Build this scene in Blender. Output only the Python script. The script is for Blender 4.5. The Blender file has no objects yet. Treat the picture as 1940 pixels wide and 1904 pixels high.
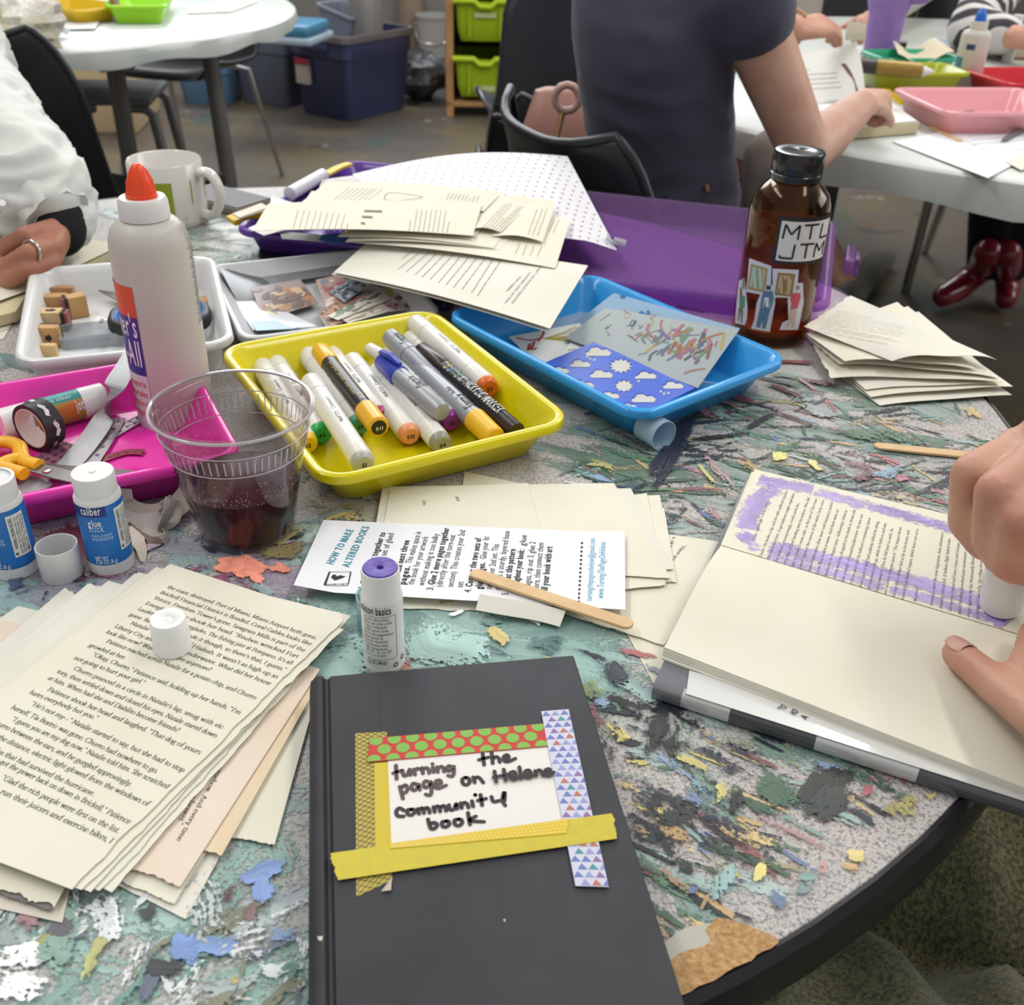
import bpy, bmesh, math, random
from mathutils import Vector as V, Matrix, noise
random.seed(7)
SC = bpy.context.scene
COL = SC.collection
# ---------------------------------------------------------------- camera
EYE = V((0, 0, 1.14)); FPX = 1968.0; PITCH = 0.5643; ROLL = 0.0331; CX, CY = 970.0, 952.0
TABLE_Z = 0.74
_sp, _cp, _cr, _sr = math.sin(PITCH), math.cos(PITCH), math.cos(ROLL), math.sin(ROLL)
FW = V((0, _cp, -_sp)); _rt = V((1, 0, 0)); _up = V((0, _sp, _cp))
RT = _cr * _rt + _sr * _up; UP = -_sr * _rt + _cr * _up
cd = bpy.data.cameras.new('camera'); cam = bpy.data.objects.new('camera', cd); COL.objects.link(cam)
cam.matrix_world = Matrix(((RT.x, UP.x, -FW.x, EYE.x), (RT.y, UP.y, -FW.y, EYE.y), (RT.z, UP.z, -FW.z, EYE.z), (0, 0, 0, 1)))
cd.sensor_fit = 'HORIZONTAL'; cd.sensor_width = 36.0; cd.lens = 36.0 * FPX / 1940.0
cd.clip_start = 0.02; cd.clip_end = 60
cd.dof.use_dof = True; cd.dof.focus_distance = 0.64; cd.dof.aperture_fstop = 14.0
SC.camera = cam
# ---------------------------------------------------------------- world, light, exposure
SC.view_settings.view_transform = 'Standard'; SC.view_settings.look = 'None'
SC.view_settings.exposure = 0.42; SC.view_settings.gamma = 1.0; SC.view_settings.use_curve_mapping = False
W = bpy.data.worlds.new('room_light'); SC.world = W; W.use_nodes = True
W.node_tree.nodes['Background'].inputs[0].default_value = (0.93, 0.97, 1.0, 1)
W.node_tree.nodes['Background'].inputs[1].default_value = 0.42
def area(name, loc, target, sx, sy, power, col=(1, 1, 1)):
    d = bpy.data.lights.new(name, 'AREA'); d.shape = 'RECTANGLE'; d.size = sx; d.size_y = sy; d.energy = power; d.color = col
    o = bpy.data.objects.new(name, d); COL.objects.link(o); o.location = loc
    o.rotation_euler = (V(target) - V(loc)).to_track_quat('-Z', 'Y').to_euler(); return o
# daylight from the tall windows high on the far wall and right wall, fluorescent strips overhead
area('window_daylight', (-0.6, 6.6, 3.0), (0.0, 0.9, 0.74), 4.6, 1.6, 120, (0.93, 0.97, 1.0))
area('side_daylight', (5.2, 2.2, 2.6), (0, 0.9, 0.74), 3.6, 1.6, 60, (0.95, 0.98, 1.0))
for i, (x, y) in enumerate([(-1.6, 0.9), (1.4, 0.9), (-1.6, 3.6), (1.4, 3.6)]):
    area('ceiling_strip_light', (x, y, 3.25), (x, y, 0), 0.35, 2.2, 24, (1.0, 0.97, 0.92))
# ---------------------------------------------------------------- helpers
def ray(px, py): return FW * FPX + RT * (px - CX) - UP * (py - CY)
def P(px, py, dz=0.0):
    d = ray(px, py); t = (TABLE_Z + dz - EYE.z) / d.z; return EYE + d * t
def F(px, py, z=0.0): return P(px, py, z - TABLE_Z)
def PY(px, py, y):
    d = ray(px, py); return EYE + d * (y / d.y)
def PX(w):
    v = V(w) - EYE; return (CX + FPX * v.dot(RT) / v.dot(FW), CY - FPX * v.dot(UP) / v.dot(FW))
def lin(h):
    h = h.lstrip('#'); o = []
    for i in (0, 2, 4):
        c = int(h[i:i + 2], 16) / 255; o.append(c / 12.92 if c <= 0.04045 else ((c + 0.055) / 1.055) ** 2.4)
    return o
MATS = {}
def mat(name, col, rough=0.5, metal=0.0, spec=0.5, trans=0.0, ior=1.45, bump=None, var=None, coat=0.0, sheen=0.0, sss=0.0, emit=0.0, stretch=(1, 1, 1), thin=0.0, alpha=1.0):
    """principled surface; bump=(scale, distance m), var=(scale, second colour, amount); thin>0 = tinted see-through sheet"""
    if name in MATS: return MATS[name]
    m = bpy.data.materials.new(name); m.use_nodes = True; nt = m.node_tree; N = nt.nodes; L = nt.links
    b = N['Principled BSDF']; c = lin(col) + [1]
    b.inputs['Base Color'].default_value = c; b.inputs['Roughness'].default_value = rough; b.inputs['Metallic'].default_value = metal
    b.inputs['Specular IOR Level'].default_value = spec; b.inputs['IOR'].default_value = ior
    b.inputs['Transmission Weight'].default_value = trans; b.inputs['Coat Weight'].default_value = coat
    b.inputs['Sheen Weight'].default_value = sheen; b.inputs['Alpha'].default_value = alpha
    if sss:
        b.inputs['Subsurface Weight'].default_value = sss; b.inputs['Subsurface Radius'].default_value = (0.9, 0.35, 0.2); b.inputs['Subsurface Scale'].default_value = 0.004
    if emit:
        b.inputs['Emission Color'].default_value = c; b.inputs['Emission Strength'].default_value = emit
    if bump or var:
        tc = N.new('ShaderNodeTexCoord'); mp = N.new('ShaderNodeMapping'); mp.inputs['Scale'].default_value = stretch
        L.new(tc.outputs['Object'], mp.inputs['Vector'])
    if var:
        n = N.new('ShaderNodeTexNoise'); n.inputs['Scale'].default_value = var[0]; n.inputs['Detail'].default_value = 4
        L.new(mp.outputs[0], n.inputs['Vector'])
        r = N.new('ShaderNodeMapRange'); r.inputs[1].default_value = 0.35; r.inputs[2].default_value = 0.65; r.inputs[4].default_value = var[2]
        mx = N.new('ShaderNodeMix'); mx.data_type = 'RGBA'; mx.inputs[6].default_value = c; mx.inputs[7].default_value = lin(var[1]) + [1]
        L.new(n.outputs['Fac'], r.inputs[0]); L.new(r.outputs[0], mx.inputs[0]); L.new(mx.outputs[2], b.inputs['Base Color'])
    if bump:
        n = N.new('ShaderNodeTexNoise'); n.inputs['Scale'].default_value = bump[0]; n.inputs['Detail'].default_value = 3
        L.new(mp.outputs[0], n.inputs['Vector'])
        bp = N.new('ShaderNodeBump'); bp.inputs['Strength'].default_value = 1.0; bp.inputs['Distance'].default_value = bump[1]
        L.new(n.outputs['Fac'], bp.inputs['Height']); L.new(bp.outputs[0], b.inputs['Normal'])
    if thin:
        t = N.new('ShaderNodeBsdfTransparent'); t.inputs[0].default_value = c
        ms = N.new('ShaderNodeMixShader'); ms.inputs[0].default_value = thin
        L.new(b.outputs[0], ms.inputs[1]); L.new(t.outputs[0], ms.inputs[2]); L.new(ms.outputs[0], N['Material Output'].inputs[0])
    MATS[name] = m; return m
def clear_mat(name, col, tint=.96, rough=.03, ior=1.45):
    """thin clear plastic or glass wall: see-through with a fresnel sheen"""
    if name in MATS: return MATS[name]
    m = bpy.data.materials.new(name); m.use_nodes = True; nt = m.node_tree; N = nt.nodes; L = nt.links; N.remove(N['Principled BSDF'])
    t = N.new('ShaderNodeBsdfTransparent'); c = lin(col); t.inputs[0].default_value = [q * tint for q in c] + [1]
    g = N.new('ShaderNodeBsdfGlossy'); g.inputs['Roughness'].default_value = rough
    f = N.new('ShaderNodeLayerWeight'); f.inputs[0].default_value = .5; w = N.new('ShaderNodeMath'); w.operation = 'POWER'; w.inputs[1].default_value = 3.2
    h = N.new('ShaderNodeMath'); h.operation = 'MULTIPLY_ADD'; h.inputs[1].default_value = .7; h.inputs[2].default_value = .016
    x = N.new('ShaderNodeMixShader'); L.new(f.outputs['Facing'], w.inputs[0]); L.new(w.outputs[0], h.inputs[0]); L.new(h.outputs[0], x.inputs[0]); L.new(t.outputs[0], x.inputs[1]); L.new(g.outputs[0], x.inputs[2]); L.new(x.outputs[0], N['Material Output'].inputs[0])
    MATS[name] = m; return m
def tag(o, label=None, cat=None, group=None, kind=None):
    if label: o['label'] = label
    if cat: o['category'] = cat
    if group: o['group'] = group
    if kind: o['kind'] = kind
    return o
def thing(name, loc, label, cat, group=None):
    o = bpy.data.objects.new(name, None); COL.objects.link(o); o.location = loc; o.empty_display_size = 0.02
    return tag(o, label, cat, group)
def wloc(o):
    p = V(o.location)
    while o.parent: o = o.parent; p = p + V(o.location)
    return p
class MB:
    """collects shapes given in world coordinates; build() links them as ONE mesh object"""
    def __init__(s): s.v = []; s.f = []; s.m = []; s.c = None
    def add(s, vs, fs, mi=0, M=None):
        b = len(s.v)
        s.v += [tuple(M @ V(v)) if M else tuple(v) for v in vs]
        s.f += [tuple(b + i for i in f) for f in fs]; s.m += [mi] * len(fs); return s
    def loft(s, loops, caps=(True, True), closed=True, mi=0, M=None):
        n = len(loops[0]); vs = [p for l in loops for p in l]; fs = []
        for i in range(len(loops) - 1):
            for j in range(n if closed else n - 1):
                a, b_ = i * n + j, i * n + (j + 1) % n; fs.append((a, b_, b_ + n, a + n))
        if caps[0]: fs.append(tuple(reversed(range(n))))
        if caps[1]: fs.append(tuple((len(loops) - 1) * n + j for j in range(n)))
        return s.add(vs, fs, mi, M)
    def box(s, lo, hi, mi=0, M=None, r=0.0):
        x0, y0, z0 = lo; x1, y1, z1 = hi
        if r > 0:
            cx, cy = (x0 + x1) / 2, (y0 + y1) / 2; w, d = x1 - x0, y1 - y0
            ls = [rrect(cx, cy, w - 2 * r, d - 2 * r, r * .3, z0, 3), rrect(cx, cy, w - .6 * r, d - .6 * r, r * .7, z0 + r * .3, 3), rrect(cx, cy, w, d, r, z0 + r, 3),
                  rrect(cx, cy, w, d, r, z1 - r, 3), rrect(cx, cy, w - .6 * r, d - .6 * r, r * .7, z1 - r * .3, 3), rrect(cx, cy, w - 2 * r, d - 2 * r, r * .3, z1, 3)]
            return s.loft(ls, mi=mi, M=M)
        return s.add([(x0, y0, z0), (x1, y0, z0), (x1, y1, z0), (x0, y1, z0), (x0, y0, z1), (x1, y0, z1), (x1, y1, z1), (x0, y1, z1)],
                     [(3, 2, 1, 0), (4, 5, 6, 7), (0, 1, 5, 4), (1, 2, 6, 5), (2, 3, 7, 6), (3, 0, 4, 7)], mi, M)
    def lathe(s, prof, c=(0, 0, 0), n=40, mi=0, M=None, caps=(True, True)):
        c = V(c)
        return s.loft([[(c.x + r * math.cos(2 * math.pi * k / n), c.y + r * math.sin(2 * math.pi * k / n), c.z + z) for k in range(n)] for r, z in prof], caps, mi=mi, M=M)
    def tube(s, pts, rad, n=10, mi=0, caps=True, flat=1.0, upv=None):
        pts = [V(p) for p in pts]; rad = rad if isinstance(rad, (list, tuple)) else [rad] * len(pts); loops = []; prev = None
        for i, p in enumerate(pts):
            t = (pts[min(i + 1, len(pts) - 1)] - pts[max(i - 1, 0)]).normalized()
            if prev is None:
                a = V(upv) if upv else (V((0, 0, 1)) if abs(t.z) < .9 else V((1, 0, 0)))
            else: a = prev
            u = (a - t * a.dot(t)).normalized(); w = t.cross(u); prev = u
            loops.append([p + (u * math.cos(2 * math.pi * k / n) * flat + w * math.sin(2 * math.pi * k / n)) * rad[i] for k in range(n)])
        return s.loft(loops, (caps, caps), mi=mi)
    def prism(s, poly, z0, z1, mi=0, M=None):
        n = len(poly)
        return s.add([(x, y, z0) for x, y in poly] + [(x, y, z1) for x, y in poly],
                     [tuple(reversed(range(n))), tuple(range(n, 2 * n))] + [(i, (i + 1) % n, n + (i + 1) % n, n + i) for i in range(n)], mi, M)
    def build(s, name, mats, parent=None, smooth=35, bevel=0.0, sub=0, label=None, cat=None, group=None, kind=None, loc=None):
        me = bpy.data.meshes.new(name)
        vs = [V(v) for v in s.v]
        if parent is None:
            if loc is None:
                lo = V([min(v[k] for v in vs) for k in range(3)]); hi = V([max(v[k] for v in vs) for k in range(3)])
                loc = V(((lo.x + hi.x) / 2, (lo.y + hi.y) / 2, lo.z))
            off = V(loc)
        else: off = wloc(parent)
        me.from_pydata([tuple(v - off) for v in vs], [], s.f)
        mats = mats if isinstance(mats, (list, tuple)) else [mats]
        for m in mats: me.materials.append(m)
        me.polygons.foreach_set('material_index', s.m)
        if s.c is not None:
            a = me.color_attributes.new('paint', 'FLOAT_COLOR', 'POINT'); a.data.foreach_set('color', [x for c in s.c for x in c])
        me.validate(); me.update()
        bm = bmesh.new(); bm.from_mesh(me); bmesh.ops.recalc_face_normals(bm, faces=bm.faces)
        if bevel: bmesh.ops.bevel(bm, geom=[e for e in bm.edges if e.is_manifold and e.calc_face_angle(0) > .6], offset=bevel, segments=2, affect='EDGES', clamp_overlap=True)
        bm.to_mesh(me); bm.free()
        if smooth:
            me.polygons.foreach_set('use_smooth', [True] * len(me.polygons)); me.set_sharp_from_angle(angle=math.radians(smooth))
        o = bpy.data.objects.new(name, me); COL.objects.link(o)
        if parent is None: o.location = off
        else: o.parent = parent
        if sub:
            md = o.modifiers.new('sub', 'SUBSURF'); md.levels = sub; md.render_levels = sub
        return tag(o, label, cat, group, kind)
def rrect(cx, cy, w, d, r, z, k=4, M=None):
    pts = []; r = min(r, w / 2 - 1e-5, d / 2 - 1e-5)
    for (sx, sy, a0) in ((1, 1, 0), (-1, 1, 90), (-1, -1, 180), (1, -1, 270)):
        for i in range(k + 1):
            a = math.radians(a0 + 90 * i / k); pts.append((cx + sx * (w / 2 - r) + r * math.cos(a), cy + sy * (d / 2 - r) + r * math.sin(a), z))
    return pts
def frame(o, xdir, z=V((0, 0, 1))):
    """matrix with origin o, local x along xdir, local z near z"""
    x = V(xdir).normalized(); z = (V(z) - x * V(z).dot(x)).normalized(); y = z.cross(x)
    return Matrix(((x.x, y.x, z.x, o[0]), (x.y, y.y, z.y, o[1]), (x.z, y.z, z.z, o[2]), (0, 0, 0, 1)))
def catmull(pts, n=6, closed=False):
    out = []; m = len(pts)
    rng = range(m) if closed else range(m - 1)
    for i in rng:
        if closed: a, b, c, d = (pts[(i + k) % m] for k in (-1, 0, 1, 2))
        else: a, b, c, d = pts[max(i - 1, 0)], pts[i], pts[i + 1], pts[min(i + 2, m - 1)]
        a, b, c, d = V(a), V(b), V(c), V(d)
        for k in range(n):
            t = k / n; out.append(0.5 * (2 * b + (c - a) * t + (2 * a - 5 * b + 4 * c - d) * t * t + (3 * b - a - 3 * c + d) * t ** 3))
    if not closed: out.append(V(pts[-1]))
    return out
# ---------------------------------------------------------------- lettering
# a small old-style book face drawn as pen strokes: x-height 1, "C" curve, "L" line, "D" dot, "S" serif bar
SERIF = {
'a': (.86, 'C.14,.78 .3,.98 .52,.95 .62,.7;L.62,.7 .62,.2 .72,.03 .88,.08;C.62,.58 .3,.48 .1,.25 .22,.02 .45,.06 .62,.26'),
'b': (1.0, 'L.2,1.6 .2,.06;S.08,1.6 .2,1.6;C.2,.72 .42,.98 .7,.92 .9,.55 .75,.1 .45,0 .2,.14'),
'c': (.85, 'C.78,.76 .6,.97 .3,.9 .1,.5 .28,.08 .58,.02 .8,.2'),
'd': (1.02, 'L.8,1.6 .8,.02;S.66,1.6 .8,1.6;S.8,.02 .95,.04;C.8,.76 .55,1 .25,.88 .1,.48 .25,.08 .52,.02 .8,.24'),
'e': (.86, 'C.1,.55 .78,.6 .66,.9 .42,.99 .2,.85 .1,.5 .24,.1 .52,.02 .78,.2'),
'f': (.6, 'C.72,1.48 .55,1.62 .36,1.5 .3,1.2 .3,.6 .3,.02;S.1,.02 .5,.02;S.08,.97 .58,.97'),
'g': (.88, 'C.4,.98 .66,.85 .64,.5 .4,.36 .15,.5 .14,.84 .4,.98;C.2,.42 .16,.2 .5,.12 .8,0 .78,-.35 .4,-.5 .08,-.38 .12,-.1 .3,.02;L.6,.9 .86,.96'),
'h': (1.08, 'L.22,1.6 .22,.02;S.08,1.6 .22,1.6;S.06,.02 .4,.02;C.22,.7 .5,.98 .8,.86 .84,.5 .84,.02;S.68,.02 1.02,.02'),
'i': (.5, 'L.26,.97 .26,.02;S.1,.95 .26,.97;S.08,.02 .44,.02;D.26,1.38'),
'j': (.48, 'C.28,.97 .28,.2 .24,-.3 .02,-.48;S.12,.95 .28,.97;D.28,1.38'),
'k': (1.02, 'L.22,1.6 .22,.02;S.08,1.6 .22,1.6;S.06,.02 .38,.02;L.8,.97 .26,.5;S.6,.97 .96,.97;L.42,.6 .86,.02;S.74,.02 1.02,.02'),
'l': (.5, 'L.26,1.6 .26,.02;S.1,1.6 .26,1.6;S.08,.02 .44,.02'),
'm': (1.62, 'L.22,.97 .22,.02;S.06,.95 .22,.97;S.06,.02 .4,.02;C.22,.7 .48,.98 .74,.86 .8,.5 .8,.02;S.64,.02 .98,.02;C.8,.7 1.05,.98 1.32,.86 1.38,.5 1.38,.02;S1.22,.02 1.56,.02'),
'n': (1.1, 'L.22,.97 .22,.02;S.06,.95 .22,.97;S.06,.02 .4,.02;C.22,.7 .5,.98 .8,.86 .86,.5 .86,.02;S.68,.02 1.04,.02'),
'o': (1.0, 'C.5,.98 .2,.86 .1,.5 .22,.12 .5,.01 .78,.14 .9,.5 .8,.86 .5,.98'),
'p': (1.02, 'L.22,.97 .22,-.48;S.06,.95 .22,.97;S.06,-.48 .4,-.48;C.22,.74 .46,.98 .74,.9 .92,.52 .76,.1 .48,0 .22,.16'),
'q': (1.0, 'L.8,.95 .8,-.48;S.64,-.48 .96,-.48;C.8,.76 .55,1 .25,.88 .1,.48 .25,.08 .52,.02 .8,.24'),
'r': (.72, 'L.22,.97 .22,.02;S.06,.95 .22,.97;S.06,.02 .42,.02;C.22,.62 .38,.9 .62,.94;D.62,.84'),
's': (.7, 'C.58,.78 .46,.96 .22,.92 .14,.7 .36,.54 .6,.38 .58,.1 .34,.02 .12,.2'),
't': (.62, 'C.28,1.28 .28,.4 .34,.06 .6,.1;S.08,.95 .58,.95'),
'u': (1.06, 'C.2,.97 .2,.4 .26,.1 .5,.02 .8,.26;L.8,.97 .8,.02;S.04,.95 .2,.97;S.64,.95 .8,.97;S.8,.02 .96,.04'),
'v': (.96, 'L.14,.96 .48,.02;L.48,.02 .82,.96;S.02,.96 .32,.96;S.66,.96 .94,.96'),
'w': (1.4, 'L.14,.96 .44,.02;L.44,.02 .7,.96;L.7,.96 .96,.02;L.96,.02 1.26,.96;S.02,.96 .32,.96;S.58,.96 .84,.96;S1.12,.96 1.38,.96'),
'x': (.96, 'L.14,.96 .82,.02;L.8,.96 .14,.02;S.02,.96 .34,.96;S.64,.96 .92,.96;S.02,.02 .3,.02;S.66,.02 .96,.02'),
'y': (.96, 'L.14,.96 .48,.04;C.82,.96 .48,.04 .3,-.42 .08,-.4;S.02,.96 .32,.96;S.66,.96 .94,.96'),
'z': (.84, 'L.12,.94 .7,.94 .12,.04 .74,.04'),
'A': (1.4, 'L.68,1.5 1.18,.02;L.68,1.5 .2,.02;S.04,.02 .4,.02;S.98,.02 1.38,.02;S.38,.55 1.0,.55'),
'B': (1.15, 'L.28,1.48 .28,.02;C.28,1.46 .8,1.42 .86,1.1 .7,.82 .28,.8;C.28,.8 .9,.78 1.02,.4 .8,.06 .28,.04;S.08,1.48 .3,1.48;S.08,.02 .3,.02'),
'C': (1.3, 'C1.14,1.2 .9,1.48 .5,1.4 .14,1.0 .16,.45 .5,.06 .9,.04 1.18,.32'),
'D': (1.45, 'L.28,1.48 .28,.02;C.28,1.46 .9,1.42 1.3,1.05 1.3,.5 .95,.1 .28,.04;S.08,1.48 .3,1.48;S.08,.02 .3,.02'),
'E': (1.1, 'L.28,1.48 .28,.02;S.08,1.48 .92,1.48;S.28,.8 .8,.8;S.08,.02 .98,.02;L.92,1.48 .94,1.24;L.98,.02 1.02,.3'),
'F': (1.02, 'L.28,1.48 .28,.02;S.08,1.48 .92,1.48;S.28,.8 .78,.8;S.08,.02 .5,.02;L.92,1.48 .94,1.24'),
'G': (1.4, 'C1.14,1.2 .9,1.48 .5,1.4 .14,1.0 .16,.45 .5,.06 .9,.04 1.16,.2;L1.16,.2 1.16,.62;S.92,.64 1.32,.64'),
'H': (1.5, 'L.28,1.48 .28,.02;L1.2,1.48 1.2,.02;S.28,.78 1.2,.78;S.08,1.48 .48,1.48;S1.0,1.48 1.4,1.48;S.08,.02 .48,.02;S1.0,.02 1.4,.02'),
'I': (.62, 'L.3,1.48 .3,.02;S.1,1.48 .5,1.48;S.1,.02 .5,.02'),
'L': (1.05, 'L.28,1.48 .28,.02;S.08,1.48 .48,1.48;S.08,.02 .94,.02;L.94,.02 1.0,.34'),
'M': (1.7, 'L.3,1.48 .24,.02;L.3,1.48 .84,.1;L.84,.1 1.38,1.48;L1.38,1.48 1.44,.02;S.08,1.48 .3,1.48;S1.38,1.48 1.6,1.48;S.06,.02 .42,.02;S1.24,.02 1.64,.02'),
'N': (1.5, 'L.28,1.48 .28,.02;L.28,1.48 1.2,.04;L1.2,.04 1.2,1.48;S.06,1.48 .28,1.48;S1.02,1.48 1.4,1.48;S.08,.02 .46,.02'),
'O': (1.5, 'C.75,1.5 .3,1.3 .14,.75 .3,.2 .75,0 1.2,.2 1.36,.75 1.2,1.3 .75,1.5'),
'P': (1.1, 'L.28,1.48 .28,.02;C.28,1.46 .85,1.42 .96,1.05 .78,.72 .28,.7;S.08,1.48 .3,1.48;S.08,.02 .5,.02'),
'R': (1.3, 'L.28,1.48 .28,.02;C.28,1.46 .85,1.42 .94,1.08 .76,.78 .28,.76;L.6,.76 1.08,.02;S1.0,.02 1.28,.02;S.08,1.48 .3,1.48;S.08,.02 .5,.02'),
'S': (.92, 'C.76,1.24 .6,1.48 .28,1.4 .18,1.06 .46,.82 .8,.56 .76,.14 .42,.02 .14,.28'),
'T': (1.24, 'L.62,1.48 .62,.02;S.08,1.48 1.16,1.48;L.08,1.48 .06,1.2;L1.16,1.48 1.18,1.2;S.4,.02 .84,.02'),
'V': (1.36, 'L.2,1.48 .68,.02;L.68,.02 1.16,1.48;S.02,1.48 .42,1.48;S.96,1.48 1.34,1.48'),
'W': (1.95, 'L.2,1.48 .62,.02;L.62,.02 .98,1.48;L.98,1.48 1.36,.02;L1.36,.02 1.76,1.48;S.02,1.48 .4,1.48;S.8,1.48 1.16,1.48;S1.58,1.48 1.92,1.48'),
'Y': (1.3, 'L.2,1.48 .65,.75;L1.1,1.48 .65,.75;L.65,.75 .65,.02;S.02,1.48 .38,1.48;S.92,1.48 1.28,1.48;S.45,.02 .85,.02'),
'.': (.42, 'D.2,.06'), ',': (.42, 'C.18,.1 .26,.0 .2,-.16 .1,-.24'), '?': (.75, 'C.12,1.3 .3,1.52 .6,1.38 .6,1.05 .34,.8 .32,.4;D.32,.06'),
'-': (.55, 'S.08,.5 .48,.5'), '~': (1.4, 'S.05,.5 1.35,.5'), '’': (.36, 'C.16,1.52 .24,1.42 .18,1.24 .08,1.16'), "'": (.36, 'C.16,1.52 .24,1.42 .18,1.24 .08,1.16'),
'“': (.7, 'C.24,1.52 .12,1.44 .12,1.28 .2,1.18;C.5,1.52 .38,1.44 .38,1.28 .46,1.18'), '”': (.7, 'C.16,1.52 .26,1.42 .2,1.24 .08,1.16;C.42,1.52 .52,1.42 .46,1.24 .34,1.16'),
'í': (.5, 'L.26,.97 .26,.02;S.1,.95 .26,.97;S.08,.02 .44,.02;L.22,1.25 .42,1.55'), ':': (.42, 'D.2,.06;D.2,.8'), ' ': (.5, ''),
}
def pen(pts, thick, thin, vs, fs):
    n = len(pts); b = len(vs)
    for i, p in enumerate(pts):
        d = (pts[min(i + 1, n - 1)] - pts[max(i - 1, 0)]); d = d.normalized() if d.length > 1e-9 else V((0, 1))
        t = (thin + (thick - thin) * min(1, abs(d.y) ** .9)) / 2; nn = V((-d.y, d.x)) * t
        vs += [tuple(p + nn), tuple(p - nn)]
    for i in range(n - 1):
        k = b + 2 * i; fs.append((k, k + 1, k + 3, k + 2))
GC = {}
def serif_glyph(ch):
    if ch in GC: return GC[ch]
    adv, spec = SERIF.get(ch, SERIF['x']); vs, fs = [], []
    for s in spec.split(';'):
        if not s: continue
        pts = [V([float(q) for q in w.split(',')]) for w in s[1:].split()]
        if s[0] == 'C': pen([V(q[:2]) for q in catmull([p.to_3d() for p in pts], 4)], .165, .07, vs, fs)
        elif s[0] == 'L': pen(pts, .165, .085, vs, fs)
        elif s[0] == 'S': pen(pts, .1, .085, vs, fs)
        else:
            b = len(vs); vs += [(pts[0].x + .13 * math.cos(k * math.pi / 3), pts[0].y + .13 * math.sin(k * math.pi / 3)) for k in range(6)]; fs.append(tuple(range(b, b + 6)))
    GC[ch] = (adv, vs, fs); return GC[ch]
SANS = {}
def sans_glyph(ch, bold=0.0):
    key = (ch, bold)
    if key in SANS: return SANS[key]
    if ch == ' ': SANS[key] = (.3, [], []); return SANS[key]
    def mesh_of(body):
        cu = bpy.data.curves.new('type', 'FONT'); cu.body = body; cu.offset = bold; cu.resolution_u = 2; cu.fill_mode = 'FRONT'
        ob = bpy.data.objects.new('type', cu); COL.objects.link(ob)
        dg = bpy.context.evaluated_depsgraph_get(); me = bpy.data.meshes.new_from_object(ob.evaluated_get(dg))
        vs = [(v.co.x, v.co.y) for v in me.vertices]; fs = [tuple(p.vertices) for p in me.polygons]
        bpy.data.objects.remove(ob); bpy.data.curves.remove(cu); bpy.data.meshes.remove(me); return vs, fs
    vs, fs = mesh_of(ch)
    x1 = max(v[0] for v in vs) if vs else .3
    SANS[key] = (x1 + .07 + bold, vs, fs); return SANS[key]
def layout(text, font='serif', bold=0.0, gap=0.0):
    x = 0; vs, fs = [], []
    for ch in text:
        adv, gv, gf = serif_glyph(ch) if font == 'serif' else sans_glyph(ch, bold)
        b = len(vs); vs += [(x + q[0], q[1]) for q in gv]; fs += [tuple(b + i for i in f) for f in gf]; x += adv + gap
    return x, vs, fs
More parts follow.
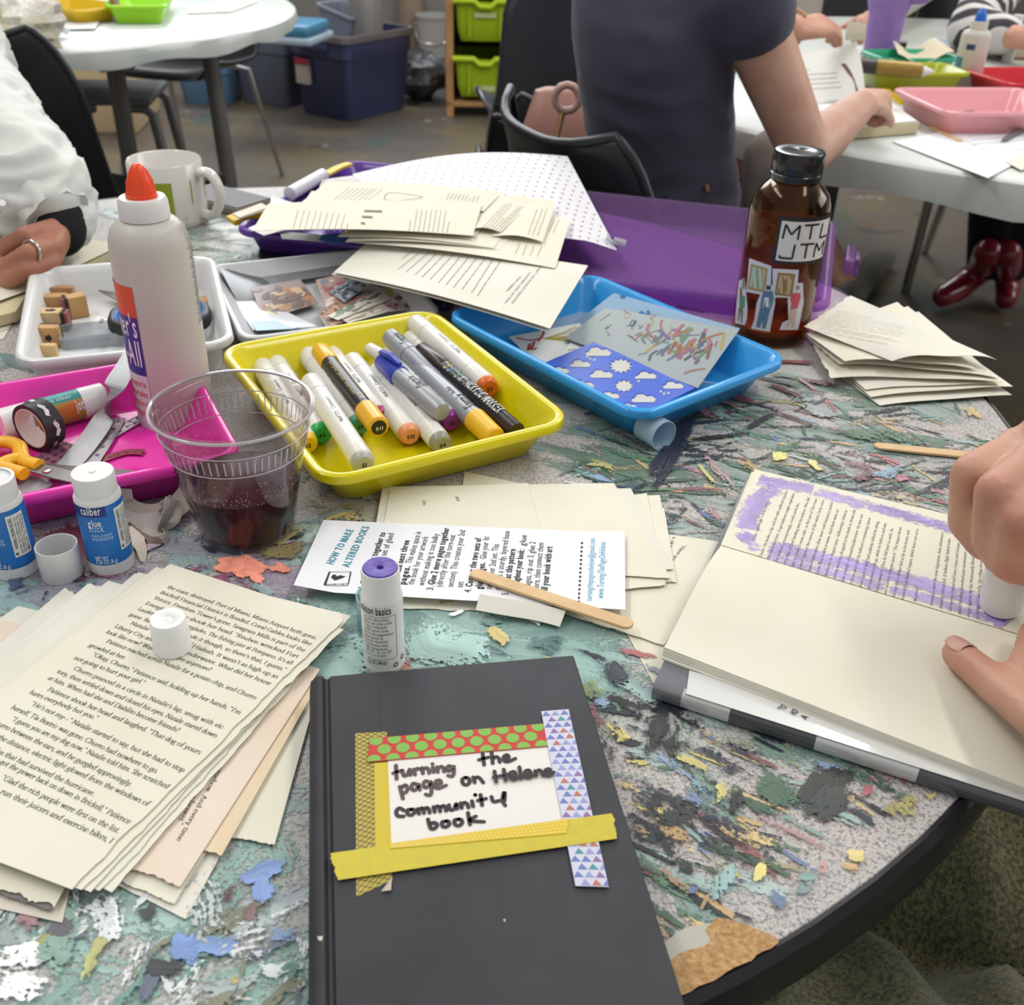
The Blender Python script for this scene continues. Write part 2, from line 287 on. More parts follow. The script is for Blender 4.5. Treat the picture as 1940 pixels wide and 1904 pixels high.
class Sheet:
    """one leaf of paper: four world corners (u along the first edge, v along the second), a bend, torn edges"""
    def __init__(s, corners, bend=None, torn=None, seed=0):
        s.c = [V(c) for c in corners]; s.bend = bend; s.torn = torn or {}; s.seed = seed
    def pt(s, u, v, torn=False):
        a, b, c, d = s.c
        p = (a * (1 - u) + b * u) * (1 - v) + (d * (1 - u) + c * u) * v
        if s.bend: p = p + V((0, 0, s.bend(u, v)))
        return p
    def nrm(s, u, v):
        e = 1e-3; n = (s.pt(u + e, v) - s.pt(u - e, v)).cross(s.pt(u, v + e) - s.pt(u, v - e)).normalized()
        return n if n.z >= 0 else -n
    def inv(s, px, py):
        u = v = .5
        for _ in range(12):
            x, y = PX(s.pt(u, v)); e = 1e-3
            xu, yu = PX(s.pt(u + e, v)); xv, yv = PX(s.pt(u, v + e))
            a, b, c, d = (xu - x) / e, (xv - x) / e, (yu - y) / e, (yv - y) / e; det = a * d - b * c
            if abs(det) < 1e-9: break
            rx, ry = px - x, py - y; u += (d * rx - b * ry) / det; v += (a * ry - c * rx) / det
        return u, v
    def at(s, px, py, up=0.0):
        u, v = s.inv(px, py); return s.pt(u, v) + s.nrm(u, v) * up
    def xy(s, x, y, u=.5, v=.5):
        for _ in range(4):
            p = s.pt(u, v); e = 1e-3; pu = (s.pt(u + e, v) - p) / e; pv = (s.pt(u, v + e) - p) / e
            det = pu.x * pv.y - pv.x * pu.y; rx, ry = x - p.x, y - p.y
            u += (pv.y * rx - pv.x * ry) / det; v += (pu.x * ry - pu.y * rx) / det
        return u, v
    def mesh(s, mb, nx=10, ny=10, t=0.0003, mi=0):
        if s.torn: nx, ny = max(nx, 44), max(ny, 44)
        lu = ((s.c[1] - s.c[0]).length + 1e-6); lv = ((s.c[3] - s.c[0]).length + 1e-6); top = []; bot = []
        for j in range(ny + 1):
            for i in range(nx + 1):
                u, v = i / nx, j / ny; uu, vv = u, v
                def rag(q, k): return (noise.noise((q * 9, s.seed * 3.1 + k, 0)) + .6 * noise.noise((q * 30, s.seed * 1.7 + k, 4)) + .35 * noise.noise((q * 75, k, s.seed)))
                for k, (e, amp) in enumerate(s.torn.items()):
                    if e == 'u0': uu += amp / lu * rag(v, k) * (1 - u) ** 4
                    if e == 'u1': uu += amp / lu * rag(v, k) * u ** 4
                    if e == 'v0': vv += amp / lv * rag(u, k) * (1 - v) ** 4
                    if e == 'v1': vv += amp / lv * rag(u, k) * v ** 4
                p = s.pt(uu, vv); n = s.nrm(u, v); top.append(p + n * 0); bot.append(p - n * t)
        N = (nx + 1) * (ny + 1); q = lambda i, j: j * (nx + 1) + i; fs = []
        for j in range(ny):
            for i in range(nx):
                fs.append((q(i, j), q(i + 1, j), q(i + 1, j + 1), q(i, j + 1))); fs.append((N + q(i, j + 1), N + q(i + 1, j + 1), N + q(i + 1, j), N + q(i, j)))
        for i in range(nx): fs += [(q(i, 0), N + q(i, 0), N + q(i + 1, 0), q(i + 1, 0)), (q(i + 1, ny), N + q(i + 1, ny), N + q(i, ny), q(i, ny))]
        for j in range(ny): fs += [(q(0, j + 1), N + q(0, j + 1), N + q(0, j), q(0, j)), (q(nx, j), N + q(nx, j), N + q(nx, j + 1), q(nx, j + 1))]
        return mb.add(top + bot, fs, mi)
    def text(s, mb, text, p0, p1, h, font='serif', bold=0.0, mi=0, flat=False, lift=0.00025, gap=0.0):
        """set a line from pixel-measured start to end on this leaf; h = x-height (serif) or em (sans) in m"""
        w, vs, fs = layout(text, font, bold, gap)
        if not vs: return
        A, B = s.at(*p0), s.at(*p1); d = (B - A); k = d.length / w; d.normalize()
        u0, v0 = s.inv(*p0); n = s.nrm(u0, v0); up = n.cross(d); out = []
        u, v = u0, v0
        for x, y in vs:
            p = A + d * (x * k) + up * (y * h)
            if not flat:
                u, v = s.xy(p.x, p.y, u, v); p = s.pt(u, v)
            out.append(p + n * lift)
        mb.add(out, fs, mi)
    def stroke(s, mb, pix, wid, mi=0, lift=0.0003, n=5, smooth=True):
        """a pen line of width wid (m) through pixel-measured points on this leaf"""
        pts = [s.at(*q) for q in pix]
        if smooth and len(pts) > 2: pts = catmull(pts, n)
        N = s.nrm(.5, .5); ribbon(mb, pts, wid, N, lift, mi)
    def patch(s, mb, pix, lift=0.0003, mi=0, t=0.0):
        pts = [s.at(*q, up=lift) for q in pix]; n = len(pts)
        mb.add(pts, [tuple(range(n))], mi)
    def build(s, name, mats, nx=10, ny=10, t=0.0003, extra=None, **k):
        mb = MB(); s.mesh(mb, nx, ny, t)
        if extra: extra(s, mb)
        return mb.build(name, mats, smooth=60, **k)
def ribbon(mb, pts, wid, N, lift=0.0003, mi=0, round_ends=True):
    n = len(pts); vs = []; wid = wid if isinstance(wid, (list, tuple)) else [wid] * n
    for i, p in enumerate(pts):
        d = (pts[min(i + 1, n - 1)] - pts[max(i - 1, 0)]).normalized(); sd = N.cross(d) * (wid[i] / 2)
        vs += [p + sd + N * lift, p - sd + N * lift]
    mb.add(vs, [(2 * i, 2 * i + 1, 2 * i + 3, 2 * i + 2) for i in range(n - 1)], mi)
    if round_ends:
        for p, w in ((pts[0], wid[0]), (pts[-1], wid[-1])):
            a = N.orthogonal().normalized(); b = N.cross(a)
            mb.add([p + N * (lift + 5e-6) + (a * math.cos(k * .785) + b * math.sin(k * .785)) * w / 2 for k in range(8)], [tuple(range(8))], mi)
SC.cycles.transparent_max_bounces = 48; SC.cycles.max_bounces = 14; SC.cycles.transmission_bounces = 12; SC.cycles.caustics_refractive = True
# ---------------------------------------------------------------- room shell
def floor_mat():
    m = mat('paint_stained_concrete', '#7b736a', rough=.42, spec=.4); nt = m.node_tree; N = nt.nodes; L = nt.links; b = N['Principled BSDF']
    tc = N.new('ShaderNodeTexCoord'); prev = None
    col = lin('#7a736b') + [1]
    for k, (sc, hexc, lo, hi, st, amt) in enumerate([(.9, '#857868', .4, .62, (1, 1, 1), .75), (.6, '#4e4d4f', .46, .62, (1, 1.2, 1), .8), (2.6, '#8d7f5f', .5, .62, (1, 1, 1), .6), (4.5, '#4d6a66', .6, .68, (1, .5, 1), .55),
                                   (6, '#7b4d4d', .64, .7, (.6, 1, 1), .5), (9, '#c0bcb6', .66, .7, (1, .6, 1), .55), (7, '#39404a', .65, .7, (.7, 1, 1), .6), (55, '#4d4843', .5, .8, (1, 1, 1), .5)]):
        mp = N.new('ShaderNodeMapping'); mp.inputs['Scale'].default_value = st; mp.inputs['Location'].default_value = (k * 3.7, k * 1.3, 0); L.new(tc.outputs['Object'], mp.inputs[0])
        n = N.new('ShaderNodeTexNoise'); n.inputs['Scale'].default_value = sc; n.inputs['Detail'].default_value = 6; L.new(mp.outputs[0], n.inputs[0])
        r = N.new('ShaderNodeMapRange'); r.inputs[1].default_value = lo; r.inputs[2].default_value = hi; r.inputs[4].default_value = amt; L.new(n.outputs['Fac'], r.inputs[0])
        mx = N.new('ShaderNodeMix'); mx.data_type = 'RGBA'; mx.inputs[7].default_value = lin(hexc) + [1]; L.new(r.outputs[0], mx.inputs[0])
        if prev: L.new(prev.outputs[2], mx.inputs[6])
        else: mx.inputs[6].default_value = col
        prev = mx
    hs = N.new('ShaderNodeHueSaturation'); hs.inputs['Value'].default_value = .62; hs.inputs['Saturation'].default_value = 1.1; L.new(prev.outputs[2], hs.inputs['Color']); L.new(hs.outputs[0], b.inputs['Base Color']); return m
MB().box((-5, -1.5, -.1), (6, 7.2, 0)).build('floor', floor_mat(), smooth=0, kind='structure')
wm = mat('grey_wall_paint', '#8f8b86', rough=.85, var=(3, '#7d7a77', .5))
MB().box((-5, 7.2, 0), (6, 7.35, 3.4)).build('wall_back', wm, smooth=0, kind='structure')
MB().box((-5.15, -1.5, 0), (-5, 7.35, 3.4)).build('wall_left', wm, smooth=0, kind='structure')
MB().box((6, -1.5, 0), (6.15, 7.35, 3.4)).build('wall_right', wm, smooth=0, kind='structure')
MB().box((-5, 7.17, 0), (6, 7.2, .12)).build('baseboard_back', mat('dark_baseboard', '#3a3836', rough=.6), smooth=0, kind='structure')
# ---------------------------------------------------------------- the round work table
TC = V((-.2043, .8063, TABLE_Z)); TR = .623
def speckle_mat():
    m = mat('speckled_laminate', '#b4adaa', rough=.46, spec=.4); nt = m.node_tree; N = nt.nodes; L = nt.links; b = N['Principled BSDF']
    tc = N.new('ShaderNodeTexCoord')
    def no(scale, det=2): n = N.new('ShaderNodeTexNoise'); n.inputs['Scale'].default_value = scale; n.inputs['Detail'].default_value = det; L.new(tc.outputs['Object'], n.inputs[0]); return n
    def mr(n, lo, hi, amt=1): r = N.new('ShaderNodeMapRange'); r.inputs[1].default_value = lo; r.inputs[2].default_value = hi; r.inputs[4].default_value = amt; L.new(n.outputs['Fac'], r.inputs[0]); return r
    def mix(fac, a, hexc):
        mx = N.new('ShaderNodeMix'); mx.data_type = 'RGBA'; mx.inputs[7].default_value = lin(hexc) + [1]; L.new(fac.outputs[0], mx.inputs[0])
        if isinstance(a, str): mx.inputs[6].default_value = lin(a) + [1]
        else: L.new(a.outputs[2], mx.inputs[6])
        return mx
    c = mix(mr(no(480, 3), .52, .58), '#b9b1ad', '#8e8583'); c = mix(mr(no(820, 2), .6, .66), c, '#d6d0cc'); c = mix(mr(no(640, 2), .63, .7, .8), c, '#5d5654')
    c = mix(mr(no(7, 3), .42, .66, .35), c, '#9db0aa')
    L.new(c.outputs[2], b.inputs['Base Color'])
    bp = N.new('ShaderNodeBump'); bp.inputs['Distance'].default_value = .0003; L.new(no(60, 4).outputs['Fac'], bp.inputs['Height']); L.new(bp.outputs[0], b.inputs['Normal'])
    return m
def paint_mat(name='dried_paint', lo=-.02, hi=.06, top=1.0):
    m = bpy.data.materials.new(name); m.use_nodes = True; nt = m.node_tree; N = nt.nodes; L = nt.links; b = N['Principled BSDF']
    b.inputs['Roughness'].default_value = .38
    a = N.new('ShaderNodeAttribute'); a.attribute_name = 'paint'; u = N.new('ShaderNodeAttribute'); u.attribute_name = 'brush'
    n = N.new('ShaderNodeTexNoise'); n.inputs['Scale'].default_value = 420; n.inputs['Detail'].default_value = 4; L.new(u.outputs['Vector'], n.inputs[0])
    tc = N.new('ShaderNodeTexCoord'); n2 = N.new('ShaderNodeTexNoise'); n2.inputs['Scale'].default_value = 420; n2.inputs['Detail'].default_value = 3; L.new(tc.outputs['Object'], n2.inputs[0])
    mx = N.new('ShaderNodeMath'); mx.operation = 'ADD'; L.new(n.outputs['Fac'], mx.inputs[0]); L.new(n2.outputs['Fac'], mx.inputs[1])
    h = N.new('ShaderNodeMath'); h.operation = 'MULTIPLY'; h.inputs[1].default_value = .5; L.new(mx.outputs[0], h.inputs[0])
    s = N.new('ShaderNodeMath'); s.operation = 'SUBTRACT'; L.new(a.outputs['Alpha'], s.inputs[0]); L.new(h.outputs[0], s.inputs[1])
    r = N.new('ShaderNodeMapRange'); r.inputs[1].default_value = lo; r.inputs[2].default_value = hi; r.inputs[4].default_value = top; L.new(s.outputs[0], r.inputs[0]); L.new(r.outputs[0], b.inputs['Alpha'])
    n3 = N.new('ShaderNodeTexNoise'); n3.inputs['Scale'].default_value = 90; n3.inputs['Detail'].default_value = 4; L.new(u.outputs['Vector'], n3.inputs[0])
    v = N.new('ShaderNodeMapRange'); v.inputs[1].default_value = .3; v.inputs[2].default_value = .7; v.inputs[3].default_value = .75; v.inputs[4].default_value = 1.3; L.new(n3.outputs['Fac'], v.inputs[0])
    hs = N.new('ShaderNodeHueSaturation'); hs.inputs['Saturation'].default_value = .74; L.new(a.outputs['Color'], hs.inputs['Color']); L.new(v.outputs[0], hs.inputs['Value']); L.new(hs.outputs[0], b.inputs['Base Color'])
    bp = N.new('ShaderNodeBump'); bp.inputs['Distance'].default_value = .0003; L.new(n.outputs['Fac'], bp.inputs['Height']); L.new(bp.outputs[0], b.inputs['Normal'])
    return m
tbl = thing('round_table', (TC.x, TC.y, 0), 'round speckled laminate craft table covered with paint splatters', 'table')
top = MB(); ring = 96
top.lathe([(0.001, -.028), (TR - .006, -.028), (TR - .004, -.0015), (TR - .006, 0), (.001, 0)], TC, n=ring)
paint_attr = []; brush = []
rp = random.Random(11); NSTK = [0]
def stroke_at(a, b, w, hexc, cov=.62, bow=0.0):
    """a dried brush stroke on the table top from a to b (world points), width w in m"""
    k = NSTK[0]; NSTK[0] += 1; a, b = V(a), V(b); L_ = max((b - a).length, 1e-4); d = (b - a) / L_; s = V((-d.y, d.x, 0)); nu, nv = 9, 5
    c = lin(hexc); base = len(top.v); z = TABLE_Z + .00012 + k * 1.2e-6
    vs = []; ok = True
    for i in range(nu):
        u = i / (nu - 1); hw = w / 2 * (1.05 - .75 * abs(2 * u - 1) ** 3) * (1 + .55 * noise.noise((u * 3, k * 1.37, 0)))
        off = w * .35 * noise.noise((u * 2.2, k * 2.1, 5)) + bow * w * (1 - (2 * u - 1) ** 2)
        for j in range(nv):
            v = j / (nv - 1) * 2 - 1
            p = a + d * (L_ * (u + .04 * noise.noise((v * 2, k, u * 4)))) + s * (off + v * hw); p.z = z
            if (p.xy - TC.xy).length > TR - .007: ok = False
            edge = max(abs(v), abs(2 * u - 1)); cv = cov - .34 * max(0, edge - .35) / .65 + .12 * noise.noise((p.x * 40, p.y * 40, k))
            vs.append((p, c + [cv], (u * L_ * .14 + k * .37, v * hw, k * .11)))
    if not ok: return
    top.add([q[0] for q in vs], [(i * nv + j, (i + 1) * nv + j, (i + 1) * nv + j + 1, i * nv + j + 1) for i in range(nu - 1) for j in range(nv - 1)], 1)
    paint_attr.extend(q[1] for q in vs); brush.extend(q[2] for q in vs)
nbase = len(top.v)
def stk(x0, y0, x1, y1, w, hexc, cov=.62, bow=0.0): stroke_at(P(x0, y0), P(x1, y1), w, hexc, cov, bow)
def zone(x0, y0, x1, y1, n, cols, ang, spread, lmin, lmax, wmin, wmax, cov=(.5, .66), ca=-.03):
    for _ in range(n):
        c = P(rp.uniform(x0, x1), rp.uniform(y0, y1)); a = math.radians(ang + rp.gauss(0, spread)); l = rp.uniform(lmin, lmax); d = V((math.cos(a), math.sin(a), 0)) * l / 2
        stroke_at(c - d, c + d, rp.uniform(wmin, wmax), rp.choice(cols), rp.uniform(*cov) + (.06 if wmin >= .012 else ca), rp.uniform(-.4, .4))
GR = ['#3c6446', '#2d553a', '#4f7d5c', '#5e8f86', '#7fa69c']; DK = ['#23262c', '#2a3040', '#23303a', '#1f2540']; BR = ['#c9b833', '#b98e2f', '#a73a3e', '#7d2e36', '#6d8fb0', '#3b62a0', '#c2a34a', '#b0727a']
PL = ['#a9b6b2', '#c5c3bd', '#8fa8a6', '#9c9692']
# broad washes first, then streaks, then the marks one can point to
zone(1080, 740, 1880, 1020, 110, ['#7e958c', '#6f8a7c', '#92a09b', '#5d7a66', '#a7a29e'], -28, 18, .06, .14, .02, .045, (.5, .64))
zone(560, 1020, 1200, 1330, 46, ['#86ada4', '#7aa59b', '#9cbdb4', '#6b958d', '#8fb5ae'], -10, 40, .07, .15, .03, .06, (.55, .74))
zone(-120, 900, 560, 1150, 40, ['#7fa3a2', '#8f8fa0', '#9d8aa0', '#86a9a8', '#a79aa6'], 20, 40, .05, .12, .02, .05, (.5, .68))
zone(-120, 1660, 620, 2000, 40, ['#7fa99c', '#8ab0a6', '#98aaa6', '#6f9c8f', '#a3aeb0'], 15, 35, .04, .1, .02, .04, (.48, .64))
zone(-150, 1150, 600, 1700, 26, ['#7fa99c', '#8ab0a6', '#98aaa6'], 15, 60, .06, .12, .03, .05, (.45, .6))
zone(1080, 1260, 1800, 1800, 44, ['#8aa79f', '#7d9d93', '#9ab0aa', '#6f8f80'], -32, 14, .04, .09, .012, .03, (.47, .6))
zone(80, 400, 640, 580, 60, ['#7f978a', '#97a190', '#8ba098', '#a9ad99', '#6d8780'], 10, 40, .06, .14, .02, .05, (.54, .68))
zone(-200, 640, 120, 900, 20, ['#6b8f8c', '#7ea09a', '#56777a'], 0, 40, .06, .12, .02, .05, (.55, .7))
zone(380, 400, 900, 700, 20, ['#9a9e98', '#7e8c86', '#b0ada6'], 0, 40, .08, .16, .03, .05, (.5, .66))
zone(1080, 755, 1880, 1010, 330, GR + GR + DK + BR + PL, -30, 24, .02, .08, .003, .0115, (.5, .62), .01)
zone(1080, 755, 1880, 960, 60, DK + GR, 22, 14, .03, .1, .004, .012, (.52, .66))
zone(1100, 1240, 1840, 1760, 260, GR + DK + BR + ['#3c6446', '#23262c', '#c9b833', '#9a8f5a'], -34, 14, .012, .07, .003, .013, (.5, .64), .0)
zone(1130, 1330, 1420, 1620, 60, DK + ['#3a3a3c', '#2c302e'], -38, 16, .015, .06, .006, .018, (.46, .58))
zone(560, 1040, 1250, 1320, 90, ['#b9cfc9', '#5f8a83', '#c9b340', '#dfe6e2', '#3f6f6a', '#7d8f9c', '#a35a4a', '#a8c5be'], -35, 40, .008, .05, .002, .009, (.5, .68))
zone(-120, 900, 560, 1140, 90, ['#6a5f7c', '#b59fb4', '#9fb9b8', '#5c8785', '#7b2c52', '#8c3a5e', '#d4cdd2', '#3c3550'], 25, 40, .01, .06, .003, .014, (.5, .68))
zone(-120, 1690, 590, 2000, 90, ['#cdd3d1', '#bcc6c4', '#5f948a', '#a8b8b5', '#d8dad8', '#7d7f60', '#55607a'], 60, 35, .012, .06, .003, .012, (.5, .66))
zone(100, 420, 560, 560, 60, ['#c6cbb4', '#7f9b8a', '#a9a0a4', '#93a96a', '#d8d8cc', '#667f9a'], 5, 35, .02, .08, .004, .012, (.52, .66))
zone(1280, 560, 1560, 800, 50, ['#8e3038', '#7a2a34', '#b0707a', '#4a6a70', '#7f9a92', '#5a2630'], -20, 25, .02, .07, .005, .016, (.55, .7))
zone(640, 900, 760, 990, 22, ['#a5a88c', '#8c8450', '#b08a3c', '#7d4a3c', '#6f8a50'], -30, 40, .01, .05, .004, .012, (.5, .66))
zone(560, 890, 720, 1040, 26, ['#c0a538', '#b57a2c', '#8f9a6a', '#7f9aa0', '#96a070'], 30, 40, .02, .05, .006, .016, (.5, .68))
for s in [(1312, 770, 1232, 925, .02, '#252a44', .7), (1300, 800, 1226, 960, .012, '#1f2438', .66), (1280, 840, 1430, 822, .006, '#24282e', .7), (1395, 822, 1482, 780, .007, '#2a2d30', .7), (1330, 850, 1405, 950, .016, '#a58a86', .6), (1318, 870, 1362, 938, .005, '#c6bb4a', .66),
          (1395, 870, 1450, 905, .012, '#b89a44', .62), (1465, 858, 1492, 876, .018, '#d9cf4e', .72), (1530, 872, 1556, 898, .007, '#d0c243', .7), (1570, 870, 1690, 900, .016, '#8a3d44', .6), (1600, 920, 1700, 890, .02, '#7b3a42', .58), (1690, 905, 1725, 912, .016, '#bb5c72', .66), (1640, 905, 1720, 885, .02, '#6d92a8', .62),
          (1560, 800, 1700, 850, .03, '#456f4c', .6), (1600, 780, 1790, 870, .024, '#50775a', .56), (1380, 950, 1460, 985, .014, '#54464a', .6), (1620, 925, 1760, 960, .02, '#b9a03e', .55), (1845, 800, 1838, 770, .02, '#b89c48', .6), (1750, 930, 1800, 940, .014, '#b06878', .6), (1500, 760, 1600, 800, .018, '#9aa3a0', .6),
          (440, 1062, 512, 1088, .024, '#fa6604', .8), (452, 1058, 430, 1090, .02, '#f86404', .8), (470, 1080, 498, 1112, .008, '#fa6a08', .75), (520, 1088, 540, 1072, .012, '#fa6a08', .8), (470, 1060, 590, 1035, .02, '#8c7a34', .68), (500, 1045, 590, 1000, .014, '#a58c3c', .62), (540, 1030, 585, 1012, .004, '#26262a', .62),
          (110, 1000, 160, 1060, .03, '#7a1f45', .74), (128, 990, 180, 1090, .02, '#742042', .7), (60, 1040, 150, 1110, .018, '#7b3f62', .6), (140, 1060, 190, 1110, .02, '#5e2440', .62), (330, 995, 345, 1010, .004, '#3a4a9a', .7), (20, 1100, 46, 1118, .012, '#28406c', .7), (350, 1000, 520, 1050, .03, '#9c92a8', .58), (370, 1030, 420, 1055, .006, '#3a3648', .64),
          (325, 1812, 380, 1790, .014, '#3f78c4', .78), (360, 1805, 460, 1785, .009, '#4680c4', .72), (452, 1668, 552, 1640, .012, '#5585cc', .74), (508, 1650, 488, 1722, .011, '#5082c8', .74), (456, 1745, 490, 1722, .008, '#8a5f66', .66), (276, 1826, 342, 1848, .009, '#2c3036', .78), (262, 1740, 300, 1722, .009, '#33383c', .72),
          (320, 1700, 470, 1770, .03, '#ccd3d1', .53), (190, 1690, 232, 1790, .012, '#eceeec', .66), (160, 1680, 225, 1780, .03, '#ccd3d1', .53), (390, 1830, 540, 1770, .036, '#d0d6d4', .55), (300, 1890, 420, 1860, .03, '#ccd3cf', .53), (-20, 1810, 95, 1822, .018, '#e8eae6', .66), (-20, 1860, 110, 1872, .02, '#eeeeea', .68), (60, 1780, 165, 1775, .05, '#7bab98', .64),
          (420, 1690, 450, 1710, .012, '#5a1f2a', .6), (160, 1880, 195, 1760, .008, '#b3b04a', .62), (75, 1800, 95, 1765, .008, '#9aa040', .62), (30, 1735, 90, 1745, .02, '#a86a6e', .6), (85, 1750, 160, 1765, .016, '#55505c', .62), (530, 1825, 575, 1845, .014, '#4f8a80', .66), (500, 1780, 575, 1770, .010, '#5f86b4', .66), (440, 1880, 460, 1840, .006, '#b8a85a', .6),
          (1505, 1545, 1620, 1450, .024, '#20261f', .7), (1520, 1560, 1600, 1480, .02, '#23302a', .66), (1425, 1475, 1520, 1520, .022, '#2f5c3e', .7), (1440, 1490, 1490, 1530, .02, '#33603f', .7), (1560, 1560, 1690, 1635, .008, '#35604a', .66), (1230, 1540, 1330, 1580, .03, '#2e2f31', .6), (1190, 1490, 1260, 1545, .02, '#2c3034', .58), (1380, 1510, 1412, 1530, .02, '#26272a', .66),
          (1215, 1375, 1275, 1400, .034, '#22252a', .66), (1250, 1395, 1300, 1440, .02, '#2a2c2e', .62), (1300, 1400, 1250, 1440, .012, '#2a3028', .6), (1330, 1395, 1500, 1440, .016, '#7a8a5a', .5), (1270, 1430, 1360, 1480, .01, '#c2b03c', .6), (1700, 1560, 1770, 1590, .016, '#b0a632', .64), (1745, 1510, 1775, 1555, .026, '#2d56a0', .74), (1735, 1530, 1785, 1545, .02, '#3560a8', .7), (1690, 1510, 1720, 1560, .022, '#a99f3c', .62),
          (1600, 1620, 1640, 1632, .008, '#d8bf3e', .72), (1650, 1632, 1690, 1646, .007, '#4059a8', .72), (1430, 1675, 1449, 1636, .005, '#e4cf40', .78), (1345, 1660, 1390, 1695, .022, '#7fa9a6', .64), (1450, 1690, 1500, 1720, .01, '#4a6a92', .62), (1495, 1710, 1530, 1740, .016, '#3f5f84', .62), (1500, 1670, 1550, 1690, .02, '#67918c', .56), (1630, 1500, 1650, 1510, .012, '#a01f2e', .74), (1545, 1640, 1570, 1650, .014, '#c07a72', .62),
          (1300, 1690, 1320, 1700, .01, '#3b5fa0', .64), (1330, 1710, 1340, 1715, .01, '#b08a3c', .66), (1240, 1640, 1300, 1690, .006, '#a06a4a', .6), (1350, 1495, 1380, 1510, .014, '#cfc24a', .68), (1290, 1495, 1360, 1530, .02, '#5570a0', .58), (920, 1192, 960, 1230, .012, '#d0b53a', .7), (990, 1210, 1070, 1240, .02, '#3d6a6a', .62), (760, 1195, 900, 1280, .05, '#8ab4ab', .7), (700, 1290, 560, 1250, .05, '#8ab4ab', .7), (850, 1170, 880, 1160, .004, '#eef0ee', .7),
          (1130, 1270, 1200, 1300, .02, '#2c3a44', .62), (1160, 1290, 1260, 1340, .016, '#8fb0aa', .6), (1090, 1290, 1150, 1330, .018, '#7d8f4a', .56), (690, 905, 720, 925, .01, '#88423c', .6), (1100, 870, 1180, 900, .02, '#b3a94c', .58), (1220, 900, 1180, 960, .02, '#3a5a68', .6)]: stk(*s)
# the worn patch at the rim where the laminate is gone down to chipboard
def blob(pix, mi, lift):
    pts = catmull([P(*q) for q in pix], 5, True); b = len(top.v)
    top.add([V((p.x + .0012 * noise.noise((p.x * 300, p.y * 300, 1)), p.y + .0012 * noise.noise((p.x * 300, p.y * 300, 7)), TABLE_Z + lift)) for p in pts], [tuple(range(len(pts)))], mi)
    paint_attr.extend([[.5, .5, .5, 1]] * len(pts)); brush.extend([(0, 0, 0)] * len(pts))
blob([(1255, 1800), (1290, 1765), (1345, 1752), (1372, 1760), (1350, 1800), (1300, 1830), (1262, 1846)], 3, .0016)
blob([(1266, 1830), (1300, 1806), (1345, 1792), (1338, 1764), (1362, 1745), (1400, 1752), (1440, 1768), (1474, 1788), (1420, 1822), (1350, 1862), (1288, 1890), (1276, 1870)], 2, .0018)
top.c = [[.5, .5, .5, 1]] * nbase + paint_attr
chip = mat('bare_chipboard', '#a47b4c', rough=.85, var=(420, '#c4a070', .9), bump=(420, .0014)); paper_patch = mat('torn_laminate_paper', '#b4b1a4', rough=.7)
tp = top.build('tabletop', [speckle_mat(), paint_mat(), chip, paper_patch], tbl, smooth=30)
at_ = tp.data.attributes.new('brush', 'FLOAT_VECTOR', 'POINT'); at_.data.foreach_set('vector', [x for b_ in ([(0, 0, 0)] * nbase + brush) for x in b_])
MB().lathe([(TR - .012, -.034), (TR - .001, -.034), (TR + .0025, -.027), (TR + .003, -.012), (TR + .001, -.003), (TR - .003, .0006), (TR - .005, .0002), (TR - .008, -.004)], TC, n=ring, caps=(False, False)).build('edge_band', mat('black_rubber_edge', '#1d1b1f', rough=.38, bump=(40, .0004)), tbl)
for a in (0, 90, 180, 270):
    q = TC + V((math.cos(math.radians(a)), math.sin(math.radians(a)), 0)) * .42; MB().tube([(q.x, q.y, .706), (q.x, q.y, .0)], .02, 14).build('leg', mat('black_steel', '#1b1b1d', rough=.4, metal=.4), tbl)
# ---------------------------------------------------------------- plastic trays
def rect_from(pix, z):
    """best rectangle through four rim corners measured at height z: centre, long-side direction, width, depth"""
    a, b, c, d = [P(x, y, z) for x, y in pix]
    ctr = (a + b + c + d) / 4; dx = ((b - a) + (c - d)); dx.z = 0; dx.normalize(); dy = V((-dx.y, dx.x, 0))
    w = ((b - a).dot(dx) + (c - d).dot(dx)) / 2; h = abs((d - a).dot(dy) + (c - b).dot(dy)) / 2
    return ctr, dx, w, h
def tray(name, pix, H, m, label, group=None, inset=.014, rim=.007, r=.024, rect=None, cat='tray', floor_t=.003):
    ctr, dx, w, d = rect or rect_from(pix, H)
    M = frame(V((ctr.x, ctr.y, TABLE_Z)), dx); L = []
    def lp(ins, z, rr): L.append(rrect(0, 0, w - 2 * ins, d - 2 * ins, max(rr, .003), z, 6))
    lp(rim + inset + .002, .0012, r * .6); lp(rim + inset, .0022, r * .65); lp(rim + .002, H - .006, r - rim)
    lp(.0008, H - .0075, r); lp(0, H - .006, r); lp(.0006, H - .001, r); lp(.002, H, r); lp(rim - .0015, H, r - rim * .6); lp(rim, H - .0012, r - rim * .8); lp(rim + .0035, H - .006, r - rim); lp(rim + inset + .0015, floor_t + .004, r * .65); lp(rim + inset + .005, floor_t, r * .5)
    mb = MB(); mb.loft(L, M=M)
    o = mb.build(name, m, label=label, cat=cat, group=group, smooth=50)
    return o, M, w, d
def plastic(n, c, rough=.22, **k): return mat(n, c, rough=rough, spec=.5, coat=.15, **k)
G_T = 'shallow plastic trays on the craft table'
yel, YM, yw, yd = tray('plastic_tray', [(426, 650), (838, 581), (1070, 797), (590, 925)], .035, plastic('yellow_plastic', '#d8c90a'), 'bright yellow plastic tray full of marker pens', G_T)
blu, BM, bw, bd = tray('plastic_tray', [(844, 585), (1122, 514), (1500, 676), (1204, 797)], .035, plastic('blue_plastic', '#339be0'), 'bright blue plastic tray holding a stencil and drawings', G_T)
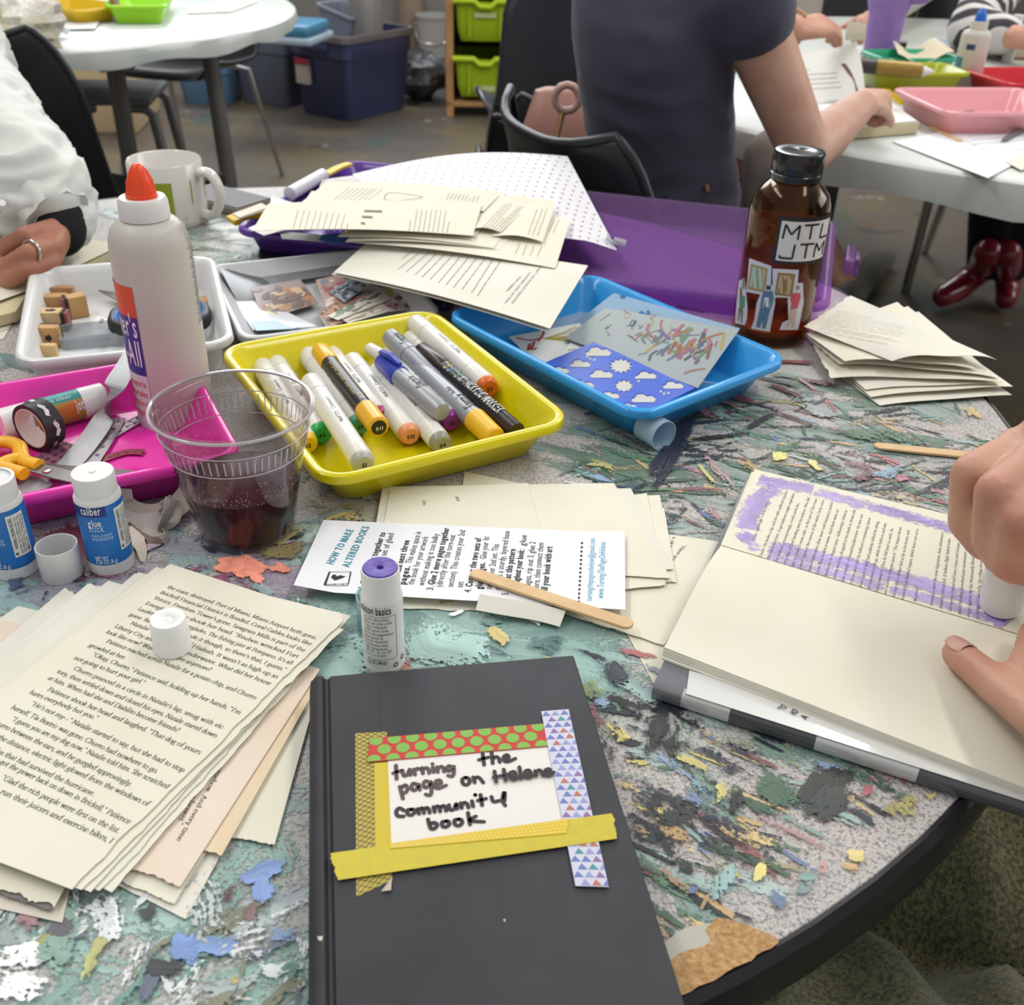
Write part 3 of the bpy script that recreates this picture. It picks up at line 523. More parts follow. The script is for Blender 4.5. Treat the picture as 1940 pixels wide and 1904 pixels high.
pnk, PM, pw, pd = tray('plastic_tray', [(-60, 735), (428, 652), (372, 880), (-210, 990)], .035, plastic('pink_plastic', '#e832a6'), 'hot pink plastic tray holding scissors and washi tape', G_T, r=.018)
wht, WM, ww, wd = tray('plastic_tray', [(66, 500), (418, 486), (432, 640), (8, 700)], .035, plastic('white_plastic', '#d3d2d0', rough=.3), 'white plastic tray with wooden rubber stamps', G_T, inset=.006)
gry, GM, gw, gd = tray('plastic_tray', [(408, 505), (720, 462), (850, 600), (430, 640)], .024, plastic('pale_grey_plastic', '#c2c2c4', rough=.3), 'pale grey tray heaped with magazine cuttings behind the yellow tray', G_T, r=.02)
# ---------------------------------------------------------------- marker pens in the yellow tray
ink = mat('printed_black', '#1c1c1e', rough=.5)
wpl = mat('marker_white_plastic', '#d9d6cf', rough=.32); gap_m = mat('cap_seam_grey', '#77756f', rough=.5)
def along(tip, tail, z0, z1): return P(*tip, z0), P(*tail, z1)
def on_axis(A, B, r):
    x = (B - A).normalized(); y = V((0, 0, 1)).cross(x).normalized(); z = x.cross(y)
    return Matrix(((x.x, y.x, z.x, A.x), (x.y, y.y, z.y, A.y), (x.z, y.z, z.z, A.z), (0, 0, 0, 1)))
def xl(mb, prof, M, n=24, mi=0, flat=1.0):
    """a lathe along local x; prof = (x, r)"""
    mb.loft([[M @ V((x, r * math.cos(2 * math.pi * k / n), r * flat * math.sin(2 * math.pi * k / n))) for k in range(n)] for x, r in prof], mi=mi)
def wrap_text(mb, M, text, x0, x1, r, h, ang, font='sans', bold=0.0, mi=0, flip=1):
    """lettering printed along a barrel: runs local x0->x1, centred at angle ang, h = em"""
    w, vs, fs = layout(text, font, bold)
    if not vs: return
    k = (x1 - x0) / w; out = []
    for x, y in vs:
        a = ang + flip * (y - .35) * h / r; out.append(M @ V((x0 + x * k, (r + .00025) * math.cos(a), (r + .00025) * math.sin(a))))
    mb.add(out, fs, mi)
G_M = 'marker pens in the yellow tray'
def twin_marker(front, back, zf, zb, ccol, code, label, r=.0088, text='MARTO1   Common\'s', seam=(.24, .78), num_ink='#1c1c1e'):
    """two-ended round marker: back = far end px, front = near end with the coloured cap disc"""
    A, B = along(front, back, zf, zb); L = (B - A).length; M = on_axis(A, B, r)
    t = thing('marker_pen', (A + B) / 2 - V((0, 0, r)), label, 'marker', G_M); cm = mat('marker_cap_' + ccol.strip('#'), ccol, rough=.3)
    b = MB(); xl(b, [(L * .22, r), (L * .8, r)], M); b.build('barrel', wpl, t)
    c = MB(); xl(c, [(.006, r * .97), (.008, r * 1.02), (L * .215, r * 1.02), (L * .218, r * .95)], M); c.build('front_cap', wpl, t)
    c = MB(); xl(c, [(L * .805, r * .95), (L * .81, r * 1.02), (L - .003, r * 1.0), (L - .001, r * .9)], M); c.build('rear_cap', wpl, t)
    d = MB(); xl(d, [(-.001, r * .72), (.0, r * .86), (.003, r * .98), (.0062, r * .98)], M); d.build('colour_end', cm, t)
    d = MB(); xl(d, [(L - .0012, r * .9), (L + .0006, r * .8)], M); d.build('colour_end', cm, t)
    x = MB(); z0 = M @ V((-.0013, 0, 0)); Mn = Matrix.Identity(4)
    w, vs, fs = layout(code, 'sans', .02); k = r * .55
    sg = -1 if code in ('103', '69', '15') else 1; x.add([M @ V((-.0014, -sg * (px_ - w / 2) * k, sg * (py_ - .35) * k)) for px_, py_ in vs], fs)
    wrap_text(x, M, text, L * .36, L * .66, r, .0052, math.pi * .5, mi=0, flip=-1)
    x.build('printing', ink, t); return t
zt = .0125
twin_marker((583, 843), (494, 690), zt, zt + .002, '#e3b820', '32', 'white twin marker with deep yellow end, furthest left and half hidden by the cup')
twin_marker((610, 824), (518, 680), zt, zt + .002, '#1f9d4e', '44', 'white twin marker with bright green end marked 44')
twin_marker((690, 880), (588, 722), zt + .012, zt + .012, '#a9a9a2', '15', 'white twin marker with pale grey end, nearest the front rim of the yellow tray')
twin_marker((682, 808), (580, 668), zt, zt + .004, '#3f9a72', '69', 'white twin marker with sea green end marked 69')
twin_marker((722, 792), (622, 664), zt - .001, zt + .001, '#a83468', '8', 'white twin marker with dark pink end beneath the yellow and black pen')
twin_marker((778, 826), (666, 682), zt, zt + .003, '#dd9063', '103', 'white twin marker with salmon orange end marked 103')
twin_marker((838, 842), (715, 700), zt, zt + .004, '#8d8d80', '64', 'white twin marker with olive grey end beside the front rim')
twin_marker((856, 800), (738, 668), zt, zt + .003, '#8b2f88', '85', 'white twin marker with purple end marked 85')
twin_marker((880, 740), (776, 640), zt + .002, zt + .004, '#b9b8b0', '9', 'plain white twin marker between the silver pen and the orange ended marker', text='MARTO1')
twin_marker((927, 736), (786, 612), zt + .014, zt + .014, '#d96a1c', '23', 'white twin marker with orange end marked 23, against the right wall of the tray', r=.0095)
def pen_thing(front, back, zf, zb, r, label, parts, printing=(), flat=1.0, name='marker_pen'):
    A, B = along(front, back, zf, zb); L = (B - A).length; M = on_axis(A, B, r)
    t = thing(name, (A + B) / 2 - V((0, 0, r)), label, 'marker', G_M)
    for nm, prof, m in parts:
        b = MB(); xl(b, [(x * L, q * r) for x, q in prof], M, 28, flat=flat); b.build(nm, m, t)
    for txt, x0, x1, h, ang, m in printing:
        b = MB(); (wrap_text(b, M, txt, x0 * L, x1 * L, r, h, ang, 'sans', .02, flip=1) if txt[:3] == 'ACR' else wrap_text(b, M, txt, min(x0, x1) * L, max(x0, x1) * L, r, h, ang, 'sans', .02, flip=-1)); b.build('printing', m, t)
    return t, M, L
ycap = mat('golden_yellow_plastic', '#e0a91c', rough=.3); blk = mat('gloss_black_plastic', '#1d1b1c', rough=.28); silver = mat('satin_silver_plastic', '#9d9fa3', rough=.35, metal=.25)
bluecap = mat('cobalt_plastic', '#2b3fae', rough=.3); brn = mat('dark_brown_plastic', '#2e1d1e', rough=.3); goldprint = mat('gold_print', '#c9b25a', rough=.4); whiteprint = mat('white_print', '#d8d6d0', rough=.5); greenp = mat('deep_green_plastic', '#177a4a', rough=.35)
t, M, L = pen_thing((718, 810), (606, 664), zt + .014, zt + .013, .0084, 'black barrelled paint pen with yellow caps at both ends marked 011',
    [('front_cap', [(0, .7), (.004, .9), (.01, 1), (.2, 1.05), (.21, .9)], ycap), ('barrel', [(.2, .92), (.8, .92)], blk), ('rear_cap', [(.8, .95), (.82, 1.02), (.98, 1), (1, .85)], ycap), ('end_disc', [(-.008, .5), (-.004, .7), (.004, .72)], blk)], [('0 1 1', .3, .24, .006, 1.57, goldprint)])
b = MB(); w_, vs, fs = layout('011', 'sans', .02); b.add([M @ V((-.0016, -(x - w_ / 2) * .0042, (y - .35) * .0042)) for x, y in vs], fs); b.build('number', whiteprint, t)
b = MB(); wrap_text(b, M, 'acrylic paint marker', L * .74, L * .3, .0078, .004, 1.2, flip=1); b.build('small_print', goldprint, t)
t, M, L = pen_thing((836, 780), (722, 684), zt + .015, zt + .016, .0082, 'silver grey permanent marker with cobalt blue clip cap',
    [('barrel', [(-.02, .5), (-.01, .85), (.02, 1), (.68, 1)], silver), ('cap', [(.66, 1), (.67, 1.12), (.98, .9), (1.0, .7)], bluecap)], [('Sharpie', .5, .3, .011, 1.5, ink)])
b = MB(); b.tube([M @ V((L * .99, 0, .008)), M @ V((L * .8, 0, .0125)), M @ V((L * .66, 0, .0115))], [.0028, .0032, .002], 8); b.build('clip', bluecap, t)
t, M, L = pen_thing((938, 830), (781, 684), zt + .006, zt + .010, .0088, 'silver grey permanent marker with yellow cap leaning on the front rim',
    [('cap', [(0, .85), (.01, .98), (.22, 1.08), (.225, .95)], mat('warm_yellow_plastic', '#e5b324', rough=.35)), ('barrel', [(.22, .98), (.9, .98), (.99, .75), (1.0, .5)], silver)], [('Sharpie', .42, .26, .015, 1.5, ink), ('Fine Point', .52, .44, .006, 1.3, ink)])
t, M, L = pen_thing((872, 764), (738, 637), zt + .004, zt + .018, .0086, 'all silver permanent marker with rounded end lying under the black acrylic marker',
    [('barrel', [(.3, .98), (.7, 1.0)], silver), ('cap', [(.7, 1.05), (.99, .92), (1, .7)], silver), ('nose', [(.28, .6), (.3, .98)], silver)], [('Sharpie', .92, .76, .012, 1.5, ink)])
t, M, L = pen_thing((980, 818), (797, 662), zt + .009, zt + .017, .0078, 'black acrylic marker with rainbow lettering and dark brown cap',
    [('end', [(0, .7), (.005, .9), (.1, .95), (.11, .8)], brn), ('barrel', [(.1, .92), (.74, .95)], blk), ('cap', [(.74, .98), (.76, 1.06), (.985, 1), (1, .8)], brn)], [('ACRYLIC MARKER', .48, .14, .0125, 1.5, whiteprint), ])
for k, (ch, c) in enumerate(zip('TEETEM', ['#b59a3a', '#b5a03a', '#4f7fb5', '#4d9a6a', '#4fa86a', '#d9d9d2'])):
    b = MB(); x0 = L * (.74 - .038 * k); wrap_text(b, M, ch, x0, x0 - L * .032, .0073, .0115, 1.5, 'sans', .03, flip=1); b.build('letter', mat('print_' + c[1:], c, rough=.4), t)
pen_thing((826, 738), (700, 660), zt + .001, zt + .006, .006, 'thin ivory pen under the blue capped marker', [('barrel', [(0, .8), (.02, 1), (.8, 1)], wpl), ('cap', [(.8, 1.05), (1, .9)], wpl)])
pen_thing((852, 762), (798, 690), zt + .0, zt + .004, .006, 'deep green pen showing between the silver and black markers', [('barrel', [(0, .8), (.03, 1), (.97, 1), (1, .8)], greenp)])
# ---------------------------------------------------------------- blue tray contents
fz = .0045
paperw = mat('white_drawing_paper', '#dfe0db', rough=.75)
vel = mat('vellum_film', '#b4bcbc', rough=.5, thin=.2)
clear = mat('frosted_clear_film', '#bcd8ea', rough=.35, thin=.45)
def flat_sheet(name, pix, zs, m, label, cat, group=None, extra=None, extra_mats=(), t=.0004, torn=None, bend=None, seed=0, nx=8, ny=8):
    zs = zs if isinstance(zs, (list, tuple)) else [zs] * 4
    S = Sheet([P(x, y, z) for (x, y), z in zip(pix, zs)], bend, torn, seed)
    return S, S.build(name, [m] + list(extra_mats), nx, ny, t, extra=extra, label=label, cat=cat, group=group)
def scr(c): return mat('ink_' + c.strip('#'), c, rough=.55, thin=.25)
disc = MB(); c0 = P(1100, 612, fz + .0006); disc.lathe([(.001, 0), (.034, 0), (.0342, .0004), (.034, .0008), (.001, .0008)], c0, 48); disc.build('plastic_disc', clear, label='translucent round plastic disc under the drawings in the blue tray', cat='disc')
flat_sheet('stencil_sheet', [(1163, 555), (1402, 622), (1330, 690), (1085, 615)], [.034, .040, .020, .007], clear, 'translucent pale blue plastic sheet at the back of the blue tray', 'plastic sheet', extra=lambda S, mb: [S.stroke(mb, [(1178, 561), (1182, 563)], .004, 1), S.stroke(mb, [(1214, 592), (1222, 598)], .004, 1), S.stroke(mb, [(1228, 590), (1230, 600)], .003, 1)], extra_mats=[scr('#2c78bd')])
fl = ['#b0423c', '#c06a40', '#d3b63a', '#4d8a74', '#3f6f8a', '#7d4a86', '#c05a7c', '#39424a', '#8a4a3a', '#59925a', '#a8783a', '#6a5aa8']
def scribbles(S, mb):
    r = random.Random(3)
    for k in range(95):
        x, y = r.gauss(1285, 42), r.gauss(648, 24); a = r.gauss(-.9, .5); l = r.uniform(12, 44)
        q = [(x, y), (x + l * .5 * math.cos(a) + r.uniform(-5, 5), y + l * .5 * math.sin(a) * .8), (x + l * math.cos(a) + r.uniform(-7, 7), y + l * math.sin(a) * .7)]
        uv = S.inv(*q[0]); uv2 = S.inv(*q[2])
        if all(.02 < t_ < .98 for t_ in uv + uv2): S.stroke(mb, q, r.uniform(.0010, .0042), 1 + k % len(fl), n=3)
    for k in range(14):
        x, y = r.uniform(1130, 1240), r.uniform(596, 640); S.stroke(mb, [(x, y), (x + r.uniform(-12, 12), y + r.uniform(-8, 8)), (x + r.uniform(-14, 14), y + r.uniform(-10, 10))], .0008, 1 + r.randrange(12), n=3)
flat_sheet('vellum_drawing', [(1146, 583), (1400, 625), (1322, 735), (1070, 640)], [.026, .041, .013, .0115], vel, 'greyish vellum sheet scribbled with many coloured plant drawings', 'drawing', extra=scribbles, extra_mats=[scr('#%02x%02x%02x' % tuple(int(.62 * int(c[i:i + 2], 16) + .38 * 170) for i in (1, 3, 5))) for c in fl])
def flower(S, mb):
    r = random.Random(5)
    for k in range(15):
        a = r.uniform(-.9, .55); S.stroke(mb, [(1030, 642), (1055 + 20 * math.cos(a), 640 + 14 * math.sin(a)), (1064 + 40 * math.cos(a), 638 + 26 * math.sin(a))], .0008, 1 + k % 2, n=3)
    for q in ([(980, 640), (1005, 645), (1028, 640)], [(1004, 652), (1000, 664), (1010, 655)], [(1012, 648), (1008, 662), (1016, 660)], [(1020, 646), (1030, 632), (1028, 622)]): S.stroke(mb, q, .0022, 3, n=4)
flat_sheet('drawing_card', [(964, 638), (1098, 612), (1126, 650), (1026, 700)], [fz + .006, fz + .006, fz + .001, fz + .001], paperw, 'white card with yellow and red flower sketch in the blue tray', 'drawing', extra=flower, extra_mats=[scr('#cdb53a'), scr('#b8a03a'), scr('#c8524e')])
flat_sheet('drawing_card', [(1085, 644), (1212, 662), (1190, 712), (1040, 694)], [fz + .0045] * 4, mat('white_card_stock', '#e4e4df', rough=.7), 'small white card tucked under the blue stencil', 'card', extra=lambda S, mb: [S.stroke(mb, [(1076, 664), (1090, 662), (1100, 668)], .001, 1), S.stroke(mb, [(1180, 674), (1192, 672), (1200, 678)], .002, 2)], extra_mats=[scr('#6d6a62'), scr('#7d4a5a')])
# blue plastic stencil with weather shapes cut through: a solid sheet whose cut-outs show the paper beneath
st_m = mat('stencil_blue_plastic', '#3c5ec8', rough=.35, var=(60, '#4a66b8', .6)); cut = mat('paper_seen_through_cutout', '#c4c3bb', rough=.8); cut_shadow = mat('stencil_edge_shadow', '#1f3a9c', rough=.4)
def stencil(S, mb):
    def shape(cx, cy, pts, sc=1.0):
        mb_pts = [(cx + x * sc, cy + y * sc * .62) for x, y in pts]
        S.patch(mb, [(x - 1.2, y - 3.4) for x, y in mb_pts], .0002, 2); S.patch(mb, mb_pts, .00032, 1)  # darker offset copy paints the shadow along each cut edge
    cloud = [(-22, 8), (-26, 0), (-18, -6), (-14, -16), (-2, -18), (6, -10), (16, -12), (24, -2), (20, 8)]
    star = [((15 if k % 2 else 21) * math.cos(k * math.pi / 12), (15 if k % 2 else 21) * math.sin(k * math.pi / 12)) for k in range(24)]
    sun = [((18 if k % 2 else 13) * math.cos(k * math.pi / 10), (18 if k % 2 else 13) * math.sin(k * math.pi / 10)) for k in range(20)]
    for c in [(1134, 670, 1.0), (1100, 692, .8), (1062, 704, .7), (1140, 712, .9), (1225, 714, .8), (1104, 732, .9), (1156, 752, .75), (1220, 758, .95), (1276, 733, .8)]: shape(c[0], c[1], cloud, c[2])
    shape(1176, 694, star, 1.05); shape(1182, 732, sun, 1.0); shape(1192, 772, cloud, .6)
    for x, y in [(1112, 676), (1118, 680), (1126, 682), (1205, 716), (1210, 722), (1252, 742), (1258, 746), (1266, 745)]: S.patch(mb, [(x - 3, y), (x, y - 2), (x + 3, y), (x, y + 3)], .0003, 1)
flat_sheet('weather_stencil', [(1124, 648), (1324, 731), (1214, 786), (1020, 692)], [fz + .010, fz + .008, fz + .006, fz + .008], st_m, 'blue plastic stencil with clouds and suns cut out', 'stencil', extra=stencil, extra_mats=[cut, cut_shadow], t=.0012)
# ---------------------------------------------------------------- things that stand upright on the table
def z_at(b, py):
    lo, hi = 0.0, .5
    for _ in range(30):
        m = (lo + hi) / 2
        if PX(b + V((0, 0, m)))[1] > py: lo = m
        else: hi = m
    return lo
def facing(b): return math.atan2(EYE.y - b.y, EYE.x - b.x)
def cpatch(mb, b, r, a0, a1, z0, z1, mi=0, n=14, lift=.00025, r1=None):
    r1 = r if r1 is None else r1; vs = []
    for i in range(n + 1):
        a = a0 + (a1 - a0) * i / n
        vs += [(b.x + (r + lift) * math.cos(a), b.y + (r + lift) * math.sin(a), b.z + z0), (b.x + (r1 + lift) * math.cos(a), b.y + (r1 + lift) * math.sin(a), b.z + z1)]
    mb.add(vs, [(2 * i, 2 * i + 2, 2 * i + 3, 2 * i + 1) for i in range(n)], mi)
def ctext(mb, b, r, text, a0, a1, z, em, mi=0, font='sans', bold=.01, lift=.0005, vertical=False, z1=None):
    w, vs, fs = layout(text, font, bold); out = []
    for x, y in vs:
        if vertical: a = a0 - y * em / r; zz = z + (z1 - z) * x / w
        else: a = a0 + (a1 - a0) * x / w; zz = z + y * em
        out.append((b.x + (r + lift) * math.cos(a), b.y + (r + lift) * math.sin(a), b.z + zz))
    mb.add(out, fs, mi)
# clear cup of dark red drink
cupm = clear_mat('clear_cup_plastic', '#f6f4f4', .955, .04, 1.42)
drink_m = mat('dark_red_drink', '#3c0a16', rough=.25, spec=.08)
cb = P(470, 1003); cup = thing('plastic_cup', cb, 'clear ribbed plastic cup half full of dark red drink', 'cup')
def ribbed(prof, b, n=120, amp=None):
    loops = []
    for r, z, a in prof: loops.append([(b.x + (r + a * (1 if (k // 2) % 2 else -1)) * math.cos(2 * math.pi * k / n), b.y + (r + a * (1 if (k // 2) % 2 else -1)) * math.sin(2 * math.pi * k / n), b.z + z) for k in range(n)])
    return loops
oz = [(.001, .003, 0), (.026, .003, 0), (.0285, .0006, 0), (.0305, .0008, 0), (.0318, .004, 0), (.0332, .012, 0), (.0337, .013, 0), (.0392, .043, 0), (.0428, .064, 0), (.0434, .066, 0), (.0442, .068, .0006), (.0466, .080, .0006), (.0474, .082, 0), (.0486, .0905, 0),
      (.0512, .0925, 0), (.0520, .0945, 0), (.0512, .0962, 0), (.0492, .0962, 0), (.0480, .0935, 0), (.0477, .0905, 0), (.0465, .082, 0), (.0457, .080, .0004), (.0433, .068, .0004), (.0425, .066, 0), (.0419, .064, 0), (.0383, .043, 0), (.0328, .013, 0), (.0308, .005, 0), (.0285, .0045, 0), (.001, .0045, 0)]
mb = MB(); mb.loft(ribbed(oz, cb)); mb.build('cup_wall', cupm, cup, smooth=40)
mb = MB()
for k in range(64):
    a = 2 * math.pi * k / 64; q0, q1 = a - .012, a + .012; mb.add([(cb.x + r * math.cos(q), cb.y + r * math.sin(q), cb.z + z) for q, r, z in ((q0, .0449, .0690), (q1, .0449, .0690), (q1, .0471, .0795), (q0, .0471, .0795))], [(0, 1, 2, 3)])
for z, r in ((.0668, .0441), (.0815, .0477)): mb.tube([cb + V((r * math.cos(k * .1309), r * math.sin(k * .1309), z)) for k in range(49)], .0004, 6)
mb.tube([cb + V((.0514 * math.cos(k * .0873), .0514 * math.sin(k * .0873), .0946)) for k in range(73)], .0011, 8)
mb.build('flute_rim_highlights', mat('flute_highlight', '#d8d4d6', rough=.1, thin=.45), cup, smooth=0)  # pale strips and lip ring paint highlights onto the flutes and rim
mb = MB(); mb.lathe([(.001, .0052), (.0296, .0054), (.0314, .0085), (.0372, .040), (.0366, .0402), (.001, .0404)], cb, 64); mb.build('drink', drink_m, cup, label='dark red drink')
mb = MB(); r_ = random.Random(2)
drop = mat('water_droplets', '#e8e6e8', rough=.08, spec=.7)
for k in range(420):
    a = facing(cb) + r_.gauss(.25, .95) + (math.pi if k % 3 == 0 else 0); z = .0412 + abs(r_.gauss(0, .0085)); z = min(z, .062); rr = .0383 + (z - .043) * .1715 - .00015
    s_ = r_.uniform(.00018, .00042) * (1.5 if r_.random() < .08 else 1)
    p = cb + V((rr * math.cos(a), rr * math.sin(a), z)); q = V((-math.cos(a), -math.sin(a), 0)); t = V((-math.sin(a), math.cos(a), 0)); u = V((0, 0, 1))
    mb.add([p + t * s_, p + u * s_, p - t * s_, p - u * s_, p + q * s_], [(0, 1, 4), (1, 2, 4), (2, 3, 4), (3, 0, 4)])
mb.build('condensation', drop, cup, smooth=80, kind='stuff')
# big bottle of white glue
gb = P(337, 792); hdpe = mat('milky_bottle_plastic', '#d6d0c6', rough=.34, trans=.25, ior=1.3, sss=.15); gl = thing('glue_bottle', gb, 'tall white glue bottle with orange red twist cap standing behind the clear cup', 'bottle')
zt_, zc, zo, zs = z_at(gb, 309), z_at(gb, 412), z_at(gb, 372), z_at(gb, 440)
GR_ = .0292
mb = MB(); mb.lathe([(.001, 0), (GR_ - .006, 0), (GR_ - .001, .002), (GR_, .007), (GR_ + .0004, .05), (GR_, zs - .012), (GR_ - .0006, zs - .004), (GR_ - .003, zs + .004), (GR_ - .008, zs + .0095), (.0155, zc), (.001, zc)], gb, 64); mb.build('bottle_body', hdpe, gl, smooth=60)
mb = MB(); n = 88; L_ = []
for r, z in [(.0172, zc + .0003), (.0176, zc + .002), (.0172, zo - .003), (.0158, zo), (.001, zo)]: L_.append([(gb.x + (r + (.0003 if k % 2 and .002 < r < .02 else 0)) * math.cos(2 * math.pi * k / n), gb.y + (r + (.0003 if k % 2 else 0)) * math.sin(2 * math.pi * k / n), gb.z + z) for k in range(n)])
mb.loft(L_); mb.build('screw_cap', mat('white_cap_plastic', '#dedcd8', rough=.35), gl, smooth=50)
mb = MB(); n = 48; L_ = []
for f, r in [(0, .0112), (.1, .0114), (.11, .0104), (.45, .0092), (.75, .0066), (.92, .0042), (.985, .0026), (1, .001)]: L_.append([(gb.x + (r + (.00035 if k % 4 < 2 and .1 < f < .7 else 0)) * math.cos(2 * math.pi * k / n), gb.y + (r + (.00035 if k % 4 < 2 and .1 < f < .7 else 0)) * math.sin(2 * math.pi * k / n), gb.z + zo + (zt_ - zo) * f) for k in range(n)])
mb.loft(L_); mb.build('twist_tip', mat('orange_red_plastic', '#e8481c', rough=.32, sss=.1), gl, smooth=60)
ga = facing(gb); l0, l1 = ga - 2.3, ga - .62; zA, zB = z_at(gb, 745), z_at(gb, 520)
lab = MB(); hz = zB - zA
cpatch(lab, gb, GR_ + .0004, l0, l1, zA + hz * .76, zB, 0, 20); cpatch(lab, gb, GR_ + .0004, l0, l1, zA + hz * .28, zA + hz * .76, 1, 20); cpatch(lab, gb, GR_ + .0004, l0, l1, zA - .03, zA + hz * .28, 2, 20)
ctext(lab, gb, GR_ + .0004, "Elmer's", l0 + .5, l1 - .04, zA + hz * .6, .026, 3); ctext(lab, gb, GR_ + .0004, 'Glue-All', l0 + .2, l1 - .05, zA + hz * .36, .03, 3)
for k, tx in enumerate(['Pega la mayoria', 'de los materiales', 'no toxico', 'secado rapido']): ctext(lab, gb, GR_ + .0004, tx, l0 + .4, l1 - .06, zA + hz * .18 - k * .0085, .008, 0)
lab.build('front_label', [mat('label_orange', '#d8512e', rough=.4), mat('label_indigo', '#34348a', rough=.4, var=(60, '#5a2c86', .8)), mat('label_milky', '#d9cdd4', rough=.4), mat('label_white', '#eceaea', rough=.4)], gl, smooth=60)
lab = MB(); l0, l1 = ga + 1.1, ga + 1.9
for k in range(34): cpatch(lab, gb, GR_ + .0004, l0 + (k % 3) * .05, l0 + .42 + (k * 7 % 5) * .05, .085 + k * .0024, .0858 + k * .0024, 0, 5)
lab.build('small_print', mat('fine_print_grey', '#6a6a70', rough=.5), gl, smooth=0)
# blue glue sticks
wcap = mat('glue_stick_white', '#d9d8d6', rough=.36); navy = mat('label_navy', '#1c2c78', rough=.4); bl = mat('label_blue', '#1a6cb8', rough=.36); ltx = mat('label_print_white', '#e6e8ea', rough=.45); ltx2 = mat('label_print_pale_blue', '#a8c8e6', rough=.45); warn = mat('warning_panel_white', '#dcdcd8', rough=.45)
G_G = 'blue labelled glue sticks'
def glue_stick(base, toppy, yaw, label, cap_on):
    t = thing('glue_stick', base, label, 'glue stick', G_G); H = z_at(base, toppy); R_ = .0142; f = facing(base) + yaw
    z1, z2, z3 = H * .13, H * .745, H * .775
    MB().lathe([(.001, 0), (R_ * .95, 0), (R_, .001), (R_, z1), (.001, z1)], base, 48).build('twist_base', wcap, t)
    MB().lathe([(R_ * .9, z1), (R_, z1 + .0002), (R_, z2), (R_ * .9, z2)], base, 48, caps=(True, True)).build('label_sleeve', bl, t)
    MB().lathe([(R_, z2 + .0001), (R_, z3), (R_ * .93, z3 + .002), (.001, z3 + .002)], base, 48).build('collar', wcap, t)
    R2 = R_ * .9
    if cap_on: prof = [(R2, z3 + .002), (R2, H - .001), (R2 * .96, H), (.0022, H), (.0018, H + .0006), (.001, H + .0006)]
    else: prof = [(R2, z3 + .002), (R2, H), (R2 * .86, H + .0002), (R2 * .84, H - .0012), (.001, H - .001)]
    MB().lathe(prof, base, 48).build('cap', wcap, t)
    b = MB(); cpatch(b, base, R_, f - 1.25, f + .28, z2 - (z2 - z1) * .16, z2, 0, 14); b.build('label_panel', navy, t)
    zz = lambda q: z1 + (z2 - z1) * q
    def put(tx, a0, a1, q, em, m):
        b = MB(); ctext(b, base, R_, tx, f + a0, f + a1, zz(q), em, bold=.012); b.build('lettering', m, t)
    put('caliber', -.78, .1, .885, .0082, ltx); put('glue', -.55, .02, .69, .0072, ltx); put('stick', -.55, .1, .6, .0072, ltx2); put('non-toxic', -.5, .38, .51, .004, ltx2); put('washable', -.5, .38, .45, .004, ltx2); put('NET WT', -.55, .0, .1, .0042, ltx); put('0.28 OZ (8 g)', -.55, .35, .035, .0042, ltx)
    b = MB(); cpatch(b, base, R_, f + .62, f + 1.42, zz(.2), zz(.92), 0, 10); b.build('warning_panel', warn, t)
    b = MB()
    ctext(b, base, R_, 'WARNING: CHOKING HAZARD', f + .84, 0, zz(.34), .0030, vertical=True, z1=zz(.88), lift=.0006, bold=.01)
    for k, tx in enumerate(['Small Parts. Not for children under 3 yrs.', 'Distributed by CVS Pharmacy, Inc.', 'One CVS Drive, Woonsocket, RI', 'Made in China']): ctext(b, base, R_, tx, f + .98 + k * .12, 0, zz(.24), .0017, vertical=True, z1=zz(.88), lift=.0006)
    for s_ in (0, 1): ctext(b, base, R_, '^', f + .86, 0, zz(.23), .004, vertical=True, z1=zz(.3), lift=.0006, bold=.02)
    b.build('warning_print', ink, t)
    return t
glue_stick(P(213, 1069), 893, -.1, 'blue labelled glue stick with white cap in front of the pink tray', True)
glue_stick(P(32, 1077), 905, -.55, 'blue labelled glue stick cut by the left edge, without its cap', False)
oc = P(120, 1088); mb = MB(); R2 = .0128; mb.lathe([(.001, 0), (R2 * .95, 0), (R2, .001), (R2, .0228), (R2 * .97, .0232), (R2 * .92, .0228), (R2 * .9, .003), (.001, .0028)], oc, 48); mb.build('loose_cap', wcap, label='white glue stick cap standing open end up between the blue glue sticks', cat='cap')
# purple glue stick without its cap
pb = P(729, 1255); H = z_at(pb, 1076); pt_ = thing('glue_stick', pb, 'white glue stick with purple glue showing, behind the black book', 'glue stick'); R_ = .0117
wp = mat('glue_stick_bright_white', '#e4e2df', rough=.3)
MB().lathe([(.001, 0), (R_, 0), (R_, H * .06), (R_ * .96, H * .065), (R_, H * .07), (R_, H * .7), (R_ * .99, H * .715), (R_ * 1.0, H * .735), (R_ * .93, H * .76), (R_ * .9, H * .985), (R_ * .88, H), (R_ * .82, H), (R_ * .81, H - .003), (.001, H - .003)], pb, 56).build('tube', wp, pt_)
MB().lathe([(.0018, H - .006), (.0019, H + .0004), (.004, H + .0012), (R_ * .78, H + .001), (R_ * .83, H + .0002), (R_ * .83, H - .004)], pb, 48, caps=(False, False)).build('purple_glue', mat('purple_glue', '#5c469c', rough=.5, var=(400, '#7d6cb8', .5), bump=(300, .0004)), pt_, label='purple glue stick tip')
MB().lathe([(.001, H - .004), (.0019, H - .004)], pb, 16).build('centre_hole', mat('hole_dark_purple', '#1a0f38', rough=.6), pt_)
f = facing(pb); b = MB()
ctext(b, pb, R_, 'amazon basics', f - 1.35, f + .42, H * .655, .0075, bold=.015)
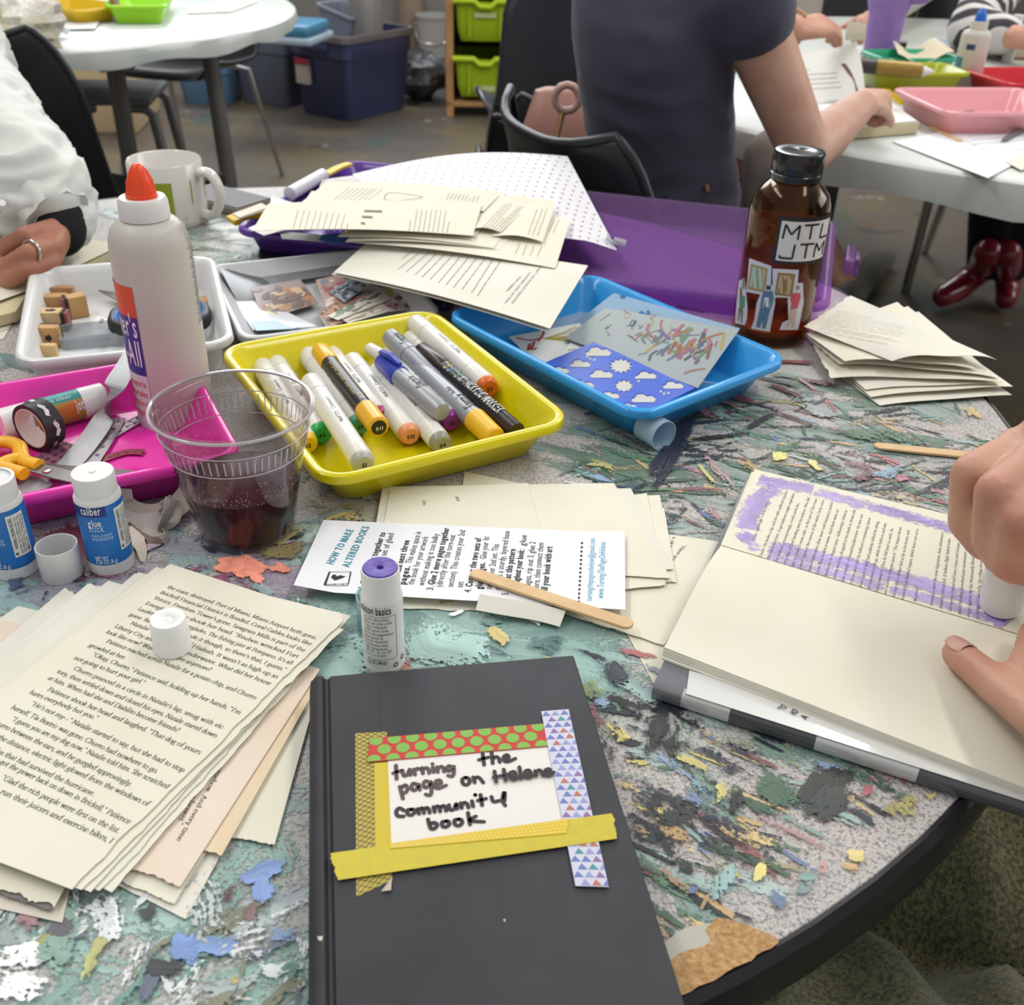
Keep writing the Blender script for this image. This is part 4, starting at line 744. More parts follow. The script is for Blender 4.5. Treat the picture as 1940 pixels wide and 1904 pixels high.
for k, tx in enumerate(['Purple Glue Stick', 'Bâton de colle violet', 'Violetter Klebestift', 'Colla stick viola', 'Barra de pegamento', 'púrpura', 'Paarse lijmstift', 'Fioletowy klej', 'Lila limpinne', 'スティック', 'スティックのり']): ctext(b, pb, R_, tx, f - 1.0, f + [.3, .45, .18, .25, .5, .0, .22, .2, .16, .38, .1][k], H * (.592 - .038 * k), .0024, bold=.005)
ctext(b, pb, R_, '7g (0.24oz)', f - .9, f + .12, H * .13, .0042)
for k in range(26): cpatch(b, pb, R_, f + .62, f + .66, H * (.19 + k * .0172), H * (.199 + k * .0172), 0, 1)
for k in range(22): cpatch(b, pb, R_, f - .85 + k * .067, f - .815 + k * .067, H * .625, H * .632, 0, 1); cpatch(b, pb, R_, f - .85 + k * .067, f - .815 + k * .067, H * .175, H * .182, 0, 1)
for a, z in ((.55, .1), (1.0, .14)):
    for q in range(8): cpatch(b, pb, R_, f + a + .1 * math.cos(q * .785) - .03, f + a + .1 * math.cos(q * .785) + .03, H * (z + .02 * math.sin(q * .785)) - .0004, H * (z + .02 * math.sin(q * .785)) + .0004, 0, 1)
b.build('printing', ink, pt_)
pc = P(716, 1186); MB().lathe([(.001, 0), (.0118, 0), (.0122, .001), (.0122, .024), (.0116, .024), (.0112, .002), (.001, .002)], pc, 40).build('loose_cap', mat('frosted_clear_cap', '#c8dde2', rough=.25, thin=.55), label='frosted clear cap standing behind the purple glue stick', cat='cap')
# frosted cap lying by the blue tray
A_, B_ = P(1228, 808, .0125), P(1258, 826, .0125); M_ = on_axis(B_, A_, .0125); mb = MB(); L0 = .022
xl(mb, [(0, .0118), (0, .0125), (L0, .0122), (L0 + .0012, .011), (L0 + .0012, .001), (L0, .001), (L0 - .0005, .0108), (.0006, .0116)], M_, 40); mb.f = [f_ for f_ in mb.f if len(f_) == 4]; mb.m = [0] * len(mb.f); mb.build('loose_cap', mat('frosted_blue_clear_cap', '#cfe2f0', rough=.25, thin=.45), label='frosted clear cap lying on its side at the corner of the blue tray', cat='cap')
# craft sticks
wood = mat('pale_birch', '#d9b98e', rough=.6, var=(40, '#c7a273', .6), bump=(120, .0002), stretch=(1, 1, 1))
def craft_stick(a, b, z, w, label, za=None, t=.0019):
    A, B = P(*a, z), P(*b, z if za is None else za); L = (B - A).length; M = frame(A, B - A); pts = []
    for k in range(13): q = math.pi / 2 + math.pi * k / 12; pts.append((w / 2 + w / 2 * math.cos(q), w / 2 * math.sin(q)))
    for k in range(13): q = -math.pi / 2 + math.pi * k / 12; pts.append((L - w / 2 + w / 2 * math.cos(q), w / 2 * math.sin(q)))
    mb = MB(); mb.prism(pts, 0, t, 0, M); return mb.build('craft_stick', wood, bevel=.0004, label=label, cat='stick')
craft_stick((892, 1086), (1199, 1188), .0085, .0098, 'pale wooden craft stick lying across the white how-to handout')
craft_stick((1655, 846), (1895, 871), .0012, .0102, 'pale wooden craft stick on the bare table behind the gluing hand')
# ---------------------------------------------------------------- pink tray contents
pz = .004
tr = thing('washi_tape_roll', P(78, 835, pz), 'roll of black washi tape with white moustaches in the pink tray', 'tape')
A_ = P(58, 812, .0225); ax = V((.45, .89, -.02)).normalized(); M_ = on_axis(A_, A_ + ax * .0155, .02); w_ = .0155
mb = MB(); xl(mb, [(0, .0158), (0, .0188), (w_, .0188), (w_, .0158), (0, .0158)], M_, 56); mb.f = [f_ for f_ in mb.f if len(f_) == 4]; mb.m = [0] * len(mb.f); mb.build('tape_winding', mat('black_washi', '#1f1d20', rough=.5), tr)
mb = MB(); xl(mb, [(-.0003, .0146), (-.0004, .0156), (w_ + .0004, .0156), (w_ + .0003, .0146), (-.0003, .0146)], M_, 56); mb.f = [f_ for f_ in mb.f if len(f_) == 4]; mb.m = [0] * len(mb.f); mb.build('cardboard_core', mat('cardboard_core', '#d8c9bf', rough=.7), tr)
mb = MB()
def mous(a0, xm):
    pts = [(-.0072, .0016), (-.0058, .0002), (-.004, .0016), (-.0018, .0026), (0, .0016), (.0018, .0026), (.004, .0016), (.0058, .0002), (.0072, .0016), (.005, -.0022), (.0022, -.0014), (0, -.0004), (-.0022, -.0014), (-.005, -.0022)]
    mb.add([M_ @ V((xm + y, .0191 * math.cos(a0 + x / .019), .0191 * math.sin(a0 + x / .019))) for x, y in pts], [tuple(range(len(pts)))])
for k in range(7): mous(k * .9 + .35, w_ * (.55 if k % 2 else .45))
mb.build('moustache_print', mat('white_tape_print', '#cfcccb', rough=.5), tr)
A_, B_ = P(2, 806, .017), P(202, 752, .017); L = (B_ - A_).length; M_ = on_axis(A_, B_, .0125)
t = thing('glue_stick', (A_ + B_) / 2 - V((0, 0, .0125)), 'white glue stick with teal and orange label lying in the pink tray', 'glue stick')
for nm, prof, m in [('tail_end', [(0, .0118), (.001, .0125), (L * .26, .0125), (L * .26, .012)], wp), ('label_sleeve', [(L * .26, .0123), (L * .74, .0123)], mat('label_teal', '#3e938f', rough=.4)), ('cap', [(L * .74, .0125), (L * .97, .0122), (L * .985, .011), (L, .009)], wp)]:
    b = MB(); xl(b, prof, M_, 40); b.build(nm, m, t)
def band(x0, x1, a0, a1, m, nm, r=.0124):
    b = MB(); n = 10; vs = []
    for i in range(n + 1):
        a = a0 + (a1 - a0) * i / n; vs += [M_ @ V((x0 * L, r * math.cos(a), r * math.sin(a))), M_ @ V((x1 * L, r * math.cos(a), r * math.sin(a)))]
    b.add(vs, [(2 * i, 2 * i + 1, 2 * i + 3, 2 * i + 2) for i in range(n)]); b.build(nm, m, t)
band(.27, .74, 2.3, 4.2, mat('label_orange_art', '#c8662c', rough=.4, var=(90, '#7d9a3c', .9)), 'label_art'); b = MB(); wrap_text(b, M_, 'jot', L * .66, L * .74, .0126, .012, 2.7, flip=-1, bold=.03); b.build('logo', ltx, t)
b = MB(); wrap_text(b, M_, 'dries clear', L * .34, L * .66, .0126, .0042, 2.02, flip=-1); b.build('small_print', ltx, t)
# yellow handled scissors
st = mat('brushed_steel', '#75726f', rough=.35, metal=.7); yh = mat('scissors_yellow', '#e8b01e', rough=.35)
sc = thing('scissors', P(50, 895, pz), 'yellow handled scissors lying in the pink tray', 'scissors')
b = MB(); b.prism([(0, 0), (1, 0), (1, 1)], 0, 0) if False else None
def blade(pix, z, th, nm, parent, m):
    b = MB(); pts = [P(*q, z) for q in pix]; n = len(pts); b.add([p for p in pts] + [p + V((0, 0, th)) for p in pts], [tuple(range(n)), tuple(range(n, 2 * n))] + [(i, (i + 1) % n, n + (i + 1) % n, n + i) for i in range(n)]); return b.build(nm, m, parent, smooth=0)
blade([(42, 890), (78, 880), (110, 888), (200, 912), (240, 932), (180, 926), (100, 908)], .011, .0012, 'blade', sc, st); blade([(52, 884), (80, 880), (130, 884), (250, 893), (270, 905), (150, 905), (90, 900)], .0098, .0011, 'blade', sc, mat('dark_steel', '#4f4a4a', rough=.4, metal=.7))
b = MB(); c_ = P(89, 893, .0122); b.lathe([(.001, .0014), (.0028, .0012), (.0032, 0)], c_, 20); b.build('rivet', mat('steel_rivet', '#a09d9a', rough=.25, metal=.9), sc)
for pix, nm in (([(74, 882), (48, 874), (40, 862), (36, 846), (18, 838), (-8, 838), (-40, 850), (-56, 872), (-30, 888), (0, 880), (20, 872), (40, 868)], 'handle'), ([(46, 898), (20, 890), (-6, 884), (-40, 886), (-70, 900), (-60, 925), (-20, 925), (0, 912), (22, 905)], 'handle')):
    pts = catmull([P(*q, .0125) for q in pix], 5); MB().tube(pts, [.0056] * len(pts), 10, flat=.8).build(nm, yh, sc, smooth=60)
# silver glitter tape and lace stickers
glit = mat('silver_glitter', '#a5a6a6', rough=.35, metal=.35, bump=(900, .0004)); lace = mat('silver_lace_film', '#a09aa0', rough=.3, metal=.3, thin=.25, bump=(600, .0003)); redl = mat('red_glitter', '#8e2a3c', rough=.35, metal=.2, bump=(900, .0005)); pinkl = mat('pink_glitter_film', '#a06a7c', rough=.35, metal=.2, thin=.2, bump=(900, .0004))
def strip(name, pts, wid, m, label, cat, holes=None, n=5, up=V((0, 0, 1)), t=.0005, group=None, extra=None, xm=()):
    p3 = catmull([P(*q[:2], q[2]) for q in pts], n); wid = wid if isinstance(wid, list) else [wid] * len(p3); b = MB(); top_, bot = [], []
    for i, p in enumerate(p3):
        d = (p3[min(i + 1, len(p3) - 1)] - p3[max(i - 1, 0)]).normalized(); s_ = up.cross(d).normalized(); nn = d.cross(s_); q = wid[min(i, len(wid) - 1)] / 2
        top_ += [p + s_ * q, p - s_ * q]; bot += [p + s_ * q - nn * t, p - s_ * q - nn * t]
    k = len(top_); n_ = len(p3); fs = []
    for i in range(n_ - 1): a = 2 * i; fs += [(a, a + 1, a + 3, a + 2), (k + a, k + a + 2, k + a + 3, k + a + 1), (a, a + 2, k + a + 2, k + a), (a + 1, k + a + 1, k + a + 3, a + 3)]
    fs += [(0, k, k + 1, 1), (k - 2, k - 1, 2 * k - 1, 2 * k - 2)]; b.add(top_ + bot, fs)
    if holes:
        for i in range(1, n_ - 1, holes[0]):
            p = p3[i]; d = (p3[i + 1] - p3[i - 1]).normalized(); s_ = up.cross(d).normalized(); nn = d.cross(s_)
            for sgn in holes[1]:
                c_ = p + s_ * wid[min(i, len(wid) - 1)] * sgn + nn * .0004
                b.add([c_ + (d * math.cos(h * .7854) + s_ * math.sin(h * .7854)) * holes[2] for h in range(8)], [tuple(range(8))], 1)
    if extra: extra(b, p3)
    return b.build(name, [m] + list(xm), smooth=40, label=label, cat=cat, group=group)
dk = mat('lace_hole', '#5c3058', rough=.4)
strip('glitter_tape', [(262, 655, .043), (243, 690, .0425), (224, 718, .041), (214, 742, .0345), (196, 792, .0125), (166, 838, .0085), (138, 872, .007), (112, 900, .0058)], .0185, glit, 'long silver glitter tape strip folded over the far rim of the pink tray', 'tape')
strip('lace_sticker', [(218, 792, .0065), (196, 830, .0062), (170, 870, .006), (140, 915, .0058)], .017, lace, 'wide silver dotted lace strip lying beside the glitter tape', 'sticker', holes=(2, (-.25, .2), .0016), xm=[dk])
strip('lace_sticker', [(278, 786, .0055), (250, 800, .0053), (215, 820, .0052), (170, 850, .0051)], [.008, .009, .010, .011, .012] + [.012] * 30, mat('silver_lace_bright', '#b3aeb4', rough=.25, metal=.4, thin=.15, bump=(700, .0003)), 'narrow silver lace strip with rounded tip pointing at the glue bottle', 'sticker', holes=(2, (-.22, .22), .0013), xm=[dk])
strip('lace_sticker', [(272, 856, .0052), (240, 856, .0049), (200, 868, .0047), (165, 884, .0046)], .008, redl, 'red glitter lace strip nearest the front rim of the pink tray', 'sticker', holes=(2, (0,), .0012), xm=[dk])
strip('lace_sticker', [(140, 842, .0046), (105, 862, .0046), (70, 880, .0045)], .022, pinkl, 'pink glitter dotted patch under the yellow scissors', 'sticker', holes=(2, (-.3, .0, .3), .002), xm=[dk])
strip('glitter_patch', [(20, 944, .0046), (45, 926, .0048), (78, 908, .005)], .026, mat('grey_glitter_pad', '#9d9ba0', rough=.45, bump=(900, .0003)), 'grey glitter patch below the scissors at the front of the pink tray', 'sticker')
# ---------------------------------------------------------------- white tray contents
swood = mat('stamp_wood', '#c49a66', rough=.6, var=(60, '#a97f4e', .7), bump=(150, .0002)); palew = mat('stamp_wood_pale', '#d3b583', rough=.6, var=(60, '#bd9a66', .6)); rub = mat('stamp_rubber_dark', '#33282c', rough=.6); rubp = mat('stamp_rubber_pink', '#8a4f52', rough=.6)
G_S = 'wooden rubber stamps in the white tray'
def stamp(px, size, yaw, side, label, m=swood, mark=False, z=.0035):
    c_ = P(*px, z); w_, d_, h_ = size; M = Matrix.Translation(c_) @ Matrix.Rotation(math.radians(yaw), 4, 'Z'); t = thing('rubber_stamp', c_, label, 'stamp', G_S)
    MB().box((-w_ / 2, -d_ / 2, 0), (w_ / 2, d_ / 2, h_), 0, M).build('wood_block', m, t, bevel=.0006, smooth=30)
    def slab(lo, hi, m_, nm): MB().box(lo, hi, 0, M).build(nm, m_, t, bevel=.0004, smooth=30)
    if side == 'x': slab((w_ / 2, -d_ / 2, .0005), (w_ / 2 + .0025, d_ / 2, h_), rub, 'cushion'); slab((w_ / 2 + .0025, -d_ / 2 + .001, .001), (w_ / 2 + .0055, d_ / 2 - .001, h_ - .001), rubp, 'rubber')
    if side == '-x': slab((-w_ / 2 - .0025, -d_ / 2, .0005), (-w_ / 2, d_ / 2, h_), rub, 'cushion'); slab((-w_ / 2 - .005, -d_ / 2 + .001, .001), (-w_ / 2 - .0025, d_ / 2 - .001, h_ - .001), rubp, 'rubber')
    if side == 'y': slab((-w_ / 2, d_ / 2, .0005), (w_ / 2, d_ / 2 + .003, h_), rub, 'cushion')
    if mark:
        pts = [(.005 * (1 + .3 * math.sin(k * 2.1)) * math.cos(k * .628), .003 * (1 + .4 * math.cos(k * 3)) * math.sin(k * .628)) for k in range(10)]
        if mark == 'top': MB().add([M @ V((x, y, h_ + .0002)) for x, y in pts], [tuple(range(10))]).build('printed_mark', ink, t)
        else: MB().add([M @ V((x * .6, -d_ / 2 - .0002, h_ * .5 + y)) for x, y in pts], [tuple(range(10))]).build('printed_mark', ink, t)
stamp((142, 556), (.022, .014, .0175), 8, 'x', 'wooden stamp at the far corner of the white tray, rubber face to the right', palew)
stamp((120, 572), (.024, .008, .016), 6, None, 'thin reddish stamp leaning behind the others at the tray edge', mat('stamp_wood_reddish', '#b58a63', rough=.6))
stamp((112, 590), (.020, .012, .017), 10, 'x', 'wooden stamp in the middle of the row, half hidden by the large square one')
stamp((150, 598), (.017, .014, .021), 34, '-x', 'large square wooden stamp turned at an angle, pink rubber to its left')
stamp((103, 624), (.020, .014, .019), 6, 'x', 'wooden stamp with a black print on its top', palew, 'top')
stamp((99, 655), (.018, .010, .019), 4, 'y', 'small wooden stamp with a black print on its front side', swood, 'front')
stamp((90, 676), (.019, .007, .012), 4, None, 'low pale wooden stamp nearest the front rim of the white tray', palew)
c_ = P(184, 645, .004); M_ = frame(c_, P(240, 640, .004) - c_); b = MB(); b.loft([rrect(0, 0, .062, .034, .008, 0, 5), rrect(0, 0, .064, .036, .009, .010, 5), rrect(0, 0, .060, .032, .008, .0125, 5), rrect(0, 0, .058, .030, .007, .0118, 5), rrect(0, 0, .062, .034, .008, .009, 5), rrect(0, 0, .060, .032, .007, .001, 5)], M=M_)
cbx = b.build('clear_box', mat('clear_case_plastic', '#dde0e2', rough=.12, thin=.78, spec=.6), label='small clear plastic case in the white tray', cat='box')
for (x0, y0, w_, d_) in ((.002, -.004, .005, .016), (.012, -.008, .005, .018), (-.016, -.012, .006, .003), (.004, .010, .004, .01)): MB().box((x0, y0, .0126), (x0 + w_, y0 + d_, .0128), 0, M_).build('dark_marking', mat('case_marking_grey', '#77787c', rough=.4), cbx, smooth=0)
sc = thing('scissors', P(300, 600, .005), 'blue and black handled scissors lying in the white tray', 'scissors')
blade([(186, 551), (250, 560), (300, 585), (290, 596), (235, 578)], .012, .0012, 'blade', sc, mat('blade_grey_steel', '#7e7a76', rough=.35, metal=.7)); blade([(200, 556), (255, 566), (305, 588), (290, 596)], .0108, .0011, 'blade', sc, st)
bh = mat('scissors_black', '#1c1b1e', rough=.45); bi = mat('scissors_blue', '#2f5fa8', rough=.45)
for pix in ([(300, 598), (258, 590), (224, 594), (214, 610), (222, 622), (262, 622), (300, 610)], [(318, 590), (352, 580), (384, 584), (392, 600), (380, 612), (345, 608), (318, 600)]):
    pts = catmull([P(*q, .019) for q in pix], 5, True); MB().tube(pts + pts[:1], [.0048] * (len(pts) + 1), 10, caps=False, flat=1.5).build('handle', bh, sc, smooth=60)
    MB().tube([p + V((0, 0, .0015)) + (sum(pts, V()) / len(pts) - p) * .12 for p in pts + pts[:1]], [.0036] * (len(pts) + 1), 8, caps=False, flat=1.5).build('finger_grip', bi, sc, smooth=60)
strip('wood_scrap', [(380, 580, .008), (388, 560, .008)], .008, mat('tan_scrap', '#c79a76', rough=.7), 'tan wooden scrap at the right end of the white tray', 'scrap', t=.003)
# torn curls of paper beside the pink tray
scrap_m = mat('torn_paper_scrap', '#d3c6b8', rough=.8); grey_m = mat('torn_paper_grey', '#b6aca4', rough=.8)
strip('paper_curl', [(226, 925, .022), (232, 955, .010), (255, 972, .004), (290, 976, .003), (330, 962, .006), (356, 935, .014), (360, 915, .022)], .017, scrap_m, 'long curl of torn page standing on edge against the pink tray', 'paper', up=V((0, -.55, .8)).normalized())
strip('paper_curl', [(215, 975, .008), (250, 992, .004), (290, 990, .004), (318, 982, .006), (322, 962, .011), (312, 945, .018)], [.016] * 22 + [.009] * 30, grey_m, 'grey torn page curl with upturned end in front of the long curl', 'paper', up=V((.1, -.5, .85)).normalized())
strip('paper_curl', [(324, 945, .019), (318, 975, .012), (306, 1000, .003), (316, 1004, .002), (322, 1022, .001), (312, 1032, .001)], .009, grey_m, 'narrow folded strip of torn page standing right of the grey curl', 'paper', up=V((.8, -.1, .5)).normalized())
strip('paper_curl', [(222, 984, .004), (246, 1008, .003), (275, 1026, .002), (305, 1034, .001)], .010, mat('brown_glossy_scrap', '#6b4f45', rough=.4), 'dark brown glossy torn strip beside the blue glue stick', 'paper', up=V((.3, -.6, .7)).normalized())
strip('paper_curl', [(232, 1000, .006), (250, 1016, .006), (266, 1036, .004), (271, 1064, .001)], [.013] * 8 + [.010, .009, .008, .007, .006, .005, .004, .003, .002, .002], scrap_m, 'pale pointed torn strip nearest the blue glue stick', 'paper', up=V((.5, -.3, .8)).normalized())
strip('paper_curl', [(268, 1006, .003), (290, 1010, .002), (312, 1006, .002)], .010, grey_m, 'short grey flat torn strip under the folded strip', 'paper')
# ---------------------------------------------------------------- the pile of torn novel pages, front left
cream = mat('cream_book_paper', '#e2ddcb', rough=.8, var=(14, '#dad3bd', .5)); cream2 = mat('pale_book_paper', '#e0dccf', rough=.8, var=(14, '#d6d1c1', .5)); tan = mat('yellowed_book_paper', '#dcc4a2', rough=.8, var=(12, '#e2d0b2', .6)); peach = mat('peach_book_paper', '#dfcbb6', rough=.8, var=(12, '#e4d7c8', .6))
btext = mat('book_ink', '#3b3a38', rough=.7); faint = mat('show_through_ink', '#c4bda6', rough=.8)
G_P = 'torn novel pages in the pile at the front left'
NP = [0]
def page(name, pix, z, m, label, torn=None, group=None, extra=None, xm=(), bend=None, zs=None, cat='page', nx=12, ny=12, t=.0003):
    NP[0] += 1
    return flat_sheet(name, pix, zs or z, m, label, cat, group, extra, xm, t, torn, bend, NP[0], nx, ny)
def fan(px, py, dx, dy): return [(x + dx, y + dy) for x, y in zip(px, py)]
edge_dn = lambda a: (lambda u, v: a * (abs(2 * u - 1) ** 2) * v)
# lowest first
page('loose_page', [(395, 1190), (596, 1292), (352, 1741), (150, 1640)], .0016, cream2, 'lowest cream page of the front left pile, its corner nearest the black book', {'v1': .0004}, G_P)
page('loose_page', [(430, 1260), (596, 1330), (520, 1600), (300, 1560)], .0022, cream, 'cream page with a ragged lower end beside the spine of the black book', {'v1': .0012}, G_P)
page('loose_page', [(372, 1190), (596, 1285), (330, 1712), (120, 1620)], .0031, cream, 'cream page second from the bottom of the front left pile', {'v1': .001}, G_P)
page('loose_page', [(360, 1180), (600, 1300), (420, 1620), (180, 1560)], .0044, tan, 'lower yellowed page sticking out right of the printed page', {'v1': .0014}, G_P)
_, pg = page('loose_page', [(350, 1170), (606, 1268), (342, 1678), (130, 1600)], .0053, peach, 'peach page with ragged lower end under the yellowed pages', {'v1': .0016}, G_P)
page('loose_page', [(-60, 1500), (165, 1535), (118, 1748), (-140, 1690)], .0026, mat('grey_cream_paper', '#d5ccbd', rough=.8), 'greyish page with rounded corner at the very bottom left of the pile', None, G_P)
page('loose_page', [(-60, 1480), (180, 1540), (96, 1726), (-140, 1640)], .0046, mat('slate_paper', '#77736f', rough=.7), 'dark grey sheet peeking out at the lower left of the pile', {'v1': .0012}, G_P)
page('loose_page', [(-60, 1470), (200, 1540), (104, 1716), (-140, 1630)], .0056, cream, 'torn cream page above the dark grey sheet', {'v1': .0022}, G_P)
page('loose_page', [(-130, 1160), (92, 1188), (-60, 1400), (-260, 1360)], .0030, peach, 'pinkish page lying at the left edge beside the pile', None, G_P)
page('loose_page', [(34, 1148), (130, 1170), (20, 1300), (-130, 1260)], .0022, cream2, 'pale page tip above the pinkish page on the left', None, G_P)
page('loose_page', [(122, 1114), (190, 1150), (60, 1330), (-60, 1270)], .0040, cream2, 'pale page with pointed corner left of the printed page', {'v0': .002}, G_P)
page('loose_page', [(166, 1106), (330, 1150), (60, 1430), (-120, 1350)], .0050, cream2, 'pale page with torn top edge behind the white cap', {'v0': .002}, G_P)
page('loose_page', [(205, 1100), (560, 1200), (60, 1600), (-230, 1440)], .0062, cream2, 'pale page third below the printed page on its left side', {'u1': .001}, G_P)
for k, (pix, z, m, lab) in enumerate([
    ([(255, 1086), (660, 1172), (212, 1690), (-210, 1500)], .0072, cream, 'cream page with torn right edge, fourth below the printed page'),
    ([(262, 1084), (654, 1178), (190, 1688), (-214, 1498)], .0080, cream2, 'cream page with torn right edge, third below the printed page'),
    ([(300, 1078), (664, 1166), (172, 1690), (-230, 1506)], .0089, cream, 'cream page with torn right edge, second below the printed page'),
    ([(296, 1074), (650, 1192), (156, 1686), (-260, 1516)], .0098, cream, 'cream page with torn right edge directly below the printed page')]):
    page('loose_page', pix, z, m, lab, {'u1': .0014, 'v1': .0004}, G_P)
LINES = [
('the coast, destroyed. Port of Miami, Miami Airport both gone.', 812, 190, 1540, 443), ('Brickell Financial District is flooded. Coral Gables looks like', 777, 217, 1513, 472), ('Venice. Freedom Tower’s gone. Sawgrass Mills is part of the', 745, 243, 1482, 503),
('Everglades.” She shook her head. “Reuben wrecked Fort', 705, 270, 1449, 533), ('Lauderdale and the Everglades. The fishing pier at Pompano. It’s all', 668, 297, 1420, 565), ('gone. Bass’s and mine made it though, so there’s that, I guess.”', 627, 325, 1388, 598),
('Natalie was thinking of Hialeah. It wasn’t as high up as', 632, 367, 1349, 632), ('Liberty City and must all be underwater. What did her house', 555, 382, 1314, 665), ('look like now? Was it even there anymore?', 514, 410, 1022, 598), ('Patience reached across Natalie for a potato chip, and Churro', 515, 455, 1243, 735),
('growled at her.', 430, 475, 607, 540), ('“Okay, Churro,” Patience said, holding up her hands. “I’m', 445, 520, 1168, 808), ('not going to hurt your girl.”', 357, 537, 697, 662), ('Churro pranced in a circle in Natalie’s lap, smug with vic-', 355, 588, 1090, 882), ('tory, then settled down and closed his eyes. Natale stared down', 273, 603, 1053, 922),
('at him. When had she and Diablito become friends?', 230, 635, 865, 895), ('Patience shook her head and laughed. “That dog of yours', 228, 690, 972, 1003), ('hates everybody but you.”', 140, 705, 468, 835), ('“He’s not my~” Natalie started to say, but she had to stop', 145, 760, 892, 1090),
('herself. Tía Beatriz was gone. Churro had nowhere to go.', 50, 778, 762, 1095), ('“I guess you are my dog now,” Natalie told him. She scratched', 52, 835, 815, 1170), ('Churro between the ears, and he gurgled approvingly.', -48, 845, 635, 1160), ('In the distance, electric light glowed from the windows of', -52, 908, 718, 1255),
('condos that had survived the hurricane.', -82, 965, 453, 1205), ('got the power back on down in Brickell,” Patience', -5, 1045, 627, 1342), ('“Glad the rich people were first on the list.', 2, 1122, 575, 1387), ('run their juicers and exercise bikes, I', -2, 1190, 540, 1437)]
def novel(S, mb):
    k = 680 / 1750
    for tx, x0, y0, x1, y1 in LINES: S.text(mb, tx, (x0 * k, 1040 + y0 * k), (x1 * k, 1040 + y1 * k), .00195, mi=1)
TOPZ = .0108
TOP, _ = page('printed_page', [(322, 1068), (650, 1174), (134, 1684), (-290, 1524)], TOPZ, cream, 'top novel page with legible printed text and a white cap on it', {'u1': .0014}, G_P, novel, [btext])
def lowtext(S, mb):
    pass
S_ = Sheet([P(400, 1400, .0048), P(470, 1400, .0048), P(380, 1620, .0048), P(300, 1600, .0048)])
mb = MB(); pgS = Sheet([P(x, y, .0053) for x, y in [(350, 1170), (606, 1268), (342, 1678), (130, 1600)]])
pgS.text(mb, 'in her eyes somehow. And every time', (450, 1395), (334, 1593), .0017, mi=0); pgS.text(mb, 'had gone faraway.”', (385, 1470), (336, 1562), .0017, mi=0)
mb.build('print', btext, pg, smooth=0)
# white ribbed cap on the printed page
cb2 = TOP.at(328, 1228); H = z_at(cb2, 1172); n = 90; L_ = []
for r, z in [(.0092, 0), (.0104, .0004), (.0102, H * .55), (.0099, H * .93), (.0092, H), (.0034, H - .0002), (.0028, H - .001), (.0016, H - .0008), (.001, H - .0002)]: L_.append([(cb2.x + (r + (.00022 if k % 3 == 0 and .1 * H < z < .92 * H else 0)) * math.cos(2 * math.pi * k / n), cb2.y + (r + (.00022 if k % 3 == 0 and .1 * H < z < .92 * H else 0)) * math.sin(2 * math.pi * k / n), cb2.z + z + .0003) for k in range(n)])
mb = MB(); mb.loft(L_); mb.build('loose_cap', mat('bright_white_cap', '#ecebe8', rough=.35), smooth=60, label='white ribbed plastic cap sitting on the printed novel page', cat='cap')
# ---------------------------------------------------------------- pages and handout in the middle
G_C = 'blank cream pages in the middle of the table'
for pix, z, lab, torn in [
    ([(1060, 960), (1262, 1012), (1330, 1240), (1240, 1298)], .0006, 'lowest cream page running under the open book at its right', {'v1': .002}),
    ([(880, 893), (1240, 970), (1240, 1080), (860, 1050)], .0012, 'cream page whose corner points at the yellow tray', None),
    ([(1080, 985), (1390, 1030), (1258, 1222), (1030, 1150)], .0018, 'cream page with printed scraps of words beside the open book', {'v1': .0008}),
    ([(722, 950), (1250, 938), (1276, 1072), (700, 1120)], .0026, 'cream page with straight right edge under the handout', None),
    ([(1020, 985), (1258, 962), (1282, 1102), (1090, 1112)], .0032, 'cream page fourth from the top at the right of the handout', {'v1': .0014}),
    ([(760, 1130), (1182, 1100), (1253, 1165), (700, 1152)], .0014, 'cream page with ragged front edge just in front of the handout', {'v1': .003}),
    ([(700, 1010), (1225, 934), (1262, 1110), (720, 1130)], .0038, 'cream page third from the top under the handout', {'v1': .0012}),
    ([(730, 932), (1195, 925), (1276, 1078), (712, 1110)], .0046, 'cream page second from the top under the handout', None),
    ([(725, 922), (1163, 915), (1272, 1096), (700, 1060)], .0052, 'topmost blank cream page directly beneath the white handout', {'v1': .001})]:
    def wordy(S, mb, lab=lab):
        if 'printed' in lab: S.text(mb, 'He s', (1273, 1037), (1279, 1018), .0016, mi=1); S.text(mb, '“Have you', (1294, 1032), (1270, 1064), .0016, mi=1)
        if 'third' in lab: pass
    page('loose_page', pix, z, cream if 'second' not in lab else cream2, lab, torn, G_C, wordy, [btext])
def tops(S, mb): S.text(mb, 'Al', (862, 941), (866, 950), .0016, mi=1); S.text(mb, 'Do', (800, 949), (802, 958), .0016, mi=1)
page('loose_page', [(740, 926), (1000, 915), (1040, 1060), (712, 1070)], .0060, cream, 'cream page corner with two tiny printed words behind the handout', None, G_C, tops, [btext])
strip('torn_corner', [(905, 1140, .0085), (960, 1150, .0075), (1020, 1160, .006), (1066, 1172, .0055)], .0115, cream2, 'folded over torn page edge in front of the craft stick', 'page', up=V((0, -.4, .9)).normalized())
hand_p = mat('white_printer_paper', '#e6e6e8', rough=.7); hink = mat('handout_black', '#262629', rough=.7); teal = mat('handout_teal', '#3f8fa6', rough=.7); sky = mat('handout_light_blue', '#6fb0cf', rough=.7)
